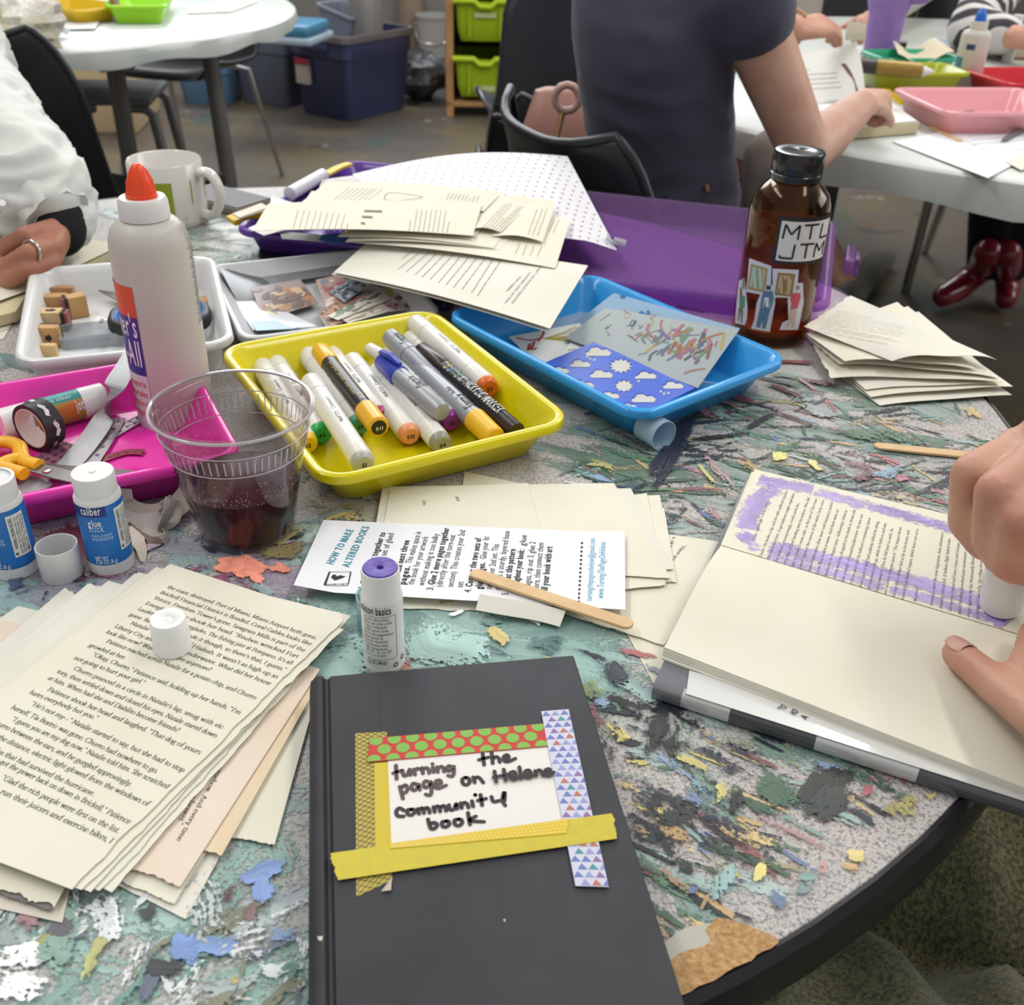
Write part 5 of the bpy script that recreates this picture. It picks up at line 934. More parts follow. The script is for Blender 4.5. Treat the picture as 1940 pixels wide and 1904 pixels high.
def handout(S, mb):
    o = lambda x, y: (540 + x / 2.5526, 860 + y / 2.5526)
    T = lambda tx, a, b, em, mi=1, bold=0.0: S.text(mb, tx, o(*a), o(*b), em, 'sans', bold, mi, lift=.0003)
    T('HOW TO MAKE', (232, 537), (334, 367), .0070, 2, .02); T('ALTERED BOOKS', (310, 549), (410, 352), .0070, 2, .02)
    B_ = .028; e = .0062
    T('1. Glue 2 pages together to', (385, 655), (488, 380), e, 1, B_); T('create your 1st set of glued', (432, 655), (528, 385), e)
    T('2. Rip out the next three', (525, 690), (603, 418), e, 1, B_); T('pages.', (582, 633), (606, 542), e, 1, B_); T('This makes space in', (612, 530), (660, 377), e); T('the book for your artwork', (622, 633), (695, 400), e); T('without making it too bulky', (672, 638), (746, 387), e)
    T('3.', (715, 662), (720, 640), e); T('Glue 2 more pages together', (722, 634), (795, 358), e, 1, B_); T('(directly after the torn-out', (758, 645), (825, 393), e); T('section). This creates your 2nd', (812, 645), (873, 370), e); T('set', (858, 648), (864, 618), e)
    T('4.', (898, 672), (902, 650), e); T('Connect the two sets of', (904, 644), (950, 407), e, 1, B_); T('glued pages.', (952, 654), (968, 525), e, 1, B_); T('Glue your 1st', (972, 510), (988, 400), e); T('set to your 2nd set. This', (998, 655), (1036, 437), e); T('creates a sturdy, layered base', (1040, 660), (1088, 373), e)
    T('5.', (1080, 685), (1082, 668), e); T('Repeat this pattern', (1082, 655), (1116, 460), e, 1, B_); T('throughout your book:', (1126, 662), (1158, 462), e, 1, B_); T('glue', (1162, 446), (1170, 392), e); T('pages, rip out 3, glue 2', (1184, 650), (1212, 426), e); T('more, then connect them', (1226, 664), (1252, 430), e); T('Fill your book with art', (1268, 674), (1293, 448), e, 1, B_)
    for k in range(15):
        x, y = 1420 + k * 16 / 14, 717 - k * 285 / 14; rr = 5.6 if k else 7; S.patch(mb, [o(x + rr * math.cos(q * .7854), y + rr * math.sin(q * .7854) * .95) for q in range(8)], .0003, 1)
    T('turningthepageonhelene@gmail.com', (1484, 712), (1500, 410), .0058, 3); T('www.TurningThePageOnHelene', (1540, 700), (1551, 426), .0062, 3)
    f = lambda pts, mi: S.patch(mb, [o(*q) for q in pts], .00034, mi)
    f([(186, 634), (212, 570), (216, 573), (198, 634)], 1); st_ = lambda pts, w=.0004: S.stroke(mb, [o(*q) for q in pts], w, 1, smooth=False)
    st_([(214, 571), (320, 571)]); st_([(320, 571), (308, 628)]); st_([(308, 628), (190, 632)]); st_([(200, 626), (218, 572)]); st_([(190, 636), (304, 637)], .0005); st_([(304, 637), (316, 574)]); st_([(240, 628), (240, 636)]); st_([(280, 628), (280, 636)])
    f([(222, 598), (232, 585), (246, 586), (250, 594), (266, 588), (294, 594), (264, 606), (240, 613), (232, 606)], 1)
hc = [(613, 985), (1183, 1010), (1185, 1155), (557, 1118)]
HS, _ = page('instruction_handout', hc, .0072, hand_p, 'white how-to handout with teal heading under the craft stick', None, None, handout, [hink, teal, sky], bend=lambda u, v: .004 * max(0, .12 - u) / .12 * v + .0018 * max(0, u - .88) / .12 * (1 - v), cat='handout', nx=24, ny=8)
# ---------------------------------------------------------------- black scrapbook with taped label
bk = mat('black_book_cloth', '#37373b', rough=.62, spec=.35, var=(30, '#424246', .5), bump=(500, .00015)); bk2 = mat('black_book_hinge', '#2a2a2e', rough=.6, var=(40, '#343438', .5)); pb_m = mat('page_block_cream', '#d8d0ba', rough=.8)
BZ = .024; A_ = P(584, 1283, BZ); B_ = P(1087, 1240, BZ); dx = (B_ - A_).normalized(); M_ = frame(V((A_.x, A_.y, TABLE_Z)), dx); BW = (B_ - A_).length; BH = BW * 1.64
bt = thing('scrapbook', M_ @ V((BW / 2, -BH / 2, 0)), 'black hardcover scrapbook with a taped handwritten title card', 'book')
z0 = .0035
b = MB(); b.box((.011, -BH, BZ - .0028), (BW, 0, BZ), 0, M_, r=.0012); cov = b.build('front_cover', bk, bt, smooth=40)
b = MB(); b.box((.011, -BH, z0), (BW, 0, z0 + .0028), 0, M_, r=.0012); b.build('back_cover', bk, bt, smooth=40)
b = MB(); prof = [(.0115, BZ - .0012), (.0102, BZ - .0026), (.0088, BZ - .0024), (.0072, BZ + .0002), (.004, BZ - .0002), (.001, BZ - .0035), (0, BZ - .010), (0, z0 + .006), (.0012, z0 + .001), (.0115, z0), (.0115, z0 + .002), (.0035, z0 + .004), (.0028, BZ - .006), (.005, BZ - .0035), (.0115, BZ - .0035)]
b.loft([[M_ @ V((x, y, z)) for x, z in prof] for y in (-BH, -BH + .001, -.001, 0)]); b.build('spine', bk2, bt, smooth=50)
b = MB(); b.box((.006, -BH + .004, z0 + .003), (BW - .004, -.004, BZ - .003), 0, M_); b.build('page_block', pb_m, bt, smooth=0)
CS = Sheet([M_ @ V(q) for q in ((0, 0, BZ), (BW, 0, BZ), (BW, -BH, BZ), (0, -BH, BZ))])
def deco(nm, m, pix, lift, extra=None, xm=(), parent=bt, rag=0.0, label=None, t=.00015):
    S = Sheet([CS.at(*q, up=lift) for q in pix], None, {'u0': rag, 'u1': rag} if rag else None, len(nm) + int(pix[0][0]))
    b = MB(); S.mesh(b, 4, 4, t)
    if extra: extra(S, b)
    return b.build(nm, [m] + list(xm), parent, smooth=0, label=label)
S0 = CS.stroke
b = MB(); CS.stroke(b, [(716, 1274), (722, 1400), (734, 1600), (742, 1760), (748, 1904)], .0005, 0, lift=.00006); b.build('crease', bk2, cov, smooth=0)
b = MB(); CS.patch(b, [(601, 1775), (612, 1774), (610, 1783), (604, 1782)], .0002); CS.patch(b, [(953, 1742), (958, 1742), (956, 1748)], .0002); b.build('paint_fleck', mat('pale_fleck', '#c9c4b4', rough=.8), cov, smooth=0)
def pt_px(S, u, v): return PX(S.pt(u, v))
def spots(S, mb):
    for r in range(3):
        for k in range(10):
            u = .035 + k * .101 + (.05 if r % 2 else 0) ; v = (.12, .52, .93)[r]
            if u > .985: continue
            c_ = S.pt(u, v); n = S.nrm(u, v); du = (S.c[1] - S.c[0]).normalized(); dv = n.cross(du); R = .0031
            pts = []
            for q in range(20):
                p = c_ + (du * math.cos(q * .31416) + dv * math.sin(q * .31416)) * R
                w = dv.dot(p - S.pt(u, 0 if v < .5 else 1))
                pts.append(p)
            top_lim = S.pt(u, .02); bot = S.pt(u, .98)
            pts = [p - dv * max(0, dv.dot(p - top_lim)) - dv * min(0, dv.dot(p - bot)) for p in pts]
            mb.add([p + n * .00012 for p in pts], [tuple(range(20))], 1); mb.add([p + n * .00008 + (p - c_) * .1 for p in pts], [tuple(range(20))], 2)
def hatch(S, mb):
    n = S.nrm(.5, .5)
    for sgn in (1, -1):
        for k in range(-4, 34):
            pts = []
            for u in (0, 1):
                v = (k + (u if sgn > 0 else 1 - u) * 4.0) / 32; pts.append((u, v))
            (u0, v0), (u1, v1) = pts
            def clip(u0, v0, u1, v1):
                out = []
                for (a, b_) in ((u0, v0), (u1, v1)):
                    t = a
                    if b_ < 0.0: t = u0 + (0 - v0) / (v1 - v0) * (u1 - u0); b_ = 0
                    if b_ > 1: t = u0 + (1 - v0) / (v1 - v0) * (u1 - u0); b_ = 1
                    out.append((t, b_))
                return out
            if max(v0, v1) <= 0 or min(v0, v1) >= 1: continue
            q = clip(u0, v0, u1, v1); ribbon(mb, [S.pt(*q[0]), S.pt(*q[1])], .00032, n, .00008, 1, False)
def tris(S, mb):
    rr = random.Random(4); cols = 6; rows = 26
    for r in range(rows):
        for k in range(3):
            u0 = k / 3 + (1 / 6 if r % 2 else 0); v0, v1 = r / rows, (r + 1) / rows
            pts = [(u0, v1 - .004), (u0 + .31, v1 - .004), (u0 + .155, v0 + .004)]
            pts = [(min(max(a, 0), 1), b_) for a, b_ in pts]
            if pts[1][0] - pts[0][0] < .05: continue
            mb.add([S.pt(*q) + S.nrm(.5, .5) * .00008 for q in pts], [(0, 1, 2)], 1 + min(rr.choice([0, 0, 0, 0, 1, 1, 2, 3, 4]), 4))
    n = S.nrm(.5, .5)
def dots(S, mb):
    n = S.nrm(.5, .5); du = (S.c[1] - S.c[0]).normalized(); dv = n.cross(du)
    for r in range(4):
        for k in range(44):
            c_ = S.pt((k + .5 + (.5 if r % 2 else 0)) / 45, (r + .5) / 4); mb.add([c_ + n * .0001 + (du * math.cos(q * 1.047) + dv * math.sin(q * 1.047)) * .00042 for q in range(6)], [tuple(range(6))], 1)
yd = mat('washi_yellow_dotted', '#d9b92f', rough=.55)
deco('washi_tape', mat('washi_gold_hatched', '#b5a650', rough=.5), [(673, 1390), (733, 1387), (743, 1668), (675, 1700)], .0003, hatch, [mat('hatch_brown', '#5e4a22', rough=.6)], rag=.0, label='gold crosshatched washi tape')
b = MB(); CS.patch(b, [(743, 1666), (741, 1690), (722, 1692)], .0012); b.build('curled_corner', mat('washi_backing', '#b9ac9c', rough=.6), bt, smooth=0)
card = deco('title_card', mat('white_index_card', '#e2ddd6', rough=.7), [(735, 1440), (1040, 1408), (1078, 1570), (738, 1608)], .0006)
deco('washi_tape', mat('washi_yellow_under', '#d4bb38', rough=.5, thin=.1), [(709, 1448), (735, 1446), (742, 1612), (711, 1618)], .00075, label='short yellow tape along the card edge')
deco('washi_tape', yd, [(738, 1603), (1078, 1556), (1073, 1584), (738, 1613)], .0019, dots, [mat('washi_dot_cream', '#ead98a', rough=.6)], label='yellow washi tape with white dots')
deco('washi_tape', mat('washi_red', '#c4342f', rough=.5), [(701, 1402), (1036, 1373), (1046, 1416), (696, 1447)], .0011, spots, [mat('spot_green', '#7fb04c', rough=.55), mat('spot_gold_rim', '#a08a3a', rough=.55)], rag=.0006, label='red washi tape with green spots')
deco('washi_tape', mat('washi_pale_lilac', '#c9c8d8', rough=.5), [(1025, 1351), (1077, 1347), (1153, 1684), (1090, 1682)], .0013, tris, [mat('tri_%d' % i, c, rough=.55) for i, c in enumerate(['#6a78b4', '#8f97c6', '#8a6a9c', '#4f8f92', '#b5705c'])], label='pale washi tape printed with blue triangles')
deco('washi_tape', mat('washi_plain_yellow', '#d0bf38', rough=.5, thin=.06, var=(200, '#c2b243', .6)), [(626, 1621), (1160, 1545), (1169, 1593), (640, 1672)], .0016, rag=.0008, label='wide plain yellow tape across the bottom of the card')
HW = {'turning': [[(512, 620), (516, 690)], [(498, 660), (535, 648)], [(545, 645), (552, 672), (570, 668), (582, 640)], [(583, 640), (586, 670)], [(604, 640), (610, 668)], [(607, 650), (620, 636), (634, 640)], [(645, 632), (650, 662)], [(648, 645), (665, 632), (678, 640), (682, 660)], [(700, 630), (704, 655)], [(698, 612), (700, 614)], [(722, 628), (726, 655)], [(724, 640), (740, 626), (754, 632), (758, 652)], [(800, 630), (782, 622), (772, 636), (780, 650), (798, 640), (806, 622), (808, 655), (800, 676), (778, 672)]],
 'the': [[(955, 562), (962, 618)], [(935, 592), (985, 578)], [(1000, 550), (1006, 610)], [(1005, 590), (1022, 576), (1036, 582), (1042, 604)], [(1062, 590), (1088, 582), (1080, 566), (1064, 574), (1062, 594), (1082, 602), (1122, 585)]],
 'page': [[(532, 728), (548, 790)], [(535, 742), (558, 720), (572, 738), (562, 758), (540, 762)], [(622, 718), (600, 712), (592, 732), (602, 748), (620, 738), (626, 715), (634, 745)], [(684, 705), (662, 700), (652, 720), (664, 734), (682, 722), (688, 700), (694, 740), (688, 772), (664, 768)], [(712, 722), (742, 712), (736, 696), (718, 700), (710, 722), (726, 738), (768, 722)]],
 'on': [[(868, 682), (852, 690), (854, 712), (872, 720), (888, 706), (882, 686), (868, 682)], [(906, 680), (914, 708)], [(910, 694), (926, 680), (940, 686), (958, 708)]],
 'Helene': [[(1015, 650), (1024, 705)], [(1062, 640), (1072, 698)], [(1010, 682), (1092, 664)], [(1092, 678), (1122, 668), (1114, 652), (1096, 660), (1096, 684), (1116, 692), (1136, 680)], [(1142, 628), (1152, 688)], [(1168, 668), (1198, 660), (1190, 644), (1172, 652), (1172, 676), (1192, 682), (1212, 670)], [(1222, 648), (1228, 674)], [(1226, 660), (1240, 644), (1254, 650), (1262, 672)], [(1272, 660), (1300, 652), (1294, 638), (1276, 644), (1274, 664), (1294, 672), (1318, 655)]],
 'community': [[(552, 850), (530, 838), (514, 855), (522, 878), (552, 880)], [(590, 845), (572, 848), (572, 868), (590, 874), (606, 862), (604, 846), (590, 845)], [(624, 842), (630, 868)], [(628, 852), (642, 838), (652, 846), (655, 864)], [(654, 850), (668, 836), (680, 844), (684, 862)], [(704, 832), (710, 858)], [(708, 844), (722, 828), (734, 836), (738, 856)], [(736, 842), (752, 826), (764, 834), (768, 852)], [(782, 822), (788, 846), (808, 844), (820, 815), (824, 842)], [(842, 812), (848, 838)], [(846, 826), (860, 810), (876, 818), (882, 836)], [(900, 802), (906, 830)], [(916, 770), (918, 772)], [(944, 770), (952, 824)], [(930, 800), (972, 790)], [(1000, 780), (1010, 805), (1040, 800)], [(1062, 760), (1056, 800), (1070, 825)], [(1068, 760), (1066, 800)]],
 'book': [[(676, 895), (690, 942), (712, 940), (722, 922), (704, 912), (686, 926)], [(768, 905), (748, 910), (750, 930), (768, 934), (784, 922), (780, 906), (768, 905)], [(832, 895), (812, 900), (814, 922), (834, 928), (850, 914), (846, 898), (832, 895)], [(880, 862), (890, 922)], [(920, 880), (888, 902), (962, 908)]]}
mk = mat('marker_ink_black', '#2b2627', rough=.5); mk2 = mat('marker_ink_brownish', '#544344', rough=.5)
for wd_, strokes in HW.items():
    b = MB(); CSc = Sheet([q + V((0, 0, .00075 if wd_ != 'Helene' else .0015)) for q in CS.c])
    for s_ in strokes: CSc.stroke(b, [(560 + x / 2.694, 1220 + y / 2.694) for x, y in s_], .0019, 0, lift=.0002, n=5)
    b.build('handwriting', mk2 if wd_ in ('turning', 'page') else mk, card, smooth=0)
def greek(S, mb, p0, p1, rows, step, h=.0007, mi=1, seed=1, lift=.0003):
    """rows of print too small to read: short grey word-length strokes"""
    r = random.Random(seed)
    for k in range(rows):
        a = (p0[0] + step[0] * k, p0[1] + step[1] * k); b = (p1[0] + step[0] * k + r.uniform(-.1, .02) * (p1[0] - p0[0]), p1[1] + step[1] * k); t = 0
        if r.random() < .12: b = (a[0] + (b[0] - a[0]) * .5, a[1] + (b[1] - a[1]) * .5)
        while t < .97:
            q = min(1, t + r.uniform(.05, .16)); S.stroke(mb, [(a[0] + (b[0] - a[0]) * t, a[1] + (b[1] - a[1]) * t), (a[0] + (b[0] - a[0]) * q, a[1] + (b[1] - a[1]) * q)], h, mi, smooth=False, lift=lift); t = q + .025
gprint = mat('small_print_grey', '#8a8778', rough=.8)
# ---------------------------------------------------------------- purple boxes
pur = mat('translucent_purple_plastic', '#d6aee6', rough=.16, thin=.85, spec=.6); pur_d = mat('translucent_purple_box', '#6f45a8', rough=.2, thin=.25, spec=.6)
lid, LM, lw, ld = tray('purple_box_lid', [(985, 350), (1598, 409), (1560, 590), (960, 502)], .030, pur, 'large translucent purple plastic lid lying open behind the amber bottle', rim=.009, inset=.012, r=.03, cat='lid')
b = MB(); c_ = P(1608, 488, .026); M_ = frame(c_, V((LM[0][0], LM[1][0], 0))); b.box((-.004, -.028, -.010), (.007, .028, .006), 0, M_, r=.002); b.box((.007, -.016, -.016), (.013, .016, .004), 0, M_, r=.002); b.build('latch', pur, lid, smooth=40)
for q in (.34, .40): b = MB(); b.box((lw * q - .0015, -ld * .36, .004), (lw * q + .0015, ld * .36, .007), 0, LM); b.build('rib', pur, lid, smooth=0)
box_, XM, xw, xd = tray('purple_box', [(650, 303), (1010, 335), (800, 482), (437, 430)], .030, pur_d, 'low translucent purple box of magazine clippings under the book pages', rim=.008, inset=.010, r=.03, cat='box')
dkp = mat('black_glossy_page', '#1d1c20', rough=.35); grf = mat('grey_acetate', '#8d8f93', rough=.25, thin=.15); dgs = mat('dark_grey_gloss_sheet', '#5a5a5c', rough=.22)
G_K = 'magazine clippings and offcuts at the back of the table'
# odds and ends in and around the boxes
flat_sheet('magazine_page', [(480, 452), (690, 438), (690, 492), (470, 510)], [.0012] * 4, dkp, 'black glossy magazine page between the purple box and the grey tray', 'paper', G_K)
flat_sheet('blue_tape_strip', [(512, 462), (602, 455), (604, 472), (514, 477)], [.0026] * 4, mat('blue_strip', '#1f5f94', rough=.5), 'blue paper strip on the black magazine page', 'paper', G_K)
b = MB(); cc = P(640, 452, .034); b.prism([(cc.x + .021 * math.cos(k * .8976), cc.y + .018 * math.sin(k * .8976)) for k in range(7)], cc.z, cc.z + .0006); b.build('blue_paper_shape', mat('blue_cut_paper', '#2f72b4', rough=.6), label='blue cut paper polygon at the rim of the purple box', cat='paper', group=G_K)
flat_sheet('white_offcut', [(530, 438), (650, 448), (648, 460), (534, 452)], [.031] * 4, paperw, 'narrow white paper offcut poking over the purple box rim', 'paper', G_K)
flat_sheet('white_offcut', [(468, 505), (478, 478), (494, 492), (500, 512)], [.012, .020, .010, .002], paperw, 'small white pointed offcut left of the black magazine page', 'paper', G_K)
strip('rolled_leaflet', [(436, 414, .030), (465, 404, .033), (500, 392, .036)], .022, mat('leaflet_yellow', '#d8b31c', rough=.5), 'yellow edged rolled leaflet at the left corner of the purple box', 'paper', t=.006, group=G_K)
strip('paper_scrap', [(447, 408, .038), (475, 398, .041), (502, 388, .044)], .018, mat('leaflet_cream', '#d8d0bc', rough=.6), 'cream leaflet on top of the yellow rolled leaflet', 'paper', t=.002, group=G_K)
A_, B_ = P(548, 368, .034), P(612, 332, .036); M_ = on_axis(A_, B_, .01); b = MB(); xl(b, [(0, .004), (.001, .0085), ((B_ - A_).length, .0085), ((B_ - A_).length + .001, .004)], M_, 20); b.build('white_tube', mat('white_gloss_plastic', '#d9d6de', rough=.25), label='glossy white tube lying on the left rim of the purple box', cat='tube')
strip('yellow_clip', [(618, 328, .036), (640, 316, .037), (662, 308, .037)], .012, mat('leaflet_yellow', '#d8b31c'), 'yellow strip of card at the far corner of the purple box', 'paper', t=.003, group=G_K)
flat_sheet('magazine_scrap', [(505, 410), (515, 372), (560, 385), (548, 420)], [.034] * 4, mat('silver_scrap', '#b4b2b4', rough=.4), 'silver grey scrap at the left end of the pages', 'paper', G_K)
flat_sheet('magazine_scrap', [(610, 340), (720, 326), (740, 350), (600, 372)], [.036] * 4, mat('magazine_mix', '#b9b2ac', rough=.4, var=(60, '#8a6a60', .8)), 'printed magazine scraps behind the book pages', 'paper', G_K)
flat_sheet('magazine_scrap', [(470, 432), (520, 410), (560, 430), (500, 446)], [.034] * 4, mat('leaflet_white', '#dcd9d4', rough=.5), 'white leaflet end at the front left of the purple box', 'paper', G_K)
# grey tray contents
gz = .004
flat_sheet('acetate_sheet', [(418, 512), (486, 498), (545, 592), (468, 605)], [.022, .012, .005, .006], dgs, 'dark grey shiny sheet at the left of the grey tray', 'plastic sheet', G_K)
flat_sheet('acetate_sheet', [(488, 500), (690, 462), (700, 510), (502, 540)], [.016, .02, .012, .008], grf, 'translucent grey film at the back of the grey tray', 'plastic sheet', G_K)
flat_sheet('clear_sheet', [(424, 545), (450, 545), (600, 618), (480, 625)], [.012, .006, .012, .012], mat('glossy_white_sheet', '#cfd3d8', rough=.15), 'glossy white sheet at the front left of the grey tray', 'plastic sheet', G_K)
flat_sheet('pale_blue_card', [(460, 594), (500, 598), (560, 622), (486, 626)], [.010, .010, .014, .014], mat('pale_blue_card', '#b9cfe2', rough=.6), 'pale blue card at the front left of the grey tray', 'card', G_K)
def photo(cols, seed):
    def f(S, mb):
        r = random.Random(seed)
        for k in range(34):
            u, v = r.uniform(.08, .92), r.uniform(.08, .92); ru, rv = r.uniform(.04, .16), r.uniform(.05, .16); pts = []
            for q in range(9):
                a = q * .698; uu = min(.99, max(.01, u + ru * math.cos(a) * r.uniform(.7, 1.1))); vv = min(.99, max(.01, v + rv * math.sin(a) * r.uniform(.7, 1.1))); pts.append(S.pt(uu, vv) + S.nrm(.5, .5) * (.0002 + k * 4e-6))
            mb.add(pts, [tuple(range(9))], 1 + r.randrange(len(cols)))
    return dict(extra=f, extra_mats=[mat('clip_' + c[1:], c, rough=.4) for c in cols])
def clip(name, pix, z, base, cols, label, seed): flat_sheet(name, pix, z, mat('clip_' + base[1:], base, rough=.4), label, 'picture', G_K, **photo(cols, seed))
clip('magazine_picture', [(476, 545), (568, 528), (604, 574), (498, 606)], [.012, .012, .010, .010], '#8d7d78', ['#8a5f48', '#a77a52', '#3c3436', '#b9a49a', '#6d5a54', '#c4a07c'], 'clipped magazine photo with brown and black shapes in the grey tray', 1)
clip('magazine_picture', [(482, 556), (492, 550), (540, 612), (520, 615)], [.0105] * 4, '#7d9a4e', ['#c9c24e', '#b54a52', '#4f7f66', '#d8d8c0'], 'green floral magazine clipping at the left of the brown photo', 2)
clip('magazine_picture', [(598, 530), (640, 520), (704, 560), (620, 590)], [.011, .011, .009, .009], '#c4a59b', ['#b87a6c', '#dccfc4', '#8c96a0', '#c96a86'], 'pinkish magazine clipping in the middle of the grey tray', 3)
clip('magazine_picture', [(624, 552), (668, 528), (700, 540), (652, 572)], [.0125] * 4, '#a7b6bf', ['#7d8c96', '#c8d0d4', '#5a6670'], 'silver blue clipping lying across the pink clipping', 4)
clip('magazine_picture', [(600, 592), (640, 570), (700, 590), (620, 622)], [.010] * 4, '#9a7d6e', ['#7a5a4a', '#c4a08a', '#584640', '#b98a6c'], 'brown portrait clipping near the yellow tray', 5)
clip('magazine_picture', [(620, 598), (720, 548), (742, 566), (640, 606)], [.013] * 4, '#d2cdbf', ['#6b7566', '#d8d4c8', '#7d8674', '#c9c4b4'], 'cream clipping with a grey green stripe', 6)
clip('magazine_picture', [(640, 600), (746, 560), (770, 580), (660, 612)], [.0115] * 4, '#cfc6b6', ['#d8d0c2', '#bcb2a2', '#9a8f80'], 'plain cream clipping in front of the striped one', 7)
clip('magazine_picture', [(715, 565), (790, 548), (800, 582), (735, 590)], [.012] * 4, '#b9b0ac', ['#8a4a5e', '#d8d0cc', '#6a5a62', '#a8949a'], 'clipping with wine red swirls right of the cream clippings', 8)
clip('magazine_picture', [(790, 556), (868, 570), (850, 590), (798, 586)], [.014] * 4, '#26304a', ['#1f2538', '#4a6a3c', '#3c3f66', '#5f7a86'], 'dark blue and green clipping beside the corner of the blue tray', 9)
clip('magazine_picture', [(700, 540), (760, 520), (800, 552), (720, 566)], [.010] * 4, '#c6c2b2', ['#d0c43c', '#a8b08a', '#dcd8cc'], 'clipping with a yellow spot under the sloping book page', 10)
# patterned gift paper
gw_m = mat('gift_wrap_white', '#e2e0e4', rough=.45); pk1 = mat('wrap_mark_pink', '#b4808e', rough=.5); pk2 = mat('wrap_mark_plum', '#5f4a58', rough=.5)
def hearts(S, mb):
    for r in range(17):
        for k in range(21):
            u, v = (k + .5 + (.5 if r % 2 else 0)) / 21.5, (r + .5) / 17; 
            if u > .985: continue
            a = S.pt(u - .008, v - .012); c_ = S.pt(u, v + .008); d = S.pt(u + .008, v - .012); e = S.pt(u, v - .006); n = S.nrm(u, v) * .0003
            mb.add([a + n, e + n, c_ + n], [(0, 1, 2)], 1); mb.add([e + n, d + n, c_ + n], [(0, 1, 2)], 2)
flat_sheet('gift_wrap', [(668, 330), (1075, 296), (1170, 462), (800, 440)], [.046, .056, .034, .044], gw_m, 'white gift wrap with rows of tiny pink hearts spread over the purple boxes', 'wrapping paper', None, hearts, [pk1, pk2], bend=lambda u, v: .014 * math.sin(math.pi * u) * (1 - v) + .012 * math.sin(2.6 * u) * v * (1 - u) - .006 * max(0, u - .85) / .15 * v * 1.2, nx=24, ny=14)
strip('gift_wrap_curl', [(1150, 446, .036), (1160, 458, .031), (1172, 462, .032), (1176, 452, .038)], .014, gw_m, 'curled white corner of gift wrap on the purple lid', 'wrapping paper', up=V((.3, .6, .6)).normalized())
# book pages on top of the purple box
G_B = 'loose book pages on the purple box'
def rowsA(S, mb): greek(S, mb, (556, 432), (566, 398), 10, (11, .9), .0006, 1, 3); greek(S, mb, (775, 438), (782, 396), 9, (9, .4), .0006, 1, 4); [S.patch(mb, [(x, y), (x + w_, y + 1), (x + w_, y + 5), (x, y + 4)], .0003, 2) for x, y, w_ in ((690, 398, 34), (686, 409, 20), (684, 421, 8))]
def rowsB(S, mb): greek(S, mb, (634, 378), (662, 356), 8, (9, .3), .0006, 1, 5); greek(S, mb, (846, 378), (852, 366), 9, (7, .6), .0006, 1, 6); S.stroke(mb, [(728, 378), (735, 366), (770, 368), (800, 374), (760, 380), (730, 379)], .001, 1)
def rowsC(S, mb): greek(S, mb, (914, 432), (962, 384), 7, (6, 1.5), .0006, 1, 7)
def rowsD(S, mb): greek(S, mb, (1000, 445), (1020, 395), 3, (9, 1), .0006, 1, 8)
def rowsE(S, mb): greek(S, mb, (976, 482), (985, 462), 4, (14, 1.5), .0006, 1, 9); greek(S, mb, (1040, 440), (1052, 415), 2, (8, 1), .0006, 1, 10)
def rowsF(S, mb):
    z = lambda x, y: (400 + x / 2.425, 280 + y / 2.425)
    for k, (tx, a, b_) in enumerate([('WHAT THE WORLD’S GREATEST'.replace('’', "'"), (1510, 545), (1374, 718)), ('LEADERS ARE SAYING', (1462, 572), (1345, 715)), ('TONY ROBBINS', (1418, 590), (1352, 660))]): S.text(mb, tx, z(*a), z(*b_), .0034, 'sans', 0, 2)
    r = random.Random(2)
    for k in range(12):
        x0 = 1330 - k * 37; greek(S, mb, z(x0, 520 - k * 4), z(x0 - 105, 680 - k * 12), 1, (0, 0), .0008, 2, 20 + k)
for pix, zs, lab, ex, m in [
    ([(700, 460), (1112, 506), (1036, 628), (628, 520)], [.034, .040, .046, .030], 'lower of the two sloping book pages reaching over the blue tray', None, cream2),
    ([(692, 462), (1114, 503), (1042, 622), (632, 516)], [.037, .043, .050, .033], 'sloping book page with a centred heading, reaching over the blue tray', rowsF, cream2),
    ([(690, 424), (1082, 412), (1052, 508), (654, 458)], [.046, .048, .046, .044], 'book page whose right end shows beyond the others', rowsE, cream),
    ([(680, 430), (990, 420), (948, 474), (656, 456)], [.049, .051, .049, .047], 'book page second from the bottom of the flat stack', None, cream2),
    ([(670, 420), (980, 408), (935, 470), (640, 448)], [.050, .052, .0505, .049], 'book page in the middle of the flat stack', None, cream),
    ([(960, 378), (1054, 383), (1028, 458), (930, 448)], [.053, .054, .051, .052], 'short book page end right of the angled page', rowsD, cream),
    ([(590, 362), (960, 372), (900, 448), (540, 436)], [.054, .054, .054, .052], 'blank book page under the printed pages', None, cream2),
    ([(946, 372), (1014, 378), (948, 440), (885, 436)], [.057, .057, .055, .055], 'angled book page with slanting lines of print', rowsC, cream),
    ([(620, 344), (952, 364), (916, 400), (560, 392)], [.060, .058, .057, .056], 'book page with a small drawing, at the back of the stack', rowsB, cream),
    ([(508, 386), (913, 386), (896, 446), (478, 437)], [.059, .060, .058, .056], 'topmost book page with a bar chart', rowsA, cream)]:
    page('book_page', pix, .05, m, lab, None, G_B, ex, [gprint, mat('print_grey', '#77746a', rough=.8)], zs=zs, bend=(lambda u, v: .004 * math.sin(math.pi * u)), t=.0004)
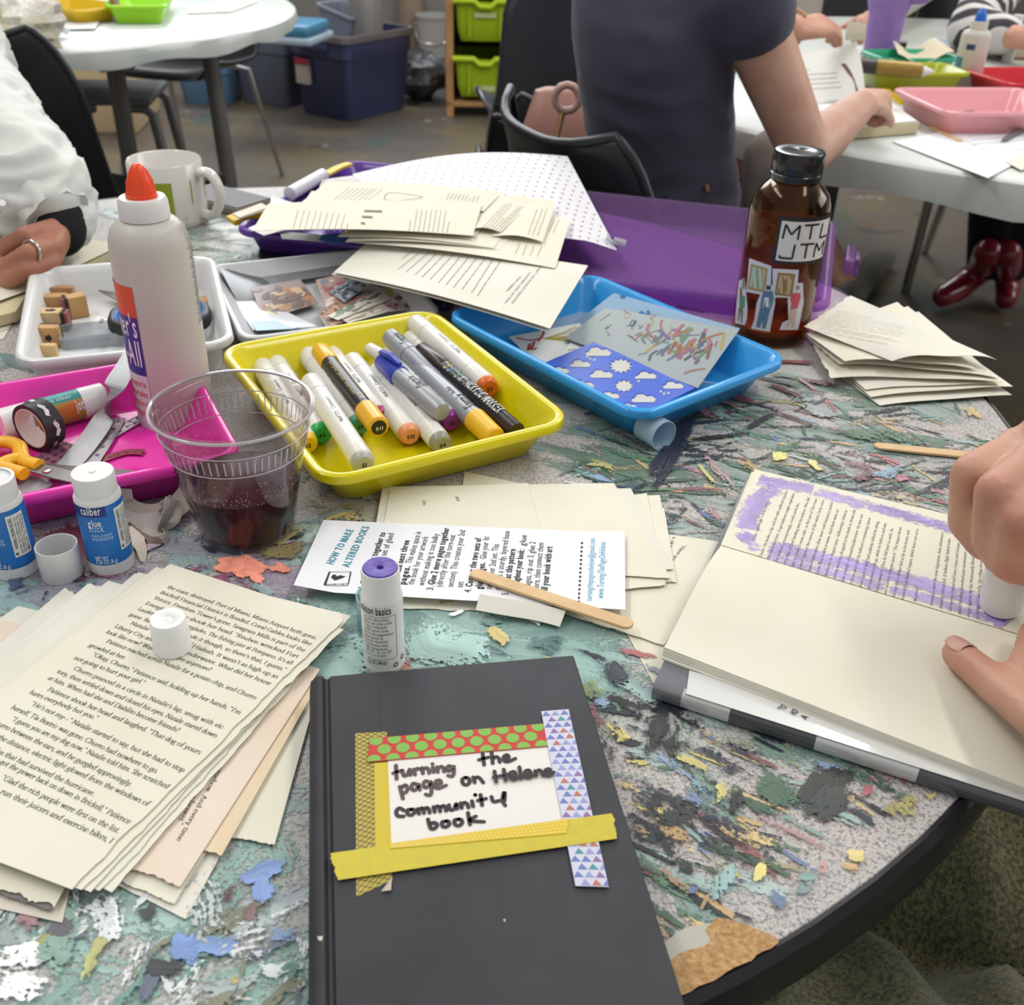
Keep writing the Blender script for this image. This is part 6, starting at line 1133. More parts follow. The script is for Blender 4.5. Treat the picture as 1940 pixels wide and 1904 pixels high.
# ---------------------------------------------------------------- amber bottle with stickers
ab = P(1456, 634); R_ = .0372; bt2 = thing('amber_bottle', ab, 'amber glass bottle with black cap and two stickers', 'bottle')
zt_, zc, zn, zsh, zbd = z_at(ab, 284), z_at(ab, 324), z_at(ab, 335), z_at(ab, 350), z_at(ab, 396)
amber = clear_mat('amber_glass_wall', '#dfc59c', 1.0, .03)
prof = [(.001, .003), (R_ - .012, .003), (R_ - .006, .0005), (R_ - .0012, .002), (R_, .007), (R_, zbd - .004), (R_ - .0004, zbd), (R_ - .0018, zbd + (zsh - zbd) * .35), (R_ - .0050, zbd + (zsh - zbd) * .72), (R_ - .0100, zsh), (R_ - .0150, zsh + (zn - zsh) * .6), (.0195, zn - .0005), (.0185, zn + .004), (.0185, zc + .004)]
inn = [(r - .0022 if r > .003 else r, z + (.004 if z < .01 else 0)) for r, z in reversed(prof)]
b = MB(); b.lathe(prof + inn, ab, 72); b.build('glass_body', amber, bt2, smooth=60, label='brown amber glass')
b = MB(); b.lathe([(.001, .0072), (R_ - .010, .0072), (R_ - .0045, .010), (R_ - .0045, .014), (.001, .014)], ab, 48); b.build('drink_remnant', mat('amber_tea', '#c8791a', rough=.1, thin=.5), bt2, label='last of an orange drink')
capm = mat('black_cap_plastic', '#18181a', rough=.3); n = 120; L_ = []
for r, z in [(.0195, zc - .007), (.0226, zc - .0065), (.0232, zc - .001), (.0222, zc), (.0228, zc + .001), (.0226, zt_ - .002), (.0216, zt_ - .0002)]: L_.append([(ab.x + (r + (.00025 if k % 2 and z > zc else 0)) * math.cos(2 * math.pi * k / n), ab.y + (r + (.00025 if k % 2 and z > zc else 0)) * math.sin(2 * math.pi * k / n), ab.z + z) for k in range(n)])
b = MB(); b.loft(L_); b.lathe([(.0216, zt_ - .0002), (.0200, zt_), (.0018, zt_), (.0012, zt_ - .0006), (.001, zt_ - .0006)], ab, 60, caps=(False, True)); b.build('screw_cap', mat('black_cap_satin', '#1b1c1f', rough=.2, spec=.6), bt2, smooth=50)
def on_cyl(px, py, base, r):
    d = ray(px, py); o = EYE - base; A = d.x ** 2 + d.y ** 2; B = 2 * (o.x * d.x + o.y * d.y); C_ = o.x ** 2 + o.y ** 2 - r * r; D = max(B * B - 4 * A * C_, 0); t = (-B - math.sqrt(D)) / (2 * A); return EYE + d * t
def ang_z(px, py): p = on_cyl(px, py, ab, R_); return math.atan2(p.y - ab.y, p.x - ab.x), p.z - ab.z
f = facing(ab); s_w = mat('sticker_white', '#d5d2cf', rough=.35); s_k = mat('sticker_black', '#1f1f20', rough=.35)
zA, zB = z_at(ab, 512), z_at(ab, 420); zA, zB = ang_z(1480, 494)[1], ang_z(1485, 418)[1]
a0, a1 = f - .16, f + 1.28; b = MB(); cpatch(b, ab, R_, a0 - .06, a1 + .06, zA - .003, zB + .004, 0, 20); b2 = MB(); cpatch(b2, ab, R_ + .0002, a0 + .02, a1, zA, zB, 0, 20)
stk_ = b.build('letter_sticker', s_k, bt2); b2.build('white_field', s_w, stk_)
b = MB(); hz = zB - zA
def cline(mb, pts, w, r=R_ + .0008):
    for (u0, v0), (u1, v1) in zip(pts, pts[1:]):
        n_ = 6; p = []
        for k in range(n_ + 1): a = a0 + (a1 - a0) * (u0 + (u1 - u0) * k / n_); p.append(V((ab.x + r * math.cos(a), ab.y + r * math.sin(a), ab.z + zA + hz * (v0 + (v1 - v0) * k / n_))))
        am = a0 + (a1 - a0) * (u0 + u1) / 2; ribbon(mb, p, w, V((math.cos(am), math.sin(am), 0)), 0, 0, False)
for L_ in ([(.07, .56), (.09, .92), (.2, .68), (.32, .92), (.32, .56)], [(.4, .92), (.68, .92)], [(.53, .92), (.53, .56)], [(.76, .92), (.75, .56), (.96, .56)],
           [(.07, .14), (.07, .08), (.28, .08), (.29, .44)], [(.38, .44), (.64, .44)], [(.5, .44), (.5, .08)], [(.68, .08), (.69, .44), (.8, .22), (.92, .44), (.93, .08)]): cline(b, L_, .0018)
b.build('lettering', s_k, stk_)
# the museum visitors sticker
b = MB(); rs = R_ + .0006
def spatch(pix, mi, lift=0.0):
    # split the outline into thin vertical strips so that it follows the round glass
    o = lambda x, y: (1390 + x / 7.616, 390 + y / 7.616); xs = [p[0] for p in pix]; n_ = max(1, int((max(xs) - min(xs)) / 60)); st_ = (max(xs) - min(xs)) / n_
    for k in range(n_):
        l, r = min(xs) + k * st_, min(xs) + (k + 1) * st_; poly = pix
        for lim, sg in ((l, 1), (r, -1)):
            out = []
            for i, p in enumerate(poly):
                q = poly[(i + 1) % len(poly)]; pin, qin = sg * (p[0] - lim) >= 0, sg * (q[0] - lim) >= 0
                if pin: out.append(p)
                if pin != qin: t = (lim - p[0]) / (q[0] - p[0]); out.append((lim, p[1] + t * (q[1] - p[1])))
            poly = out
            if not poly: break
        if len(poly) > 2: b.add([on_cyl(*o(*p), ab, rs + lift) for p in poly], [tuple(range(len(poly)))], mi)
cols = ['#cfcfd6', '#b08a52', '#a9c6bc', '#8f7048', '#b9a683', '#2f4560', '#5b7b96', '#c94f62', '#c9b39c', '#5f8f74', '#8a8a86', '#dcdad8']
w_ = 0
for pl in ([(225, 755), (545, 870), (530, 1270), (500, 1270), (380, 1280), (180, 1240)], [(560, 905), (940, 925), (905, 1330), (560, 1320)], [(440, 1150), (560, 1140), (600, 1400), (520, 1820), (250, 1770), (300, 1640), (330, 1400)], [(870, 1120), (1000, 1110), (1010, 1400), (930, 1790), (660, 1790), (700, 1690), (790, 1640), (780, 1350)], [(75, 1080), (160, 1040), (200, 1480), (190, 1640), (160, 1720), (20, 1690), (40, 1400)], [(380, 1270), (600, 1300), (600, 1350), (380, 1340)]): spatch(pl, 0)
for pl, mi in (([(250, 835), (490, 905), (445, 1250), (195, 1200)], 1), ([(275, 870), (455, 925), (420, 1210), (225, 1165)], 2), ([(640, 965), (890, 985), (840, 1310), (590, 1285)], 3), ([(665, 1000), (850, 1010), (810, 1280), (620, 1255)], 4), ([(470, 1150), (535, 1150), (535, 1210), (470, 1210)], 5), ([(430, 1230), (560, 1230), (580, 1340), (540, 1480), (380, 1460), (400, 1340)], 6), ([(440, 1320), (545, 1320), (530, 1470), (420, 1450)], 11),
               ([(380, 1470), (530, 1480), (500, 1600), (460, 1770), (410, 1770), (420, 1640), (380, 1760), (320, 1750), (350, 1600)], 6), ([(900, 1155), (955, 1155), (950, 1210), (905, 1215)], 10), ([(850, 1260), (965, 1255), (965, 1330), (920, 1480), (820, 1490), (840, 1400), (815, 1340)], 7), ([(830, 1500), (910, 1500), (880, 1750), (840, 1750), (850, 1600), (790, 1750), (760, 1750), (810, 1600)], 8), ([(95, 1290), (160, 1300), (150, 1470), (80, 1450)], 9), ([(125, 1050), (160, 1050), (155, 1200), (120, 1190)], 10), ([(70, 1470), (90, 1470), (70, 1660), (50, 1650)], 10), ([(105, 1480), (125, 1480), (115, 1690), (95, 1690)], 10)): spatch(pl, mi, .0002)
b.build('visitors_sticker', [mat('vs_' + c[1:], c, rough=.4) for c in cols], bt2, smooth=0)
# ---------------------------------------------------------------- pages stacked at the right edge of the table
G_R = 'loose pages stacked at the right edge of the table'
def prt(S, mb): greek(S, mb, (1585, 590), (1735, 616), 9, (-5, 4.6), .0006, 1, 31, .0008)
for k, (pix, zs, lab, ex, bend) in enumerate([
    ([(1560, 690), (1760, 640), (1917, 748), (1667, 768)], [.001, .001, .004, .0015], 'lowest page of the stack at the right edge of the table', None, .002),
    ([(1550, 668), (1760, 620), (1919, 732), (1650, 752)], [.004, .004, .009, .004], 'second lowest page of the right stack', None, .003),
    ([(1545, 655), (1740, 600), (1890, 728), (1640, 738)], [.008, .008, .010, .006], 'third page from the bottom of the right stack', None, .003),
    ([(1538, 648), (1740, 590), (1900, 724), (1575, 716)], [.011, .012, .014, .008], 'page with ragged left edge low in the right stack', None, .004),
    ([(1532, 640), (1720, 580), (1892, 716), (1590, 690)], [.015, .016, .016, .014], 'wavy page in the middle of the right stack', None, .005),
    ([(1528, 632), (1700, 572), (1850, 700), (1600, 684)], [.019, .020, .020, .020], 'page second from the top of the right stack', None, .006),
    ([(1523, 618), (1612, 560), (1888, 681), (1690, 684)], [.024, .027, .026, .026], 'top page of the right stack with faint print and lifted corner', prt, .008)]):
    page('loose_page', pix, .01, cream if k % 2 else cream2, lab, {'u0': .0016} if k in (3, 4) else ({'v0': .0014} if k == 6 else None), G_R, ex, [gprint], zs=zs, bend=lambda u, v, a=bend: a * math.sin(math.pi * u) * v + a * .5 * math.sin(5 * u + v * 2) * v * u * (1 - u) * 4)
# ---------------------------------------------------------------- mug and the left reader's things
mb_ = P(327, 418); mt = thing('mug', mb_, 'white mug with green squares behind the glue bottle', 'mug'); zm = z_at(mb_, 300); RM = .0435; cer = mat('white_ceramic', '#d6d1ca', rough=.15, coat=.3)
b = MB(); b.lathe([(.001, .002), (RM - .006, .002), (RM - .003, 0), (RM - .001, .002), (RM, .008), (RM, zm - .002), (RM - .0015, zm), (RM - .0035, zm - .002), (RM - .004, .01), (RM - .01, .006), (.001, .006)], mb_, 64); b.build('mug_body', cer, mt, smooth=60)
f = facing(mb_); ha = f + 1.0; hd = V((math.cos(ha), math.sin(ha), 0)); pts = catmull([mb_ + hd * (RM - .002) + V((0, 0, zm * .83)), mb_ + hd * (RM + .014) + V((0, 0, zm * .84)), mb_ + hd * (RM + .024) + V((0, 0, zm * .66)), mb_ + hd * (RM + .024) + V((0, 0, zm * .40)), mb_ + hd * (RM + .014) + V((0, 0, zm * .18)), mb_ + hd * (RM - .002) + V((0, 0, zm * .17))], 5)
MB().tube(pts,   .0076, 12, flat=.75).build('handle', cer, mt, smooth=60)
grn = mat('lime_glaze', '#8f9c22', rough=.2, coat=.2)
for a_, b_ in ((-.55, .1), (1.25, 1.55), (-1.7, -1.15), (.62, .66), (2.2, 2.9)): b = MB(); cpatch(b, mb_, RM, f + a_, f + b_, zm * .22 if a_ < .6 else zm * .4, zm * .76, 0, 10); b.build('green_square', grn, mt)
b = MB(); M_ = frame(P(410, 396, 0), P(470, 412, 0) - P(410, 396, 0)); b.box((-.06, -.01, 0), (.05, .05, .011), 0, M_, r=.002); bx = b.build('dark_case', mat('pale_case_edge', '#8b8079', rough=.5), smooth=40, label='flat dark topped case behind the mug', cat='case'); b = MB(); b.box((-.058, -.008, .011), (.048, .048, .0122), 0, M_); b.build('dark_top', mat('umber_leather', '#453d40', rough=.5), bx, smooth=0)
G_L = 'pages of the book the left reader works on'
lb = thing('open_book', P(40, 540), 'open book with cream pages under the hand of the person in white', 'book')
def part_sheet(name, pix, zs, m, parent, extra=None, xm=(), bend=None, t=.0004, torn=None):
    S = Sheet([P(x, y, z) for (x, y), z in zip(pix, zs)], bend, torn); b = MB(); S.mesh(b, 12, 8, t)
    if extra: extra(S, b)
    return S, b.build(name, [m] + list(xm), parent, smooth=60)
part_sheet('back_cover', [(60, 450), (236, 476), (60, 560), (-160, 560)], [.003] * 4, mat('dark_cover', '#3a3836', rough=.5), lb, t=.002)
part_sheet('page_block', [(80, 446), (232, 466), (70, 548), (-120, 540)], [.012, .010, .012, .012], mat('page_edges', '#cdbf98', rough=.8), lb, t=.009)
part_sheet('page', [(90, 442), (234, 462), (80, 535), (-120, 520)], [.0145, .0115, .0165, .016], cream, lb, lambda S, mb: greek(S, mb, (96, 470), (160, 480), 6, (-8, 7), .0006, 1, 41), [gprint])
part_sheet('page', [(-160, 470), (-20, 490), (66, 545), (-140, 620)], [.02, .02, .016, .016], cream, lb, bend=lambda u, v: .006 * math.sin(math.pi * v))
part_sheet('left_block', [(-160, 545), (66, 532), (30, 590), (-160, 640)], [.013] * 4, mat('page_edges', '#cdbf98'), lb, t=.010)
part_sheet('front_cover', [(-180, 560), (40, 560), (20, 606), (-180, 660)], [.0025] * 4, mat('tan_cover_edge', '#9a7a58', rough=.6), lb, t=.002)
page('loose_page', [(-80, 570), (42, 566), (16, 622), (-90, 660)], .0012, cream, 'cream page under the left open book, at the edge of the photo', None, G_L)
page('loose_page', [(-80, 590), (36, 588), (8, 640), (-90, 680)], .0006, cream2, 'lowest cream page at the left edge beside the white tray', None, G_L)
# ---------------------------------------------------------------- the book being altered, on the right
ob = thing('altered_book', P(1640, 1260), 'open book being altered, purple glue smeared on its printed page', 'book')
jk = mat('silver_jacket', '#c9c8c6', rough=.18, metal=.25, coat=.5); jk_d = mat('charcoal_jacket_band', '#4b4b4f', rough=.18, coat=.5); jk_s = mat('jacket_mylar_grey', '#7f8084', rough=.12, metal=.3, coat=.6); edge_p = mat('page_edge_cream', '#ddd4ba', rough=.8)
CZ = .0114
fl, fr, bl_, br = P(1238, 1296, CZ), P(1992, 1535, CZ), P(1417, 903, CZ), P(2120, 1080, CZ)
d_ = (fr - fl).normalized()
S = Sheet([bl_, br, fr, fl]); b = MB(); S.mesh(b, 10, 10, .002); b.build('jacket', jk_s, ob, smooth=40)
lowz = lambda p, z: V((p.x, p.y, TABLE_Z + z))
inward = (bl_ - fl).normalized()
def band_quad(p, q, m, nm):
    b = MB(); loops = []
    out = -V((-d_.y, d_.x, 0)).normalized()
    for w in (p, q):
        c_ = fl + (fr - fl) * w
        loops.append([c_ - out * .004 + V((0, 0, .0003)), c_ + V((0, 0, 0)), c_ + out * .0016 + V((0, 0, -.0016)), c_ + out * .0016 + V((0, 0, -.0085)), c_ + V((0, 0, -.0101)), c_ - out * .006 + V((0, 0, -.0101))])
    b.loft(loops, (False, False), closed=False); return b.build(nm, m, ob, smooth=60)
fx = lambda x: (x - 1238) / (1992 - 1238)
for x0, x1, m in ((1238, 1300, jk_s), (1300, 1400, jk), (1400, 1571, jk_d), (1571, 1763, jk), (1763, 1992, jk_d)): band_quad(fx(x0) if x0 > 1238 else 0, fx(x1) if x1 < 1992 else 1, m, 'jacket_band')
part_sheet('jacket_flap', [(1306, 1270), (2020, 1480), (1994, 1534), (1300, 1314)], [CZ + .0009] * 4, mat('jacket_white_panel', '#d9d8d4', rough=.2, coat=.4), ob, t=.0004)
b = MB(); JS = Sheet([P(1306, 1270, CZ + .0012), P(2020, 1480, CZ + .0012), P(1994, 1534, CZ + .0012), P(1300, 1314, CZ + .0012)])
for tx, a, c_ in (('“YO', (1483, 1348), (1492, 1340)), ('HO', (1506, 1356), (1514, 1348)), ('A', (1527, 1364), (1532, 1358))): JS.text(b, tx.replace('“', '"'), a, c_, .005, 'sans', .02, 0)
b.build('jacket_print', ink, ob, smooth=0)
# far page block and printed page
UZ = .0155
upix = [(1430, 889), (2060, 1036), (2010, 1225), (1366, 1032)]
part_sheet('page_block', [(1424, 893), (2062, 1040), (2010, 1228), (1364, 1036)], [UZ - .0006] * 4, edge_p, ob, t=.004)
US, up_ = part_sheet('printed_page', upix, [UZ] * 4, cream, ob, t=.0003)
o = lambda x, y: (1380 + x / 3.464, 860 + y / 3.464)
b = MB()
UL = [('to Dover. He broke a leg, and his wife suffered injuries', 390, 245), ('to the neck and feet. A gas balloon might explode;', 436, 262), ('a fire balloon, unsurprisingly, could catch fire.', 468, 322), ('Every take-off and landing was hazardous. Nor did', 536, 288), ('larger size make it mean safer~as the case of The Giant', 584, 296), ('showed~against the mercy of the wind. Early cross-', 632, 300), ('Channel balloonists often wore cork buoyancy jackets', 688, 318),
 ('in case they landed at water. And there were no', 724, 368), ('parachutes. In August 1786~ballooning’s infancy~', 784, 358), ('a young man was dropped to his death in Newcastle', 836, 368), ('from a height of several hundred feet. He was one', 884, 398), ('of those who held the balloon’s restraining ropes;', 934, 420), ('when a gust of wind had suddenly shifted the airbag', 988, 446), ('his companions let go, while he held on and was', 1038, 456),
 ('borne upwards. Then he fell back to earth. As', 1082, 492), ('one modern historian puts it: “The impact drove', 1138, 482), ('his legs into a flower bed as far as his knees, and', 1190, 504), ('ruptured his internal organs, which burst out on to', 1248, 494)]
for k, (tx, x, y) in enumerate(UL):
    q = k / 18; sh = .40 - .20 * q; yb = 655 + (x - 110 - 220) * .298 + 20; yb = yb + 10; xb = x - sh * (yb - y)
    US.text(b, tx, o(xb, yb), o(x, y), .00125, flat=True)
US.text(b, 'the ground.”', o(1232, 972), o(1248, 868), .00125, flat=True)
for tx, xb, yb, x, y in (('Aeronauts were the new Argonauts, their adventures', 1338, 1000, 1412, 520), ('instantly chronicled. A balloon flight linked town', 1402, 1018, 1458, 558), ('and country, England and France, France and Germany', 1462, 1036, 1518, 585), ('again. Landing provoked pure excitement: a', 1522, 1056, 1565, 628), ('might appear by the Normandy fireside', 1584, 1074, 1616, 660), ('as Barbey D’Aurevilly, the village doctor', 1640, 1090, 1668, 688)): US.text(b, tx, o(xb, yb), o(x, y), .00125, flat=True)
US.text(b, 'THE SIN OF HEIGHT', o(172, 575), o(262, 318), .0010, flat=True)
b.build('page_print', mat('page_ink_grey', '#6f6a66', rough=.8), up_, smooth=0)
def smear(S, strokes, name, parent, hexc, lift0=.00035):
    """smudged glue-stick marks on a leaf; they use the ragged paint coverage"""
    b = MB(); cols, br_ = [], []; nu, nv = 14, 7
    for k, (pix, w, cov) in enumerate(strokes):
        pts = catmull([S.at(*q) for q in pix], 6); n = S.nrm(.5, .5); m_ = len(pts); base = len(b.v); vs = []; dist = 0; c = lin(hexc)
        for i, p in enumerate(pts):
            d = (pts[min(i + 1, m_ - 1)] - pts[max(i - 1, 0)]).normalized(); s_ = n.cross(d)
            if i: dist += (p - pts[i - 1]).length
            for j in range(nv):
                v = j / (nv - 1) * 2 - 1; t = i / (m_ - 1); e = max(abs(v), abs(2 * t - 1) ** 6)
                q = p + s_ * (v * w * .62) * (1 + .12 * noise.noise((dist * 200, k, 0))) + n * (lift0 + k * 6e-6); vs.append(q)
                cols.append(c + [cov - .3 * max(0, e - .45) / .55 + .05 * noise.noise((q.x * 90, q.y * 90, k))]); br_.append((dist * .35 + k, v * w / 2, k * .3))
        b.add(vs, [(i * nv + j, (i + 1) * nv + j, (i + 1) * nv + j + 1, i * nv + j + 1) for i in range(m_ - 1) for j in range(nv - 1)])
    cols = [c[:3] + [c[3] + .045] for c in cols]; b.c = cols; o_ = b.build(name, bpy.data.materials.get('purple_wax') or paint_mat('purple_wax', -.09, .13, .88), parent, smooth=60); a_ = o_.data.attributes.new('brush', 'FLOAT_VECTOR', 'POINT'); a_.data.foreach_set('vector', [x for q in br_ for x in q]); return o_
smear(US, [([o(190, 165), o(330, 195), o(460, 215), o(560, 235)], .0150, .60), ([o(330, 225), o(240, 260), o(170, 340), o(130, 430), o(120, 500)], .0170, .575), ([o(60, 560), o(110, 545), o(150, 520)], .0120, .57), ([o(90, 520), o(150, 590), o(180, 640)], .012, .50),
            ([o(560, 240), o(760, 300), o(1000, 365), o(1250, 430), o(1500, 505)], .0150, .535), ([o(960, 350), o(1200, 415), o(1500, 500), o(1560, 520)], .0115, .535), ([o(250, 610), o(420, 640), o(640, 690), o(860, 745), o(1080, 800), o(1300, 860), o(1520, 930), o(1700, 985)], .0165, .585),
            ([o(230, 660), o(520, 740), o(800, 810), o(1040, 880)], .015, .525), ([o(1040, 880), o(1250, 935), o(1480, 1005), o(1700, 1075), o(1830, 1135)], .0100, .57), ([o(1740, 1050), o(1750, 1085), o(1790, 1120)], .008, .68), ([o(700, 690), o(900, 745), o(1180, 830)], .007, .62)], 'purple_glue_marks', up_, '#9a78d2', .00012)
# near half: folded-over leaves
LS = []
for k, (dz, q) in enumerate([(.0125, 20), (.0140, 13), (.0152, 9), (.0164, 5), (.0178, 0)]):
    pix = [(1366, 1034), (2012, 1228), (1992 + q, 1512 + q), (1258 - q * .2, 1226 + q)]
    LS.append(part_sheet('leaf', pix, [UZ + .0008 + k * .0003, UZ + .0008 + k * .0003, dz, dz + .0006], cream if k % 2 == 0 else cream2, ob, bend=lambda u, v, a=.0035 + k * .0006: a * max(0, math.sin(math.pi * min(1, v * 1.25))) ** .8 if v < .8 else 0, t=.0015)[0])
# ---------------------------------------------------------------- shell chairs
shell_m = mat('black_chair_shell', '#17171a', rough=.42, spec=.5, bump=(300, .0001)); shell_g = mat('charcoal_chair_shell', '#3e3f45', rough=.2, spec=.6); chrome = mat('chrome_tube', '#b9b7b4', rough=.2, metal=.9); gtube = mat('grey_steel_tube', '#6e6a67', rough=.4, metal=.3)
G_H = 'black plastic shell chairs around the room'
def chair(x, y, yaw, label, m=shell_m, legs=chrome, H=.80, group=G_H, wide=.22, z0=0.0, lr=.009):
    t = thing('shell_chair', (x, y, z0), label, 'chair', group); R = Matrix.Translation((x, y, z0)) @ Matrix.Rotation(yaw, 4, 'Z')
    prof = catmull([V((0, .235, .425)), V((0, .20, .452)), V((0, .06, .437)), V((0, -.10, .440)), V((0, -.175, .485)), V((0, -.205, .58)), V((0, -.235, H - .06)), V((0, -.262, H))], 4)
    nu, nv = len(prof), 12; top_, bot = [], []
    for i, p in enumerate(prof):
        q = i / (nu - 1); d = (prof[min(i + 1, nu - 1)] - prof[max(i - 1, 0)]).normalized(); nn = V((0, -d.z, d.y)); nn = nn if nn.z > -.2 else -nn
        nn = V((0, d.z, -d.y)) if (V((0, d.z, -d.y)).z > 0 or V((0, d.z, -d.y)).y > .3) else V((0, -d.z, d.y))
        w = wide * (.92 + .08 * math.sin(math.pi * q)) * (1 - .22 * max(0, q - .82) / .18) * (1 - .10 * max(0, .1 - q) / .1)
        for j in range(nv + 1):
            v = j / nv * 2 - 1; lift = (.055 * (v * v) ** 1.5 if q > .45 else .03 * (v * v) ** 1.5)
            if i == nu - 1: pass
            P_ = p + V((w * v, 0, 0)) + nn * lift; top_.append(R @ P_); bot.append(R @ (P_ - nn * .007))
    b = MB(); N_ = len(top_); q_ = lambda i, j: i * (nv + 1) + j; fs = []
    for i in range(nu - 1):
        for j in range(nv): fs += [(q_(i, j), q_(i, j + 1), q_(i + 1, j + 1), q_(i + 1, j)), (N_ + q_(i, j), N_ + q_(i + 1, j), N_ + q_(i + 1, j + 1), N_ + q_(i, j + 1))]
    for j in range(nv): fs += [(q_(0, j), N_ + q_(0, j), N_ + q_(0, j + 1), q_(0, j + 1)), (q_(nu - 1, j), q_(nu - 1, j + 1), N_ + q_(nu - 1, j + 1), N_ + q_(nu - 1, j))]
    for i in range(nu - 1): fs += [(q_(i, 0), q_(i + 1, 0), N_ + q_(i + 1, 0), N_ + q_(i, 0)), (q_(i, nv), N_ + q_(i, nv), N_ + q_(i + 1, nv), q_(i + 1, nv))]
    b.add(top_ + bot, fs); b.build('seat_shell', m, t, smooth=60)
    rim = [top_[q_(i, 0)] for i in range(nu)] + [top_[q_(nu - 1, j)] for j in range(1, nv)] + [top_[q_(i, nv)] for i in range(nu - 1, -1, -1)]
    MB().tube(rim, [.0075] * len(rim), 8).build('rolled_rim', m, t, smooth=60)
    for sx in (-1, 1):
        for sy, fy in ((.17, .22), (-.12, -.24)):
            MB().tube([R @ V((sx * .10, sy * .6, .43)), R @ V((sx * .17, sy, .415)), R @ V((sx * .21, fy, .0))], [lr, lr, lr], 10).build('leg', legs, t, smooth=60)
    return t
def round_cover_table(name, ctr, R_, label, skirt, m, legs, leg_m, wav=.004):
    t = thing(name, (ctr[0], ctr[1], 0), label, 'table'); n = 120; c_ = V((ctr[0], ctr[1], TABLE_Z)); L_ = []
    for r, z, w in [(.001, -.030, 0), (R_ - .01, -.030, 0), (R_ - .01, -skirt, 1), (R_ + .001, -skirt, 1), (R_ + .004, -.02, .5), (R_ + .002, -.006, 0), (R_ - .006, 0, 0), (.001, 0, 0)]:
        L_.append([(c_.x + (r + w * wav * math.sin(k * 1.7 + 2 * math.sin(k * .31))) * math.cos(2 * math.pi * k / n), c_.y + (r + w * wav * math.sin(k * 1.7 + 2 * math.sin(k * .31))) * math.sin(2 * math.pi * k / n), c_.z + z + w * .006 * math.sin(k * .9)) for k in range(n)])
    b = MB(); b.loft(L_); b.build('plastic_cover', m, t, smooth=40)
    for p, q, r in legs: MB().tube([p, q], r, 14).build('leg', leg_m, t)
    return t
cover_m = mat('white_vinyl_cover', '#d3d3d1', rough=.35, var=(7, '#bcc7bd', .7), bump=(25, .0006))
lt_c = (-1.39, 3.02)
lp = lambda px, py, y: PY(px, py, y)
LT = round_cover_table('round_table', lt_c, .755, 'round table under a white plastic cover at the back left', .040, cover_m,
    [(V((-.80, 2.80, .72)), V((-.76, 2.76, 0)), .021), (V((-1.10, 2.95, .72)), V((-1.10, 2.95, 0)), .024), (V((-1.9, 3.1, .72)), V((-1.95, 3.1, 0)), .021), (V((-1.5, 3.55, .72)), V((-1.5, 3.62, 0)), .021)], gtube)
MB().tube([(-1.75, 2.75, .66), (-1.05, 3.05, .63)], .028, 8).build('cross_beam', mat('dark_steel_beam', '#3a3533', rough=.5), LT)
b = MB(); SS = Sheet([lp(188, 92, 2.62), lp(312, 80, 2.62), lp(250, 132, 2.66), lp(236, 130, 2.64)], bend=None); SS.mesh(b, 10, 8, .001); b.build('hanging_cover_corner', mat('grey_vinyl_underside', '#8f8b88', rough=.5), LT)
# things on the back left table
tray('plastic_tray', [(70, -8), (195, -14), (180, 14), (96, 28)], .035, plastic('yellow_plastic_far', '#d9b416'), 'golden yellow tray on the back left table', 'trays on the back left table', cat='tray')
tray('plastic_tray', [(214, -20), (350, -22), (300, 12), (206, 8)], .045, plastic('lime_plastic', '#9fdc1e'), 'lime green tray on the back left table', 'trays on the back left table')
flat_sheet('loose_page', [(92, 32), (196, 28), (180, 54), (76, 57)], [.003, .003, .006, .003], paperw, 'white pages near the edge of the back left table', 'page')
flat_sheet('loose_page', [(352, 12), (490, 2), (440, 22), (354, 26)], [.003] * 4, mat('off_white_paper', '#dcd9d0', rough=.8), 'white page at the right side of the back left table', 'page')
flat_sheet('loose_page', [(0, 62), (120, 40), (60, 66), (-20, 76)], [.0025] * 4, mat('pinkish_paper', '#d8c6b4', rough=.8), 'peach toned page under the crumpled bag', 'page')
gb_ = P(223, 40); t = thing('glue_stick', gb_, 'small glue stick with red and orange label on the back left table', 'glue stick'); MB().lathe([(.001, 0), (.0125, 0), (.0125, .016), (.001, .016)], gb_, 24).build('twist_base', wp, t); MB().lathe([(.012, .016), (.012, .085), (.001, .085)], gb_, 24).build('label_sleeve', mat('label_red_mix', '#a8583c', rough=.4, var=(60, '#8fa0b0', .9)), t); MB().lathe([(.0125, .085), (.0125, .105), (.001, .106)], gb_, 24).build('cap', mat('red_cap', '#a03428'), t)
b = MB(); r_ = random.Random(8); c0 = P(4, 40, .058); n = 26; L_ = []
for i in range(14):
    ph = math.pi * (i + .02) / 13.04; L_.append([V((c0.x, c0.y, c0.z)) + V((.13 * math.sin(ph) * math.cos(2 * math.pi * k / n), .10 * math.sin(ph) * math.sin(2 * math.pi * k / n), -.055 * math.cos(ph))) * (1 + .38 * noise.noise((math.sin(ph) * math.cos(2 * math.pi * k / n) * 3, math.sin(ph) * math.sin(2 * math.pi * k / n) * 3, math.cos(ph) * 3))) for k in range(n)])
b.loft(L_); b.build('crumpled_bag', mat('crumpled_plastic', '#e2ded8', rough=.2, thin=.35, var=(14, '#d8d3a0', .7), bump=(40, .01)), smooth=25, label='crumpled clear plastic bag at the left end of the back table', cat='bag')
b = MB(); M_ = frame(P(88, 38, .036), V((.8, -.5, -.3)), V((.2, .3, .9))); b.box((-.045, -.03, -.008), (.045, .03, .008), 0, M_, r=.004); bx = b.build('tissue_pack', mat('pack_white', '#d9dbe2', rough=.3), smooth=40, label='small white and blue pack lying on the crumpled bag', cat='pack'); b = MB(); b.box((-.01, -.0302, -.0082), (.012, .0302, .0084), 0, M_); b.build('blue_stripe', mat('pack_blue', '#6f8fcc', rough=.4), bx, smooth=0)
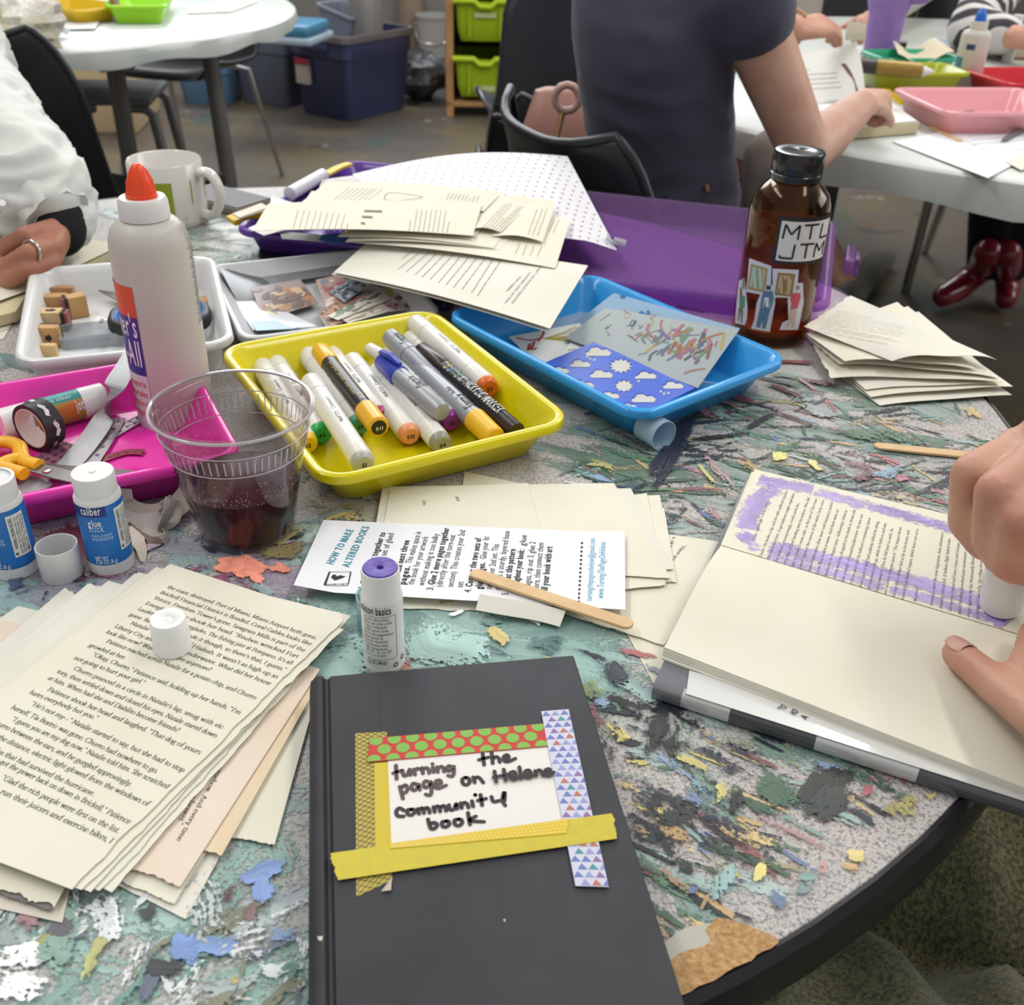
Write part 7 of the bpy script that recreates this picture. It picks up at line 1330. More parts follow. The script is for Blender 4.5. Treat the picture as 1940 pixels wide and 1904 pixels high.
b = MB(); c_ = P(24, 62, .004); b.lathe([(.001, 0), (.018, 0), (.02, .008), (.012, .012), (.001, .012)], c_, 20); b.build('dark_lid', blk, label='small dark round lid by the crumpled bag', cat='lid')
# chairs on the left
chair(-.99, 2.28, math.radians(-20), 'black shell chair at the far left, its back turned to the camera', H=.81, wide=.24)
chair(-1.22, 4.0, math.radians(166), 'black shell chair tucked under the right of the back left table', H=.70, wide=.22)
st_t = thing('stool', (-1.26, 3.36, 0), 'grey stool with bent tube legs under the back left table', 'stool')
b = MB(); c_ = V((-1.26, 3.36, .45)); M_ = frame(c_, V((1, .12, 0))); b.box((-.16, -.15, 0), (.13, .15, .022), 0, M_, r=.01); b.build('seat', mat('stool_grey', '#606266', rough=.5), st_t, smooth=40)
for sy in (-.12, .12):
    for sx in (-1, 1): MB().tube([M_ @ V((sx * .04, sy, -.008)), M_ @ V((sx * .10, sy, -.010)), M_ @ V((sx * .125, sy, -.03)), M_ @ V((sx * .18, sy * 1.2, -.45))], [.016] * 4, 10).build('leg', gtube, st_t, smooth=60)
# cardboard box and crate under the table
b = MB(); M_ = frame(V((-2.05, 5.0, 0)), V((1, .1, 0))); b.box((-.4, -.25, 0), (.3, .25, .42), 0, M_, r=.01); b.build('cardboard_box', mat('cardboard', '#c9b08a', rough=.8), smooth=30, label='pale cardboard box on the floor behind the back left table', cat='box')
# ---------------------------------------------------------------- storage bins against the wall
navyb = mat('navy_bin_plastic', '#3c4263', rough=.45); rimb = mat('grey_bin_rim', '#6e6868', rough=.45)
def bin_(name, near, left, right, toppix, m, label, taper=.86, rim_m=None, open_=True, H=None, cat='bin', r=.04):
    n_, l_, r_ = F(*near), F(*left), F(*right); dx = (n_ - l_); dx.z = 0; w = dx.length; dx.normalize(); dy = V((-dx.y, dx.x, 0)); d = abs((r_ - n_).dot(dy)); M = Matrix(((dx.x, dy.x, 0, l_.x), (dx.y, dy.y, 0, l_.y), (0, 0, 1, 0), (0, 0, 0, 1)))
    H = H or z_at2(n_, toppix); t = thing(name, M @ V((w / 2, d / 2, 0)), label, cat); L_ = []; g = lambda k, z, q=r: rrect(w / 2, d / 2, w * k, d * k, q, z, 5); T = 1 / taper
    L_ = [g(.97, 0), g(1.0, .012), g(1 + (T - 1) * .72, H * .72), g(1 + (T - 1) * .78 + .03, H * .74), g(T, H - .03)]
    if open_: L_ += [g(T, H), g(T - .04, H), g(1 + (T - 1) * .7 - .03, H * .7), g(.97, .02)]
    else: L_ += [g(T, H)]
    b = MB(); b.loft(L_, M=M); b.build('tub', m, t, smooth=40)
    if rim_m: b = MB(); b.loft([g(T + .005, H - .03), g(T + .05, H - .028), g(T + .06, H - .01), g(T + .05, H + .002), g(T - .03, H + .002), g(T - .03, H - .01)], (False, False), M=M); b.build('rim', rim_m, t, smooth=40)
    return t, M, w, d, H, T
def z_at2(b, py):
    lo, hi = 0.0, 1.1
    for _ in range(30):
        m = (lo + hi) / 2
        if PX(b + V((0, 0, m)))[1] > py: lo = m
        else: hi = m
    return lo
t, M, w, d, H, T = bin_('storage_bin', (664, 232), (570, 213), (760, 203), 70, navyb, 'large navy blue storage bin on the floor near the shelf', rim_m=rimb)
b = MB(); b.box((w * .12, -.052, H * .40), (w * .36, -.03, H * .70), 0, M); b.build('sticker', mat('bin_label_white', '#c2b8b2', rough=.5), t); b = MB(); b.box((w * .12, -.056, H * .63), (w * .36, -.03, H * .70), 0, M); b.build('red_label_band', mat('bin_label_red', '#a8323e', rough=.5), t)
b = MB(); b.box((w * .2, -.05, H * .80), (w * .75, .0, H * .9), 0, M, r=.01); b.build('handle', navyb, t, smooth=40)
t2 = thing('clear_bin', M @ V((w * .35, d * .5, H * .5)), 'clear plastic bin nested inside the navy storage bin', 'bin'); Mt = M @ Matrix.Translation((w * .30, d * .5, H * .62)) @ Matrix.Rotation(.2, 4, 'Y') @ Matrix.Scale(.72, 4); b = MB(); b.loft([rrect(0, 0, .24, .2, .03, .06), rrect(0, 0, .30, .24, .03, .30), rrect(0, 0, .33, .27, .035, .305), rrect(0, 0, .33, .27, .035, .32), rrect(0, 0, .29, .23, .03, .32), rrect(0, 0, .23, .19, .03, .07)], M=Mt); b.build('tub', mat('clear_bin_plastic', '#aab2c0', rough=.2, thin=.4), t2, smooth=40)
b = MB(); Mt = M @ Matrix.Translation((w * .84, d * .5, H * .45)) @ Matrix.Rotation(-.04, 4, 'Y') @ Matrix.Scale(.86, 4); b.loft([rrect(0, 0, .15, .15, .05, .12), rrect(0, 0, .17, .16, .06, .3), rrect(0, 0, .16, .15, .06, .46), rrect(0, 0, .1, .12, .05, .5)], M=Mt); b.build('grey_tub', mat('grey_tub_plastic', '#83807e', rough=.45), smooth=50, label='grey rounded tub standing in the right of the navy bin', cat='tub')
bin_('storage_bin', (548, 206), (456, 194), (600, 180), 100, mat('slate_bin_plastic', '#5b6172', rough=.5), 'slate grey storage bin left of the navy bin', rim_m=None, H=.34)
bin_('storage_bin', (436, 200), (346, 196), (452, 180), 150, mat('light_blue_bin', '#5b7d9e', rough=.45), 'light blue storage bin under the right side of the back left table', H=.20)
b = MB(); c_ = F(525, 60, .42); M_ = frame(c_, V((1, -.2, 0))); b.box((-.2, -.13, 0), (.2, .13, .05), 0, M_, r=.02); lidb = b.build('bin_cover', mat('teal_blue_lid', '#4a86a8', rough=.35), smooth=40, label='teal blue lidded tub stacked on the slate grey bin', cat='tub'); b = MB(); b.box((-.21, -.14, -.03), (.21, .14, .0), 0, M_, r=.01); b.build('base', mat('pale_blue_tub', '#a9bccb', rough=.4), lidb, smooth=40)
# shelf unit with lime drawers
pine = mat('pine_wood', '#b98d5e', rough=.55, var=(12, '#a87b4c', .6), stretch=(1, 1, .15)); limed = mat('lime_drawer_plastic', '#9fb81a', rough=.4); limel = mat('lime_drawer_rim', '#b3cc22', rough=.4)
s0, s1 = F(846, 222), F(986, 224); dx = (s1 - s0); dx.z = 0; sw = dx.length; dx.normalize(); dy = V((-dx.y, dx.x, 0)); M = Matrix(((dx.x, dy.x, 0, s0.x), (dx.y, dy.y, 0, s0.y), (0, 0, 1, 0), (0, 0, 0, 1)))
t = thing('shelf_unit', M @ V((sw / 2, .2, 0)), 'pine shelf unit with lime green drawers at the back', 'shelf')
for x in (0, sw - .035):
    for y in (0, .36): b = MB(); b.box((x, y, 0), (x + .035, y + .04, 1.0), 0, M); b.build('post', pine, t, bevel=.002)
b = MB(); b.box((.0, 0, .05), (sw, .4, .075), 0, M); b.build('bottom_board', pine, t, bevel=.002)
b = MB(); b.box((0, .385, .05), (sw, .4, 1.0), 0, M); b.build('back_panel', mat('dark_shelf_back', '#3a332d', rough=.7), t)
for x in (.0, sw - .02): b = MB(); b.box((x, .03, .06), (x + .018, .38, 1.0), 0, M); b.build('side_panel', pine, t)
for k, z in enumerate((.10, .35, .60)):
    b = MB(); g = lambda x0, x1, y0, z_, q=.02: [M @ V(p) for p in rrect((x0 + x1) / 2, (y0 + .36) / 2, x1 - x0, .36 - y0, q, z_, 4)]
    b.loft([g(.07, sw - .07, -.01, z), g(.055, sw - .055, -.03, z + .05), g(.045, sw - .045, -.035, z + .17), g(.06, sw - .06, -.02, z + .17), g(.075, sw - .075, .0, z + .01)]); dr = b.build('drawer', limed, t, smooth=40)
    lip = [(.03, .175), (.13, .175), (.155, .150), (sw - .155, .150), (sw - .13, .175), (sw - .03, .175)]
    MB().tube([M @ V((x, -.045, z + h)) for x, h in lip], [.014] * 6, 8).build('grip_rim', limel, dr, smooth=60)
    for x in (.11, sw - .11): b = MB(); b.box((x - .006, -.042, z + .02), (x + .006, -.03, z + .15), 0, M); b.build('rib', limed, dr)
    b = MB(); b.box((.13, -.0415, z + (.03 if k == 0 else .105)), (sw - .13, -.036, z + (.055 if k == 0 else .125)), 0, M); b.build('name_label', mat('faded_label', '#b7c48a', rough=.6), dr)
# bits between bin and shelf
c_ = F(822, 106); b = MB(); b.lathe([(.001, 0), (.09, 0), (.105, .22), (.112, .225), (.112, .24), (.104, .24), (.09, .01), (.001, .01)], c_, 36); bk_ = b.build('bucket', mat('white_bucket', '#b9b6b2', rough=.4), smooth=50, label='white bucket left of the pine shelf', cat='bucket'); MB().tube(catmull([c_ + V((-.11, 0, .2)), c_ + V((-.08, -.1, .1)), c_ + V((.08, -.1, .1)), c_ + V((.11, 0, .2))], 6), .004, 6).build('handle', chrome, bk_)
c_ = F(780, 98); b = MB(); b.lathe([(.001, 0), (.08, 0), (.085, .4), (.075, .42), (.001, .42)], c_, 28); b.build('canister', mat('tan_canister', '#8d7d6a', rough=.6), smooth=50, label='tan canister standing behind the navy bin', cat='canister')
b = MB(); c_ = F(798, 142, .12); L_ = []; n = 22
for i in range(10):
    ph = math.pi * (i + .05) / 9.1; L_.append([c_ + V((.13 * math.sin(ph) * math.cos(2 * math.pi * k / n), .14 * math.sin(ph) * math.sin(2 * math.pi * k / n), -.115 * math.cos(ph))) * (1 + .35 * noise.noise((math.cos(2 * math.pi * k / n) * 2, math.sin(2 * math.pi * k / n) * 2, i * .7))) for k in range(n)])
for l in L_:
    for p in l: p.z = max(p.z, .002)
b.loft(L_); b.build('rubbish_bag', mat('dark_sack', '#4c4d52', rough=.35, bump=(14, .03)), smooth=30, label='dark plastic sack slumped between the navy bin and the shelf', cat='bag')
# stacked charcoal chairs and a black chair behind the woman
chair(.10, 3.36, math.radians(14), 'shiny charcoal chair left of the person in navy, the nearer of two', shell_g, chrome, H=.84, group='charcoal chairs')
chair(.20, 4.10, math.radians(-6), 'shiny charcoal chair left of the person in navy, the farther of two', shell_g, chrome, H=.84, group='charcoal chairs')
chair(.12, 2.56, math.radians(8), 'black shell chair between the charcoal chairs and the person in navy', H=.67)
chair(.24, 1.62, math.radians(-64), 'black shell chair the person in navy sits on', H=.80, wide=.225, legs=chrome)
# pink bag hanging behind the woman
bg = thing('handbag', PY(1086, 262, 2.0), 'dusty pink handbag with gold clasp behind the person in navy', 'bag'); bm_ = mat('dusty_pink_leather', '#a07468', rough=.5)
b = MB(); L_ = []
for z, w_, d_ in ((.52, .10, .03), (.54, .115, .045), (.68, .105, .04), (.745, .085, .025), (.75, .07, .015)): c_ = PY(1074, 250, 2.10); L_.append(rrect(c_.x + .02, c_.y, w_ * 2, d_ * 2, .03, z, 4))
b.loft(L_); b.build('bag_body', bm_, bg, smooth=50)
c_ = PY(1074, 186, 1.94); MB().tube([c_ + V((.022 * math.cos(k * .5236), 0, .022 * math.sin(k * .5236))) for k in range(13)], .007, 8).build('ring', mat('pale_pink_ring', '#b9958a', rough=.4), bg, smooth=60); MB().tube([c_ + V((-.006, 0, -.022)), c_ + V((-.014, -.01, -.065))], [.006, .004], 8).build('gold_clasp', mat('gold_metal', '#a8895a', rough=.3, metal=.8), bg)
# ---------------------------------------------------------------- the long table on the right
rt_c = (1.13, 2.44)
RTB = round_cover_table('round_table', rt_c, .95, 'big round table under a white plastic cover at the back right', .055, cover_m,
    [(V((1.19, 3.05, .72)), V((1.197, 3.09, 0)), .014), (V((1.34, 3.18, .72)), V((1.38, 3.48, 0)), .014), (V((1.75, 2.3, .72)), V((1.8, 2.3, 0)), .014), (V((.60, 2.32, .72)), V((.60, 2.32, 0)), .022)], chrome)
b = MB(); b.box((-.035, -.02, 0), (.035, .02, .70), 0, frame(V((.62, 2.2, 0)), V((1, .2, 0)))); b.build('leg_panel', mat('dark_leg_panel', '#3a3638', rough=.5), RTB)
G_RT = 'plastic trays on the back right table'
tray('plastic_tray', [(1694, 164), (1985, 166), (2010, 212), (1786, 214)], .042, plastic('pale_pink_plastic', '#e8a4aa'), 'pale pink tray on the back right table', G_RT)
tray('plastic_tray', [(1640, 116), (1812, 118), (1826, 138), (1632, 138)], .042, plastic('olive_lime_plastic', '#a8ad10'), 'lime tray behind the pale pink tray', G_RT)
tray('plastic_tray', [(1660, 92), (1780, 92), (1818, 110), (1640, 112)], .035, plastic('green_plastic', '#2f9a72'), 'green tray behind the lime tray', G_RT)
tray('plastic_tray', [(1850, 128), (2000, 124), (2030, 160), (1880, 158)], .040, plastic('red_plastic', '#c21f2c'), 'red tray at the right edge of the photo', G_RT)
def far_sheet(pix, z, m, label, name='loose_page', cat='page', **k): return flat_sheet(name, pix, z, m, label, cat, 'papers on the back right table', t=.0006, **k)
def far_lines(S, mb): greek(S, mb, (1790, 262), (1930, 268), 5, (6, 6), .0012, 1, 51)
far_sheet([(1690, 268), (1850, 236), (1960, 290), (1872, 337)], [.002, .002, .002, .004], hand_p, 'white printed sheet hanging at the near edge of the back right table', extra=far_lines, extra_mats=[gprint])
far_sheet([(1790, 246), (1960, 222), (2010, 270), (1880, 290)], [.003] * 4, hand_p, 'white printed sheet under the grey pen', extra=lambda S, mb: greek(S, mb, (1830, 250), (1950, 240), 4, (4, 8), .0012, 1, 52), extra_mats=[gprint])
far_sheet([(1905, 306), (1960, 280), (1990, 300), (1935, 322)], [.0045] * 4, cream, 'cream page corner at the right edge of the photo')
far_sheet([(1690, 86), (1770, 82), (1806, 108), (1700, 112)], [.037] * 4, mat('buff_paper', '#cfc3a8', rough=.8), 'buff crumpled page lying over the green tray', bend=lambda u, v: .012 * math.sin(6 * u + 2))
far_sheet([(1500, 112), (1620, 92), (1640, 120), (1520, 130)], [.0025] * 4, hand_p, 'white page under the hands with beaded bracelets')
far_sheet([(1820, 236), (1940, 216), (1985, 176), (1880, 190)], [.004] * 4, mat('sticker_sheet', '#c9b9a4', rough=.5), 'beige sticker sheet inside the pale pink tray', 'sticker_sheet', 'sheet') if False else far_sheet([(1812, 196), (1930, 186), (1960, 200), (1830, 210)], [.006] * 4, mat('sticker_sheet', '#c4ab96', rough=.5), 'beige sticker sheet inside the pale pink tray', 'sticker_sheet', 'sheet')
ok = thing('open_book', P(1620, 215), 'open book with one page turning on the back right table', 'book')
part_sheet('page_block', [(1500, 200), (1690, 196), (1742, 232), (1560, 246)], [.020] * 4, mat('page_edges_far', '#c9bf9a', rough=.8), ok, t=.018)
part_sheet('page', [(1500, 198), (1688, 194), (1738, 229), (1560, 243)], [.0215] * 4, hand_p, ok)
part_sheet('turning_page', [(1490, 204), (1640, 180), (1612, 118), (1460, 120)], [.024, .026, .07, .07], mat('page_white_far', '#d8d6d0', rough=.8), ok, lambda S, mb: (greek(S, mb, (1490, 172), (1600, 165), 5, (-2, -9), .0018, 1, 61), S.stroke(mb, [(1622, 172), (1610, 140), (1598, 122)], .010, 2)), [gprint, mat('maroon_margin', '#6e4a4c', rough=.6)], bend=lambda u, v: .035 * math.sin(math.pi * v * .6) * u)
A_, B_ = P(1622, 124, .05), P(1768, 136, .05); L = (B_ - A_).length; M_ = on_axis(A_, B_, .016); t = thing('paint_tube', (A_ + B_) / 2 - V((0, 0, .016)), 'gold and black paint tube resting on the lime tray', 'tube')
for nm, pr, m in [('cap', [(0, .012), (.001, .015), (L * .27, .015), (L * .27, .013)], mat('tube_black', '#3c3a38', rough=.4)), ('tube_body', [(L * .27, .017), (L * .85, .016), (L * .87, .012)], mat('tube_gold', '#9a7d3c', rough=.35, metal=.3)), ('crimped_end', [(L * .86, .012), (L, .003)], paperw)]: b = MB(); xl(b, pr, M_, 24, flat=.9); b.build(nm, m, t)
g2 = P(1826, 166); t = thing('glue_bottle', g2, 'white glue bottle with blue tip on the back right table', 'bottle'); zt_ = z_at(g2, 14); k_ = zt_ / .20
b = MB(); b.lathe([(.001, 0), (.026, 0), (.029, .004), (.029, zt_ * .66), (.026, zt_ * .71), (.016, zt_ * .74), (.001, zt_ * .74)], g2, 36); b.build('bottle_body', hdpe, t, smooth=60)
b = MB(); b.lathe([(.017, zt_ * .74), (.017, zt_ * .835), (.001, zt_ * .84)], g2, 30); b.build('screw_cap', mat('cap_cream', '#cfc8be', rough=.4), t); b = MB(); b.lathe([(.012, zt_ * .838), (.010, zt_ * .92), (.006, zt_ * .97), (.001, zt_)], g2, 24); b.build('twist_tip', mat('blue_tip', '#1a5fc0', rough=.35), t, smooth=60)
f = facing(g2); b = MB(); cpatch(b, g2, .029, f - .5, f + .1, zt_ * .50, zt_ * .57); b.build('navy_label', mat('navy_label', '#33406a', rough=.4), t); b = MB(); cpatch(b, g2, .029, f - 1.4, f - .55, zt_ * .05, zt_ * .4); b.build('blue_label', mat('steel_blue_label', '#4a7fa0', rough=.4), t)
pt2 = P(1665, 108); t = thing('tumbler', pt2, 'tall lavender tumbler with handle on the back right table', 'tumbler'); lav = mat('lavender_tumbler', '#8d6fb0', rough=.6, var=(50, '#7f62a4', .7), bump=(160, .001))
b = MB(); b.lathe([(.001, 0), (.036, 0), (.038, .004), (.041, .09), (.050, .12), (.054, .26), (.052, .27), (.001, .27)], pt2, 40); b.build('tumbler_body', lav, t, smooth=50); f = facing(pt2) + 1.35; hd = V((math.cos(f), math.sin(f), 0)); MB().tube(catmull([pt2 + hd * .05 + V((0, 0, .24)), pt2 + hd * .085 + V((0, 0, .23)), pt2 + hd * .085 + V((0, 0, .14)), pt2 + hd * .046 + V((0, 0, .125))], 5), .009, 10).build('handle', lav, t, smooth=60)
craft_m = strip('craft_stick', [(1764, 240, .004), (1820, 266, .004)], .011, wood, 'pale wooden craft stick below the pale pink tray', 'stick', t=.002)
A_, B_ = P(1898, 266, .008), P(1965, 232, .008); b = MB(); b.tube([A_, A_ + (B_ - A_) * .06, A_ + (B_ - A_) * .1, B_], [.001, .003, .0042, .0042], 12); b.build('pen', mat('pen_grey', '#5d5c5e', rough=.35, metal=.4), smooth=60, label='grey ball pen lying on the printed sheets', cat='pen')
b = MB(); c_ = P(1752, 160, .002); b.lathe([(.001, 0), (.03, 0), (.032, .006), (.029, .012), (.018, .014), (.001, .014)], c_, 32); b.build('clear_lid', mat('clear_lid_plastic', '#d0d2d0', rough=.1, thin=.5), smooth=50, label='round clear lid in front of the lime tray', cat='lid')
b = MB(); M_ = frame(P(1955, 106, 0), V((1, -.1, 0))); b.box((-.09, -.07, 0), (.12, .07, .03), 0, M_); bx = b.build('closed_book', mat('book_pages_far', '#c9c0aa', rough=.8), smooth=0, label='cream book with rust cover at the right edge of the photo', cat='book'); b = MB(); b.box((-.092, -.072, .03), (.122, .072, .034), 0, M_); b.build('cover', mat('book_white_cover', '#d4d4d4'), bx, smooth=0); b = MB(); b.box((-.092, -.074, -.0), (.122, .072, .005), 0, M_); b.build('cover', mat('rust_cover', '#8a5a4c'), bx, smooth=0)
g3 = P(1908, 116); t = thing('glue_stick', g3, 'white glue stick standing at the right edge on the back right table', 'glue stick'); b = MB(); b.lathe([(.001, 0), (.0135, 0), (.0135, .07), (.001, .07)], g3, 24); b.build('tube', wp, t); b = MB(); b.lathe([(.0122, .07), (.0122, .10), (.001, .101)], g3, 24); b.build('cap', wcap, t)
strip('black_clip', [(1706, 96, .004), (1712, 76, .03)], .018, blk, 'small black clip standing behind the green tray', 'clip', t=.008)
strip('craft_knife', [(1782, 92, .005), (1832, 90, .005)], .03, dkp, 'black flat knife on the far side of the back right table', 'knife', t=.006)
far_sheet([(1770, 74), (1850, 72), (1860, 90), (1780, 92)], [.003] * 4, mat('blue_grey_folder', '#9fb0bc', rough=.6), 'pale blue grey folder on the far side of the back right table')
# wall units behind
b = MB(); b.box((2.0, 5.4, .0), (3.6, 5.9, .78), 0); sc_ = b.build('cabinet', mat('charcoal_cabinet', '#3b3a3b', rough=.5), bevel=.01, label='charcoal cabinet standing far behind the lavender tumbler', cat='cabinet'); b = MB(); b.box((2.15, 5.37, .42), (3.4, 5.4, .74), 0); b.build('grey_panel', mat('grey_panel', '#8c8988', rough=.5), sc_, bevel=.005)
b = MB(); b.box((2.22, 5.355, .48), (3.33, 5.372, .72), 0); b.build('smoky_window', mat('smoky_front', '#5c5656', rough=.35), sc_)
b = MB(); b.box((.7, 5.6, .0), (1.9, 6.0, .80), 0); b.build('cabinet', mat('black_cabinet', '#2b2c2e', rough=.5), bevel=.01, label='black low cabinet behind the person in navy', cat='cabinet')
# ---------------------------------------------------------------- people
skin_l = mat('skin_fair', '#c4957c', rough=.5, sss=.18, var=(22, '#b67a66', .7), bump=(220, .0004)); skin_m = mat('skin_warm', '#b07a60', rough=.5, sss=.15, var=(22, '#9a5f4c', .7), bump=(200, .0006)); skin_p = mat('skin_pale', '#c9a08a', rough=.5, sss=.15, var=(22, '#ba8672', .6))
def cap_tube(b, p, q, r0, r1, n=16):
    p, q = V(p), V(q); d = q - p; L = max(d.length, 1e-6); d = d / L; u = d.orthogonal().normalized(); w = d.cross(u); loops = []
    for k in range(5): a = math.pi / 2 * (1 - k / 4); loops.append((p - d * r0 * math.sin(a), r0 * max(math.cos(a), .02)))
    for k in range(1, 4): loops.append((p + d * L * k / 4, r0 + (r1 - r0) * k / 4))
    for k in range(5): a = math.pi / 2 * k / 4; loops.append((q + d * r1 * math.sin(a), r1 * max(math.cos(a), .02)))
    b.loft([[c + (u * math.cos(2 * math.pi * k / n) + w * math.sin(2 * math.pi * k / n)) * r for k in range(n)] for c, r in loops])
def chain(b, pts, rads, n=16):
    for i in range(len(pts) - 1): cap_tube(b, pts[i], pts[i + 1], rads[i], rads[i + 1], n)
def fuse(b, name, m, parent, voxel, smooth=6, factor=.5, label=None, wrinkle=None):
    """melt overlapping limbs into one continuous surface"""
    o = b.build(name, m, parent, smooth=0, label=label)
    md = o.modifiers.new('r', 'REMESH'); md.mode = 'VOXEL'; md.voxel_size = voxel; md.use_smooth_shade = True
    if smooth: s = o.modifiers.new('s', 'SMOOTH'); s.iterations = smooth; s.factor = factor
    bpy.context.view_layer.update(); dg = bpy.context.evaluated_depsgraph_get(); me = bpy.data.meshes.new_from_object(o.evaluated_get(dg)); o.modifiers.clear(); old = o.data; o.data = me; bpy.data.meshes.remove(old)
    if wrinkle:
        off = wloc(o); nr = [v.normal.copy() for v in me.vertices]; co = [c for v, n_ in zip(me.vertices, nr) for c in (v.co + n_ * wrinkle(v.co + off))]; me.vertices.foreach_set('co', co)
    me.polygons.foreach_set('use_smooth', [True] * len(me.polygons)); me.materials.clear(); me.materials.append(m); me.update(); return o
def folds(amp, sc, st=(1, 1, 1), ridge=True):
    def f(p):
        q = V((p.x * st[0], p.y * st[1], p.z * st[2])) * sc; n = noise.noise(q) + .5 * noise.noise(q * 2.1)
        return amp * ((1 - abs(n) * 2.2) if ridge else n)
    return f
def hand(b, wrist, fwd, back, thumb_side, curl=(.5, .7, .5), sc=1.0, spread=.12, thumb=(.5, .4)):
    """palm, four unequal fingers and a thumb; curl = bend at the three joints in radians"""
    f = V(fwd).normalized(); n = (V(back) - f * V(back).dot(f)).normalized(); s = f.cross(n) * thumb_side; w = V(wrist)
    for k, (off, l, r) in enumerate([(.030, (.042, .026, .021), .0088), (.010, (.046, .030, .023), .0090), (-.011, (.042, .028, .022), .0085), (-.030, (.033, .021, .019), .0075)]):
        base = w + f * (.088 - .007 * abs(k - 1)) * sc + s * off * sc * .72 + n * .004 * sc
        cap_tube(b, w + s * off * .4 * sc + f * .01 * sc, base, .014 * sc, .0115 * sc)
        d = (f + s * spread * (1.5 - k) * .5).normalized(); p = base; ang = 0
        for j in range(3):
            ang += curl[j]; dd = d * math.cos(ang) - n * math.sin(ang); q = p + dd * l[j] * sc; cap_tube(b, p, q, r * sc * (1 - .08 * j), r * sc * (.94 - .1 * j)); p = q
    p = w + f * .022 * sc + s * .022 * sc - n * .004 * sc; d = (f * math.cos(thumb[0]) + s * math.sin(thumb[0]) - n * .35).normalized()
    for l, r0, r1 in ((.040, .0145, .0115), (.030, .0110, .0098), (.024, .0098, .0078)): q = p + d * l * sc; cap_tube(b, p, q, r0 * sc, r1 * sc); p = q; d = (d - n * thumb[1] * .5 + f * .25).normalized()
def head(b, c, r=.095): cap_tube(b, c + V((0, 0, .03)), c - V((0, 0, .03)), r * .82, r * .66); cap_tube(b, c - V((0, 0, .05)), c - V((0, 0, .17)), .055, .062)
# --- the person gluing on the right: olive trousers, both hands on the book
gp = thing('person', (.72, .12, 0), 'person in olive trousers at the right, both hands on the open book', 'person')
b = MB(); S3 = .0108
def fing(pts, r0=.0112, r1=.0086):
    q = [P(*p) for p in pts]; chain(b, q, [r0 + (r1 - r0) * i / (len(q) - 1) for i in range(len(q))])
# right hand closed round the glue stick
w1 = P(2030, 850, .13)
for pts in ([(1925, 850, .125), (1836, 896, .120), (1828, 990, .084), (1862, 1034, .066)], [(1964, 870, .130), (1884, 930, .128), (1874, 1022, .088), (1896, 1062, .066)], [(1996, 902, .130), (1928, 985, .120), (1906, 1066, .080), (1922, 1078, .068)], [(2020, 935, .122), (1972, 1030, .108), (1950, 1080, .078), (1958, 1084, .068)]): fing(pts, .0108, .0090)
for q in ((1925, 848, .125), (1962, 868, .130), (1990, 900, .130), (2015, 930, .122)): cap_tube(b, w1, P(*q), .020, .0120)
for a_, b_ in (((1925, 848, .122), (1962, 868, .126)), ((1962, 868, .126), (1990, 900, .126)), ((1990, 900, .126), (2015, 930, .118)), ((1900, 900, .108), (1960, 960, .104))): cap_tube(b, P(*a_), P(*b_), .0105, .0105)
fing([(2050, 960, .10), (1990, 1040, .082), (1952, 1062, .066), (1936, 1066, .058)], .014, .0098)
e1 = V((.66, .74, .86)); sh1 = V((.86, .42, 1.10)); chain(b, [w1, P(2140, 800, .135), e1, sh1], [.029, .032, .042, .055])
# left hand pressing the page with an outstretched finger
BZ2 = .0335
fing([(2030, 1420, .054), (1930, 1334, .0445), (1864, 1279, .0385), (1814, 1238, .0325)], .0112, .0088)
w2 = P(2180, 1420, .06)
for q in ((2045, 1425, .052), (2075, 1385, .056), (2090, 1345, .056), (2095, 1305, .05)): cap_tube(b, w2, P(*q), .021, .0135)
for a_, b_ in (((2045, 1425, .05), (2075, 1385, .052)), ((2075, 1385, .052), (2090, 1345, .052)), ((2090, 1345, .052), (2095, 1305, .048))): cap_tube(b, P(*a_), P(*b_), .013, .013)
fing([(2075, 1385, .056), (2005, 1318, .055), (1944, 1268, .044), (1950, 1246, .036)], .0115, .0095); fing([(2090, 1345, .056), (2020, 1270, .05), (1958, 1222, .038), (1962, 1200, .036)], .011, .009); fing([(2095, 1305, .05), (2040, 1230, .046), (2000, 1196, .038)], .0105, .0088); fing([(2150, 1480, .05), (2090, 1500, .04), (2030, 1480, .040)], .0135, .010)
e2 = V((.72, .30, .84)); sh2 = V((.88, .02, 1.08)); chain(b, [w2, P(2290, 1420, .065), e2, sh2], [.028, .032, .042, .055])
c_ = V((.90, .22, 1.36)); head(b, c_); chain(b, [sh1 - V((0, 0, .03)), V((.90, .22, 1.12)), sh2 - V((0, 0, .03))], [.06, .075, .06]); chain(b, [V((.9, .22, 1.12)), V((.88, .18, .80)), V((.86, .14, .55))], [.12, .125, .14])
cap_tube(b, c_ + V((-.08, 0, -.01)), c_ + V((-.10, 0, -.025)), .016, .013)
fuse(b, 'body', skin_l, gp, .0030, 4, .45)
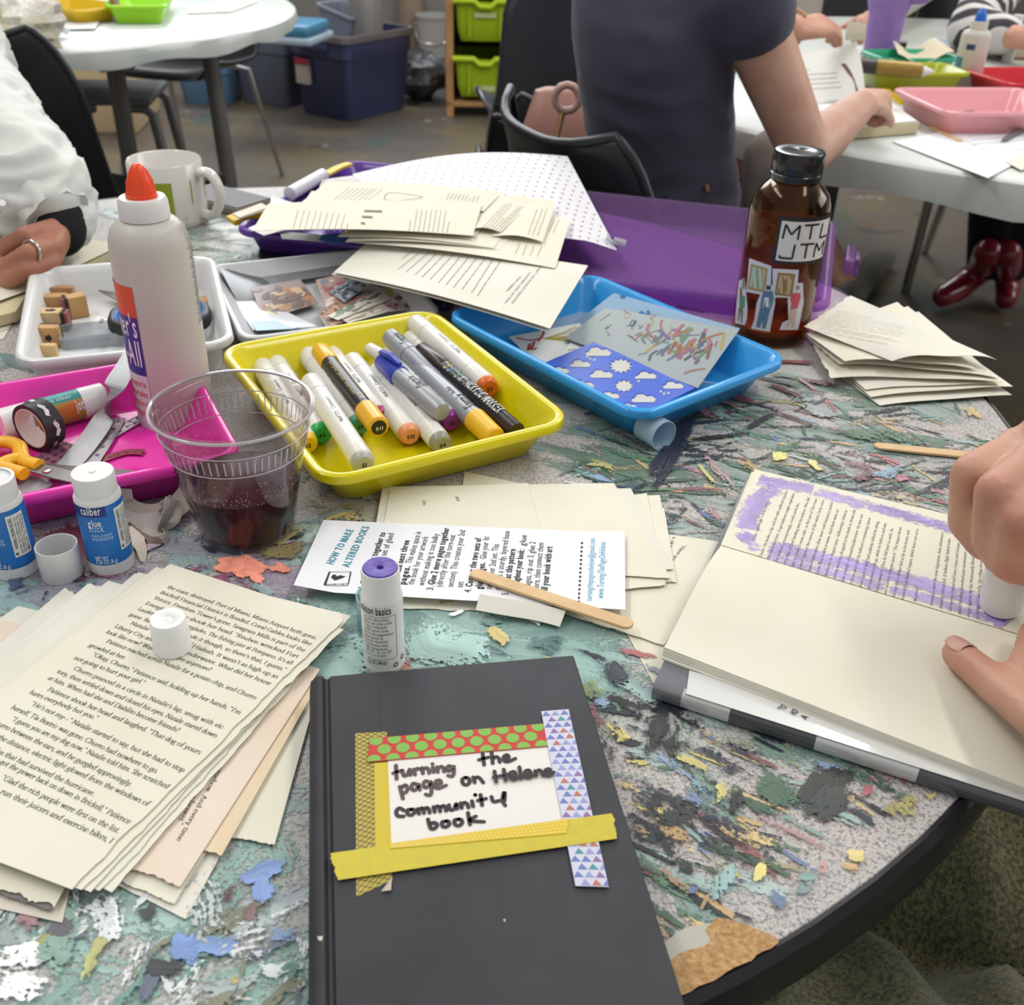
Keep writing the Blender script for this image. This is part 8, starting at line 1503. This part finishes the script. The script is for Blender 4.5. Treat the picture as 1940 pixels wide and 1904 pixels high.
# finger nail on the outstretched finger
b = MB(); tip, pip = P(1814, 1238, .0325), P(1864, 1279, .0385); d = (tip - pip).normalized(); up_ = V((0, -.25, 1)); up_ = (up_ - d * up_.dot(d)).normalized(); s_ = d.cross(up_); vs = []
for i in range(6):
    for j in range(5):
        a = (j / 4 - .5) * 1.7; t_ = i / 5; ww = (1 - .25 * abs(2 * t_ - 1) ** 3); r_n = .0098; vs.append(pip + (tip - pip) * (.62 + .62 * t_) + (up_ * math.cos(a) + s_ * math.sin(a) * ww) * r_n * (1 - .16 * t_) + up_ * .0001)
b.add(vs, [(i * 5 + j, i * 5 + j + 1, (i + 1) * 5 + j + 1, (i + 1) * 5 + j) for i in range(5) for j in range(4)]); b.build('fingernail', mat('nail_pink', '#c08a78', rough=.4), gp, smooth=60)
oliv = mat('olive_canvas', '#7d7c5a', rough=.85, sheen=.2, var=(420, '#45442f', 1.0), bump=(900, .0008), stretch=(1, 1, .6))
b = MB(); chain(b, [V((.86, .26, .50)), V((.50, .42, .555)), V((.10, .55, .555)), V((.08, .60, .30)), V((.12, .58, .10))], [.135, .110, .088, .065, .06]); chain(b, [V((.86, .06, .50)), V((.48, .20, .545)), V((.10, .34, .550)), V((.06, .40, .30)), V((.08, .40, .10))], [.135, .112, .090, .065, .06]); cap_tube(b, V((.90, .16, .50)), V((.88, .16, .70)), .16, .15); cap_tube(b, V((.62, .30, .50)), V((.86, .16, .5)), .11, .13)
cap_tube(b, V((.40, .02, .50)), V((.62, .0, .48)), .10, .13)
fuse(b, 'trousers', oliv, gp, .010, 6, .5, label='olive canvas trousers', wrinkle=folds(.011, 8, (1.8, .7, 1)))
b = MB(); chain(b, [V((.88, .16, .66)), V((.90, .22, 1.13))], [.155, .14]); chain(b, [V((.9, .22, 1.12)), sh1, (e1 + sh1) / 2], [.09, .08, .068]); chain(b, [V((.9, .22, 1.12)), sh2, (e2 + sh2) / 2], [.09, .08, .068]); fuse(b, 'shirt', mat('grey_green_shirt', '#6b7068', rough=.85), gp, .012, 6, wrinkle=folds(.005, 10))
b = MB(); cap_tube(b, c_ + V((.03, 0, .05)), c_ + V((.03, 0, -.06)), .092, .08); fuse(b, 'hair', mat('brown_hair', '#4a3426', rough=.6), gp, .012, 4)
for y in (.58, .40): b = MB(); chain(b, [V((.12, y, .075)), V((.10, y, .045)), V((-.06, y + .04, .035))], [.045, .045, .036]); fuse(b, 'shoe', mat('dark_shoe', '#2e2a28', rough=.6), gp, .01, 3)
# the glue stick in that hand
A_, B_ = P(1896, 1152, .0165), P(1918, 1020, .074); ax = (B_ - A_).normalized(); M_ = on_axis(A_, B_, .012); L = .066; t = thing('glue_stick', A_, 'white glue stick held upside down in the gluing hand', 'glue stick')
b = MB(); xl(b, [(.003, .0108), (.004, .0122), (L, .0122), (L + .001, .011)], M_, 36); b.build('tube', wp, t); b = MB(); xl(b, [(0, .009), (.001, .0105), (.0032, .0105)], M_, 36); b.build('purple_glue', bpy.data.materials['purple_glue'], t); b = MB()
for k in range(7): wrap_text(b, M_, ['1:', 'lll', 'uu', 'OO', 'n', 'ss', 'll'][k], .022 + .003 * k, .026 + .003 * k, .0124, .010, math.pi * 1.15) if False else None
for k in range(9):
    a = 2.1 + .22 * k; b.add([M_ @ V((.016 + .0012 * (k % 3) + q, .0125 * math.cos(a + e), .0125 * math.sin(a + e))) for q, e in ((0, 0), (.007 + .001 * (k % 4), .03), (.007 + .001 * (k % 4), .09), (0, .06))], [(0, 1, 2, 3)])
b.build('printing', mat('ghost_print', '#8a888a', rough=.5), t)
# --- the person in white on the left
lp_ = thing('person', (-.85, 1.25, 0), 'person in a white shirt at the left, ringed hand on an open book', 'person')
b = MB(); wr = P(118, 420, .056)
for pts in ([(86, 396, .064), (32, 414, .064), (-8, 442, .046), (-30, 462, .034)], [(100, 432, .060), (50, 446, .062), (2, 474, .046), (-24, 490, .034)], [(103, 466, .050), (56, 478, .053), (10, 506, .036), (-12, 514, .026)], [(96, 496, .038), (56, 510, .038), (18, 530, .026), (-6, 532, .02)]): fing(pts, .0096, .0086)
for q in ((86, 396, .064), (100, 432, .060), (103, 466, .050), (96, 496, .038)): cap_tube(b, wr, P(*q), .017, .0098)
fing([(70, 385, .05), (20, 395, .052), (-20, 412, .05)], .0145, .011); cap_tube(b, P(84, 452, .040), P(40, 490, .028), .016, .014)
el = PY(-80, 210, 1.30); shd = PY(-200, -40, 1.42); chain(b, [wr, (wr + el) / 2, el, shd], [.021, .027, .042, .05]); tc = shd + V((-.20, .08, .02))
chain(b, [shd, tc, tc + V((-.19, -.10, -.02)), tc + V((-.20, -.14, -.28)), tc + V((-.05, -.35, -.30))], [.06, .085, .06, .045, .035]); chain(b, [tc, tc + V((-.02, 0, -.5))], [.12, .13]); head(b, tc + V((.0, -.02, .25)))
fuse(b, 'body', skin_m, lp_, .0028, 3, .4)
white_c = mat('white_cotton', '#cfcfc9', rough=.85, sheen=.1); b = MB(); chain(b, [P(100, 404, .064), P(62, 366, .078), PY(-4, 300, 1.16), PY(-76, 200, 1.30), PY(-150, 60, 1.40), shd], [.036, .056, .066, .074, .085, .09]); chain(b, [shd, tc, tc + V((-.19, -.10, -.02)), tc + V((-.20, -.14, -.28)), tc + V((-.1, -.30, -.30))], [.09, .12, .09, .07, .05]); chain(b, [tc, tc + V((-.02, 0, -.55))], [.15, .165])
fuse(b, 'shirt', white_c, lp_, .0065, 5, label='loose white shirt', wrinkle=folds(.010, 15, (.8, .8, 2.6)))
ca, cb_ = P(112, 418, .060), P(66, 362, .082); d = (ca - cb_).normalized(); b = MB(); u = d.orthogonal().normalized(); w_ = d.cross(u); L_ = []
for (t_, r) in ((-.003, .0315), (.0, .036), (-.010, .0375), (-.026, .040), (-.026, .036), (-.008, .033)): L_.append([ca + d * t_ + (u * math.cos(k * .2094) + w_ * math.sin(k * .2094)) * r * (1 + .06 * math.sin(k * 1.9)) for k in range(30)])
b.loft(L_); b.build('cuff', white_c, lp_, smooth=50)
b = MB(); chain(b, [P(113, 440, .050), P(116, 424, .056), P(98, 396, .066)], [.0265, .0275, .027]); fuse(b, 'undersleeve', mat('black_knit', '#0f0f10', rough=.9), lp_, .006, 4)
b = MB(); a_, c2 = P(103, 466, .050), P(56, 478, .053); mid = a_ + (c2 - a_) * .92; d = (c2 - a_).normalized(); u = d.orthogonal().normalized(); w_ = d.cross(u); MB().tube([mid + (u * math.cos(k * .2618) + w_ * math.sin(k * .2618)) * .0112 for k in range(25)], .0014, 8).build('ring', mat('silver_ring', '#c9c4bc', rough=.15, metal=1.0), lp_, smooth=60)
b = MB(); chain(b, [tc + V((-.1, .02, -.52)), tc + V((.10, -.32, -.55)), tc + V((.12, -.34, -.85))], [.11, .085, .06]); chain(b, [tc + V((.08, .10, -.52)), tc + V((.22, -.25, -.55)), tc + V((.22, -.27, -.85))], [.11, .085, .06]); fuse(b, 'trousers', mat('dark_trousers', '#2c2e36', rough=.85), lp_, .012, 5)
b = MB(); cap_tube(b, tc + V((0, .02, .30)), tc + V((0, .02, .22)), .09, .085); fuse(b, 'hair', mat('grey_hair', '#7d7872', rough=.6), lp_, .012, 4)
b = MB(); b.tube([P(-25, 440, .06), P(4, 384, .10)], .0035, 8); b.build('pencil', mat('white_pencil', '#d8d8d4', rough=.4), smooth=60, label='white pencil held by the person in white at the left edge', cat='pencil')
# --- the woman in navy
wn = thing('person', (.27, 1.62, 0), 'person in a navy t-shirt seen from behind, reaching to the back right table', 'person')
navy_t = mat('navy_jersey', '#403f4f', rough=.9, sheen=.15); grey_t = mat('grey_slacks', '#6f6a66', rough=.9)
def ell(cx, cy, hw, Y, dr, n=28):
    c = PY(cx, cy, Y); dist = (c - EYE).dot(FW); r = hw / FPX * dist; vx = V((.93, .37, 0)); vy = V((-.37, .93, 0)); return [c + vx * r * math.cos(2 * math.pi * k / n) + vy * dr * math.sin(2 * math.pi * k / n) for k in range(n)]
tor = [(1268, 440, 138, 1.66, .10), (1266, 395, 140, 1.66, .10), (1262, 330, 142, 1.65, .10), (1254, 270, 142, 1.64, .10), (1246, 200, 144, 1.63, .105), (1240, 120, 150, 1.62, .11), (1240, 40, 156, 1.62, .115), (1245, -40, 160, 1.63, .11), (1255, -110, 150, 1.64, .10), (1265, -160, 110, 1.66, .08), (1270, -185, 60, 1.67, .06)]
shr = PY(1392, -40, 1.56); elb = P(1526, 290, .030); hw_ = P(1632, 200, .070); shl = PY(1160, -60, 1.76)
b = MB(); b.loft([ell(x, y, w * .93, Y, d * .93) for x, y, w, Y, d in tor]); chain(b, [shr, shr + (elb - shr) * .5, elb], [.048, .044, .037]); chain(b, [elb, elb + (hw_ - elb) * .35, hw_], [.037, .037, .024])
fwd = (P(1690, 160, .078) - hw_).normalized(); hand(b, hw_, fwd, V((-.25, -.45, .85)), 1, (.65, 1.3, 1.0), .86, .04, (.25, .9)); chain(b, [shl, shl + V((.06, .12, -.20)), shl + V((.26, .22, -.14))], [.048, .042, .03]); nk = PY(1275, -200, 1.67); head(b, nk + V((.03, .03, .19))); fuse(b, 'body', skin_p, wn, .0055, 6)
b = MB(); b.loft([ell(*q) for q in tor[1:]]); slv = shr + (elb - shr) * .17; chain(b, [shr + V((-.06, .03, -.05)), shr, slv], [.075, .072, .066]); chain(b, [shl + V((.05, 0, -.02)), shl, shl + V((.03, .06, -.13))], [.066, .066, .062])
fuse(b, 't_shirt', navy_t, wn, .0070, 6, label='navy jersey t-shirt', wrinkle=folds(.0035, 8, (1, 1, 1.6)))
hp = PY(1268, 415, 1.67); b = MB(); b.loft([ell(1268, 480, 140, 1.67, .12), ell(1268, 440, 144, 1.66, .115), ell(1267, 402, 142, 1.66, .105)]); chain(b, [hp + V((.02, -.07, -.05)), hp + V((.17, .34, -.09)), hp + V((.20, .38, -.42))], [.090, .068, .05]); chain(b, [hp + V((.02, .10, -.05)), hp + V((.05, .44, -.09)), hp + V((.09, .48, -.42))], [.090, .068, .05]); fuse(b, 'trousers', mat('slate_slacks', '#45444e', rough=.9), wn, .009, 6, wrinkle=folds(.004, 10))
b = MB(); MB().tube([PY(1130, 372, 1.545), PY(1235, 378, 1.545), PY(1340, 352, 1.56)], .0022, 6).build('back_pocket_welt', mat('navy_hem', '#262530'), wn); MB().tube([PY(1338, 350, 1.555), PY(1341, 362, 1.555)], .003, 6).build('rivet', mat('copper_rivet', '#9a6a4a', rough=.4), wn)
b = MB(); cap_tube(b, nk + V((.0, -.01, .27)), nk + V((0, -.02, .16)), .098, .09); fuse(b, 'hair', mat('brown_hair', '#4a3426'), wn, .012, 4)
for q in (hp + V((.25, .42, -.46)), hp + V((.13, .52, -.46))): q = V((q.x, q.y, .05)); b = MB(); chain(b, [q, q + V((.13, .05, -.015))], [.045, .034]); fuse(b, 'shoe', mat('dark_shoe', '#2e2a28'), wn, .01, 3)
b = MB(); chain(b, [PY(1462, 300, 1.72), PY(1468, 360, 1.70), PY(1472, 440, 1.68)], [.042, .05, .05]); jk_t = fuse(b, 'folded_coat', mat('stone_coat', '#8a8178', rough=.9), None, .008, 5, wrinkle=folds(.006, 10)); tag(jk_t, 'stone grey coat draped beyond the person in navy, behind her bare arm', 'coat')
strip('yellow_crayon', [(1680, 168, .062), (1708, 190, .036)], .012, mat('crayon_yellow', '#d8b41e', rough=.45), 'yellow crayon held by the person in navy', 'crayon', t=.008)
# --- the person with beaded bracelets beyond her
bp_ = thing('person', (.95, 3.75, 0), 'person with beaded bracelets whose hands hold a cream card', 'person')
b = MB(); w3 = P(1505, 56, .115); f3 = (P(1600, 48, .115) - w3).normalized(); hand(b, w3, f3, V((-.1, -.5, .8)), -1, (.35, .5, .4), 1.05, .05, (.4, .3)); el3 = V((.45, 3.35, .84)); sh3 = V((.60, 3.85, 1.12)); chain(b, [w3, el3, sh3], [.026, .036, .05])
w4 = P(1668, 36, .055); hand(b, w4, (P(1590, 58, .075) - w4).normalized(), V((.2, -.3, .9)), 1, (.25, .55, .4), 1.0, .1, (.5, .4)); el4 = V((1.28, 3.62, .84)); sh4 = V((1.02, 3.94, 1.12)); chain(b, [w4, el4, sh4], [.026, .036, .05]); tc3 = V((.85, 3.90, 1.12)); chain(b, [sh3, tc3, sh4], [.06, .08, .06]); chain(b, [tc3, tc3 + V((0, .05, -.55))], [.12, .14]); head(b, tc3 + V((0, -.03, .24)))
chain(b, [V((.80, 3.50, .50)), V((.90, 3.30, .2)), F(1612, 556, .05)], [.05, .04, .034]); fuse(b, 'body', skin_l, bp_, .007, 4)
cre = mat('cream_knit', '#cfc8bc', rough=.9); b = MB(); chain(b, [w3 + (el3 - w3) * .16, el3, sh3, tc3, sh4, el4, w4 + (el4 - w4) * .2], [.036, .05, .07, .1, .07, .05, .036]); chain(b, [tc3, tc3 + V((0, .05, -.6))], [.14, .16]); fuse(b, 'jumper', cre, bp_, .01, 5)
for k in range(3):
    c_ = w3 + (el3 - w3) * (.02 + .05 * k); d = (el3 - w3).normalized(); u = d.orthogonal().normalized(); w_ = d.cross(u); b = MB()
    for q in range(22): p = c_ + (u * math.cos(q * .2856) + w_ * math.sin(q * .2856)) * .032; b.lathe([(.0005, -.0042), (.003, -.003), (.0042, 0), (.003, .003), (.0005, .0042)], p, 8)
    b.build('bead_bracelet', mat('bead_gold', '#b8975c', rough=.35, metal=.4), bp_, smooth=60)
b = MB(); chain(b, [tc3 + V((-.12, 0, -.55)), V((.75, 3.5, .56)), V((.74, 3.45, .15))], [.11, .08, .055]); chain(b, [tc3 + V((.12, 0, -.55)), V((1.05, 3.52, .56)), V((1.05, 3.50, .46))], [.11, .08, .06]); fuse(b, 'trousers', mat('rust_trousers', '#6b4632', rough=.85), bp_, .012, 5)
b = MB(); q = F(1660, 500, .04); chain(b, [F(1612, 560, .045), q, F(1680, 490, .03)], [.045, .04, .03]); fuse(b, 'shoe', mat('grey_trainer', '#6a665e', rough=.7), bp_, .008, 3); b = MB(); chain(b, [V((.74, 3.45, .05)), V((.80, 3.32, .035))], [.045, .036]); fuse(b, 'shoe', mat('grey_trainer', '#6a665e'), bp_, .01, 3)
b = MB(); chain(b, [tc3 + V((0, .01, .32)), tc3 + V((-.09, -.02, .15)), tc3 + V((-.16, -.10, -.12))], [.10, .06, .04]); fuse(b, 'hair', mat('dark_brown_hair', '#3a261c', rough=.6), bp_, .012, 4)
flat_sheet('cream_card', [(1606, 40), (1642, 44), (1640, 76), (1600, 76)], [.15, .15, .10, .10], cream, 'cream card held between the braceleted hands', 'card')
flat_sheet('closed_book', [(1560, 96), (1640, 84), (1660, 96), (1580, 108)], [.012] * 4, paperw, 'thin white booklet under the braceleted hands', 'booklet', t=.010)
# --- the person in a striped top with red boots
sp = thing('person', (1.75, 3.75, 0), 'person in a striped top, black trousers and red boots at the right edge', 'person')
def stripes():
    m = mat('striped_knit', '#c9c5c0', rough=.9); nt = m.node_tree; N = nt.nodes; L = nt.links; tc_ = N.new('ShaderNodeTexCoord'); wv = N.new('ShaderNodeTexWave'); wv.inputs['Scale'].default_value = 7.5; wv.bands_direction = 'DIAGONAL'; wv.inputs['Distortion'].default_value = 1.2; wv.inputs['Detail Scale'].default_value = 1
    r = N.new('ShaderNodeMapRange'); r.inputs[1].default_value = .5; r.inputs[2].default_value = .56; mx = N.new('ShaderNodeMix'); mx.data_type = 'RGBA'; mx.inputs[6].default_value = lin('#c9c5c0') + [1]; mx.inputs[7].default_value = lin('#38363a') + [1]
    L.new(tc_.outputs['Object'], wv.inputs[0]); L.new(wv.outputs['Fac'], r.inputs[0]); L.new(r.outputs[0], mx.inputs[0]); L.new(mx.outputs[2], N['Principled BSDF'].inputs['Base Color']); return m
el5 = P(1838, 52, .055); w5 = P(1928, 72, .06); sh5 = V((1.50, 3.40, 1.08)); b = MB(); chain(b, [w5, el5, sh5], [.026, .036, .05]); hand(b, w5, V((1, -.05, 0)), V((0, -.3, .9)), 1, (.12, .2, .2), 1.0); tc5 = sh5 + V((.24, .12, .02)); sh6 = tc5 + V((.24, 0, -.02)); chain(b, [sh5, tc5, sh6, sh6 + V((.04, -.22, -.26)), w5 + V((.12, .02, .03))], [.06, .08, .06, .04, .03]); chain(b, [tc5, tc5 + V((0, .02, -.5))], [.12, .14]); head(b, tc5 + V((0, -.05, .24))); fuse(b, 'body', skin_l, sp, .0075, 4)
b = MB(); chain(b, [el5 + (w5 - el5) * .75, el5, sh5, tc5, sh6, sh6 + V((.04, -.22, -.26))], [.040, .055, .075, .12, .08, .055]); chain(b, [tc5, tc5 + V((0, .03, -.52))], [.14, .16]); fuse(b, 'striped_top', stripes(), sp, .009, 5, wrinkle=folds(.004, 14))
b = MB(); chain(b, [tc5 + V((-.04, -.03, .32)), tc5 + V((-.07, -.12, .16)), tc5 + V((-.08, -.20, -.06)), tc5 + V((-.05, -.24, -.2))], [.11, .08, .07, .05]); chain(b, [tc5 + V((.0, -.0, .32)), tc5 + V((.08, -.12, .05)), tc5 + V((.04, -.24, -.16))], [.10, .07, .06]); fuse(b, 'hair', mat('dark_brown_hair', '#3a261c'), sp, .010, 3, wrinkle=folds(.006, 22, (2, 2, .4)))
hp5 = tc5 + V((0, .03, -.55)); bt_m = mat('red_leather', '#7a1626', rough=.28, coat=.3); blkt = mat('black_trousers', '#131318', rough=.85)
k1, a1 = PY(1900, 300, 2.98), PY(1872, 492, 3.03); k2, a2 = PY(1965, 300, 2.98), PY(1912, 500, 3.03); b = MB(); chain(b, [hp5 + V((-.1, 0, 0)), k1, a1], [.12, .085, .062]); chain(b, [hp5 + V((.1, 0, 0)), k2, a2], [.12, .085, .062]); fuse(b, 'trousers', blkt, sp, .012, 5, label='black trousers')
b = MB(); chain(b, [F(1872, 478, .20), F(1858, 512, .085), F(1812, 548, .055), F(1786, 562, .042)], [.040, .042, .038, .032]); fuse(b, 'boot', bt_m, sp, .007, 4, label='red leather boot'); b = MB(); chain(b, [F(1908, 480, .20), F(1910, 520, .08), F(1908, 552, .05), F(1906, 566, .04)], [.040, .041, .037, .032]); fuse(b, 'boot', bt_m, sp, .007, 4, label='red leather boot')
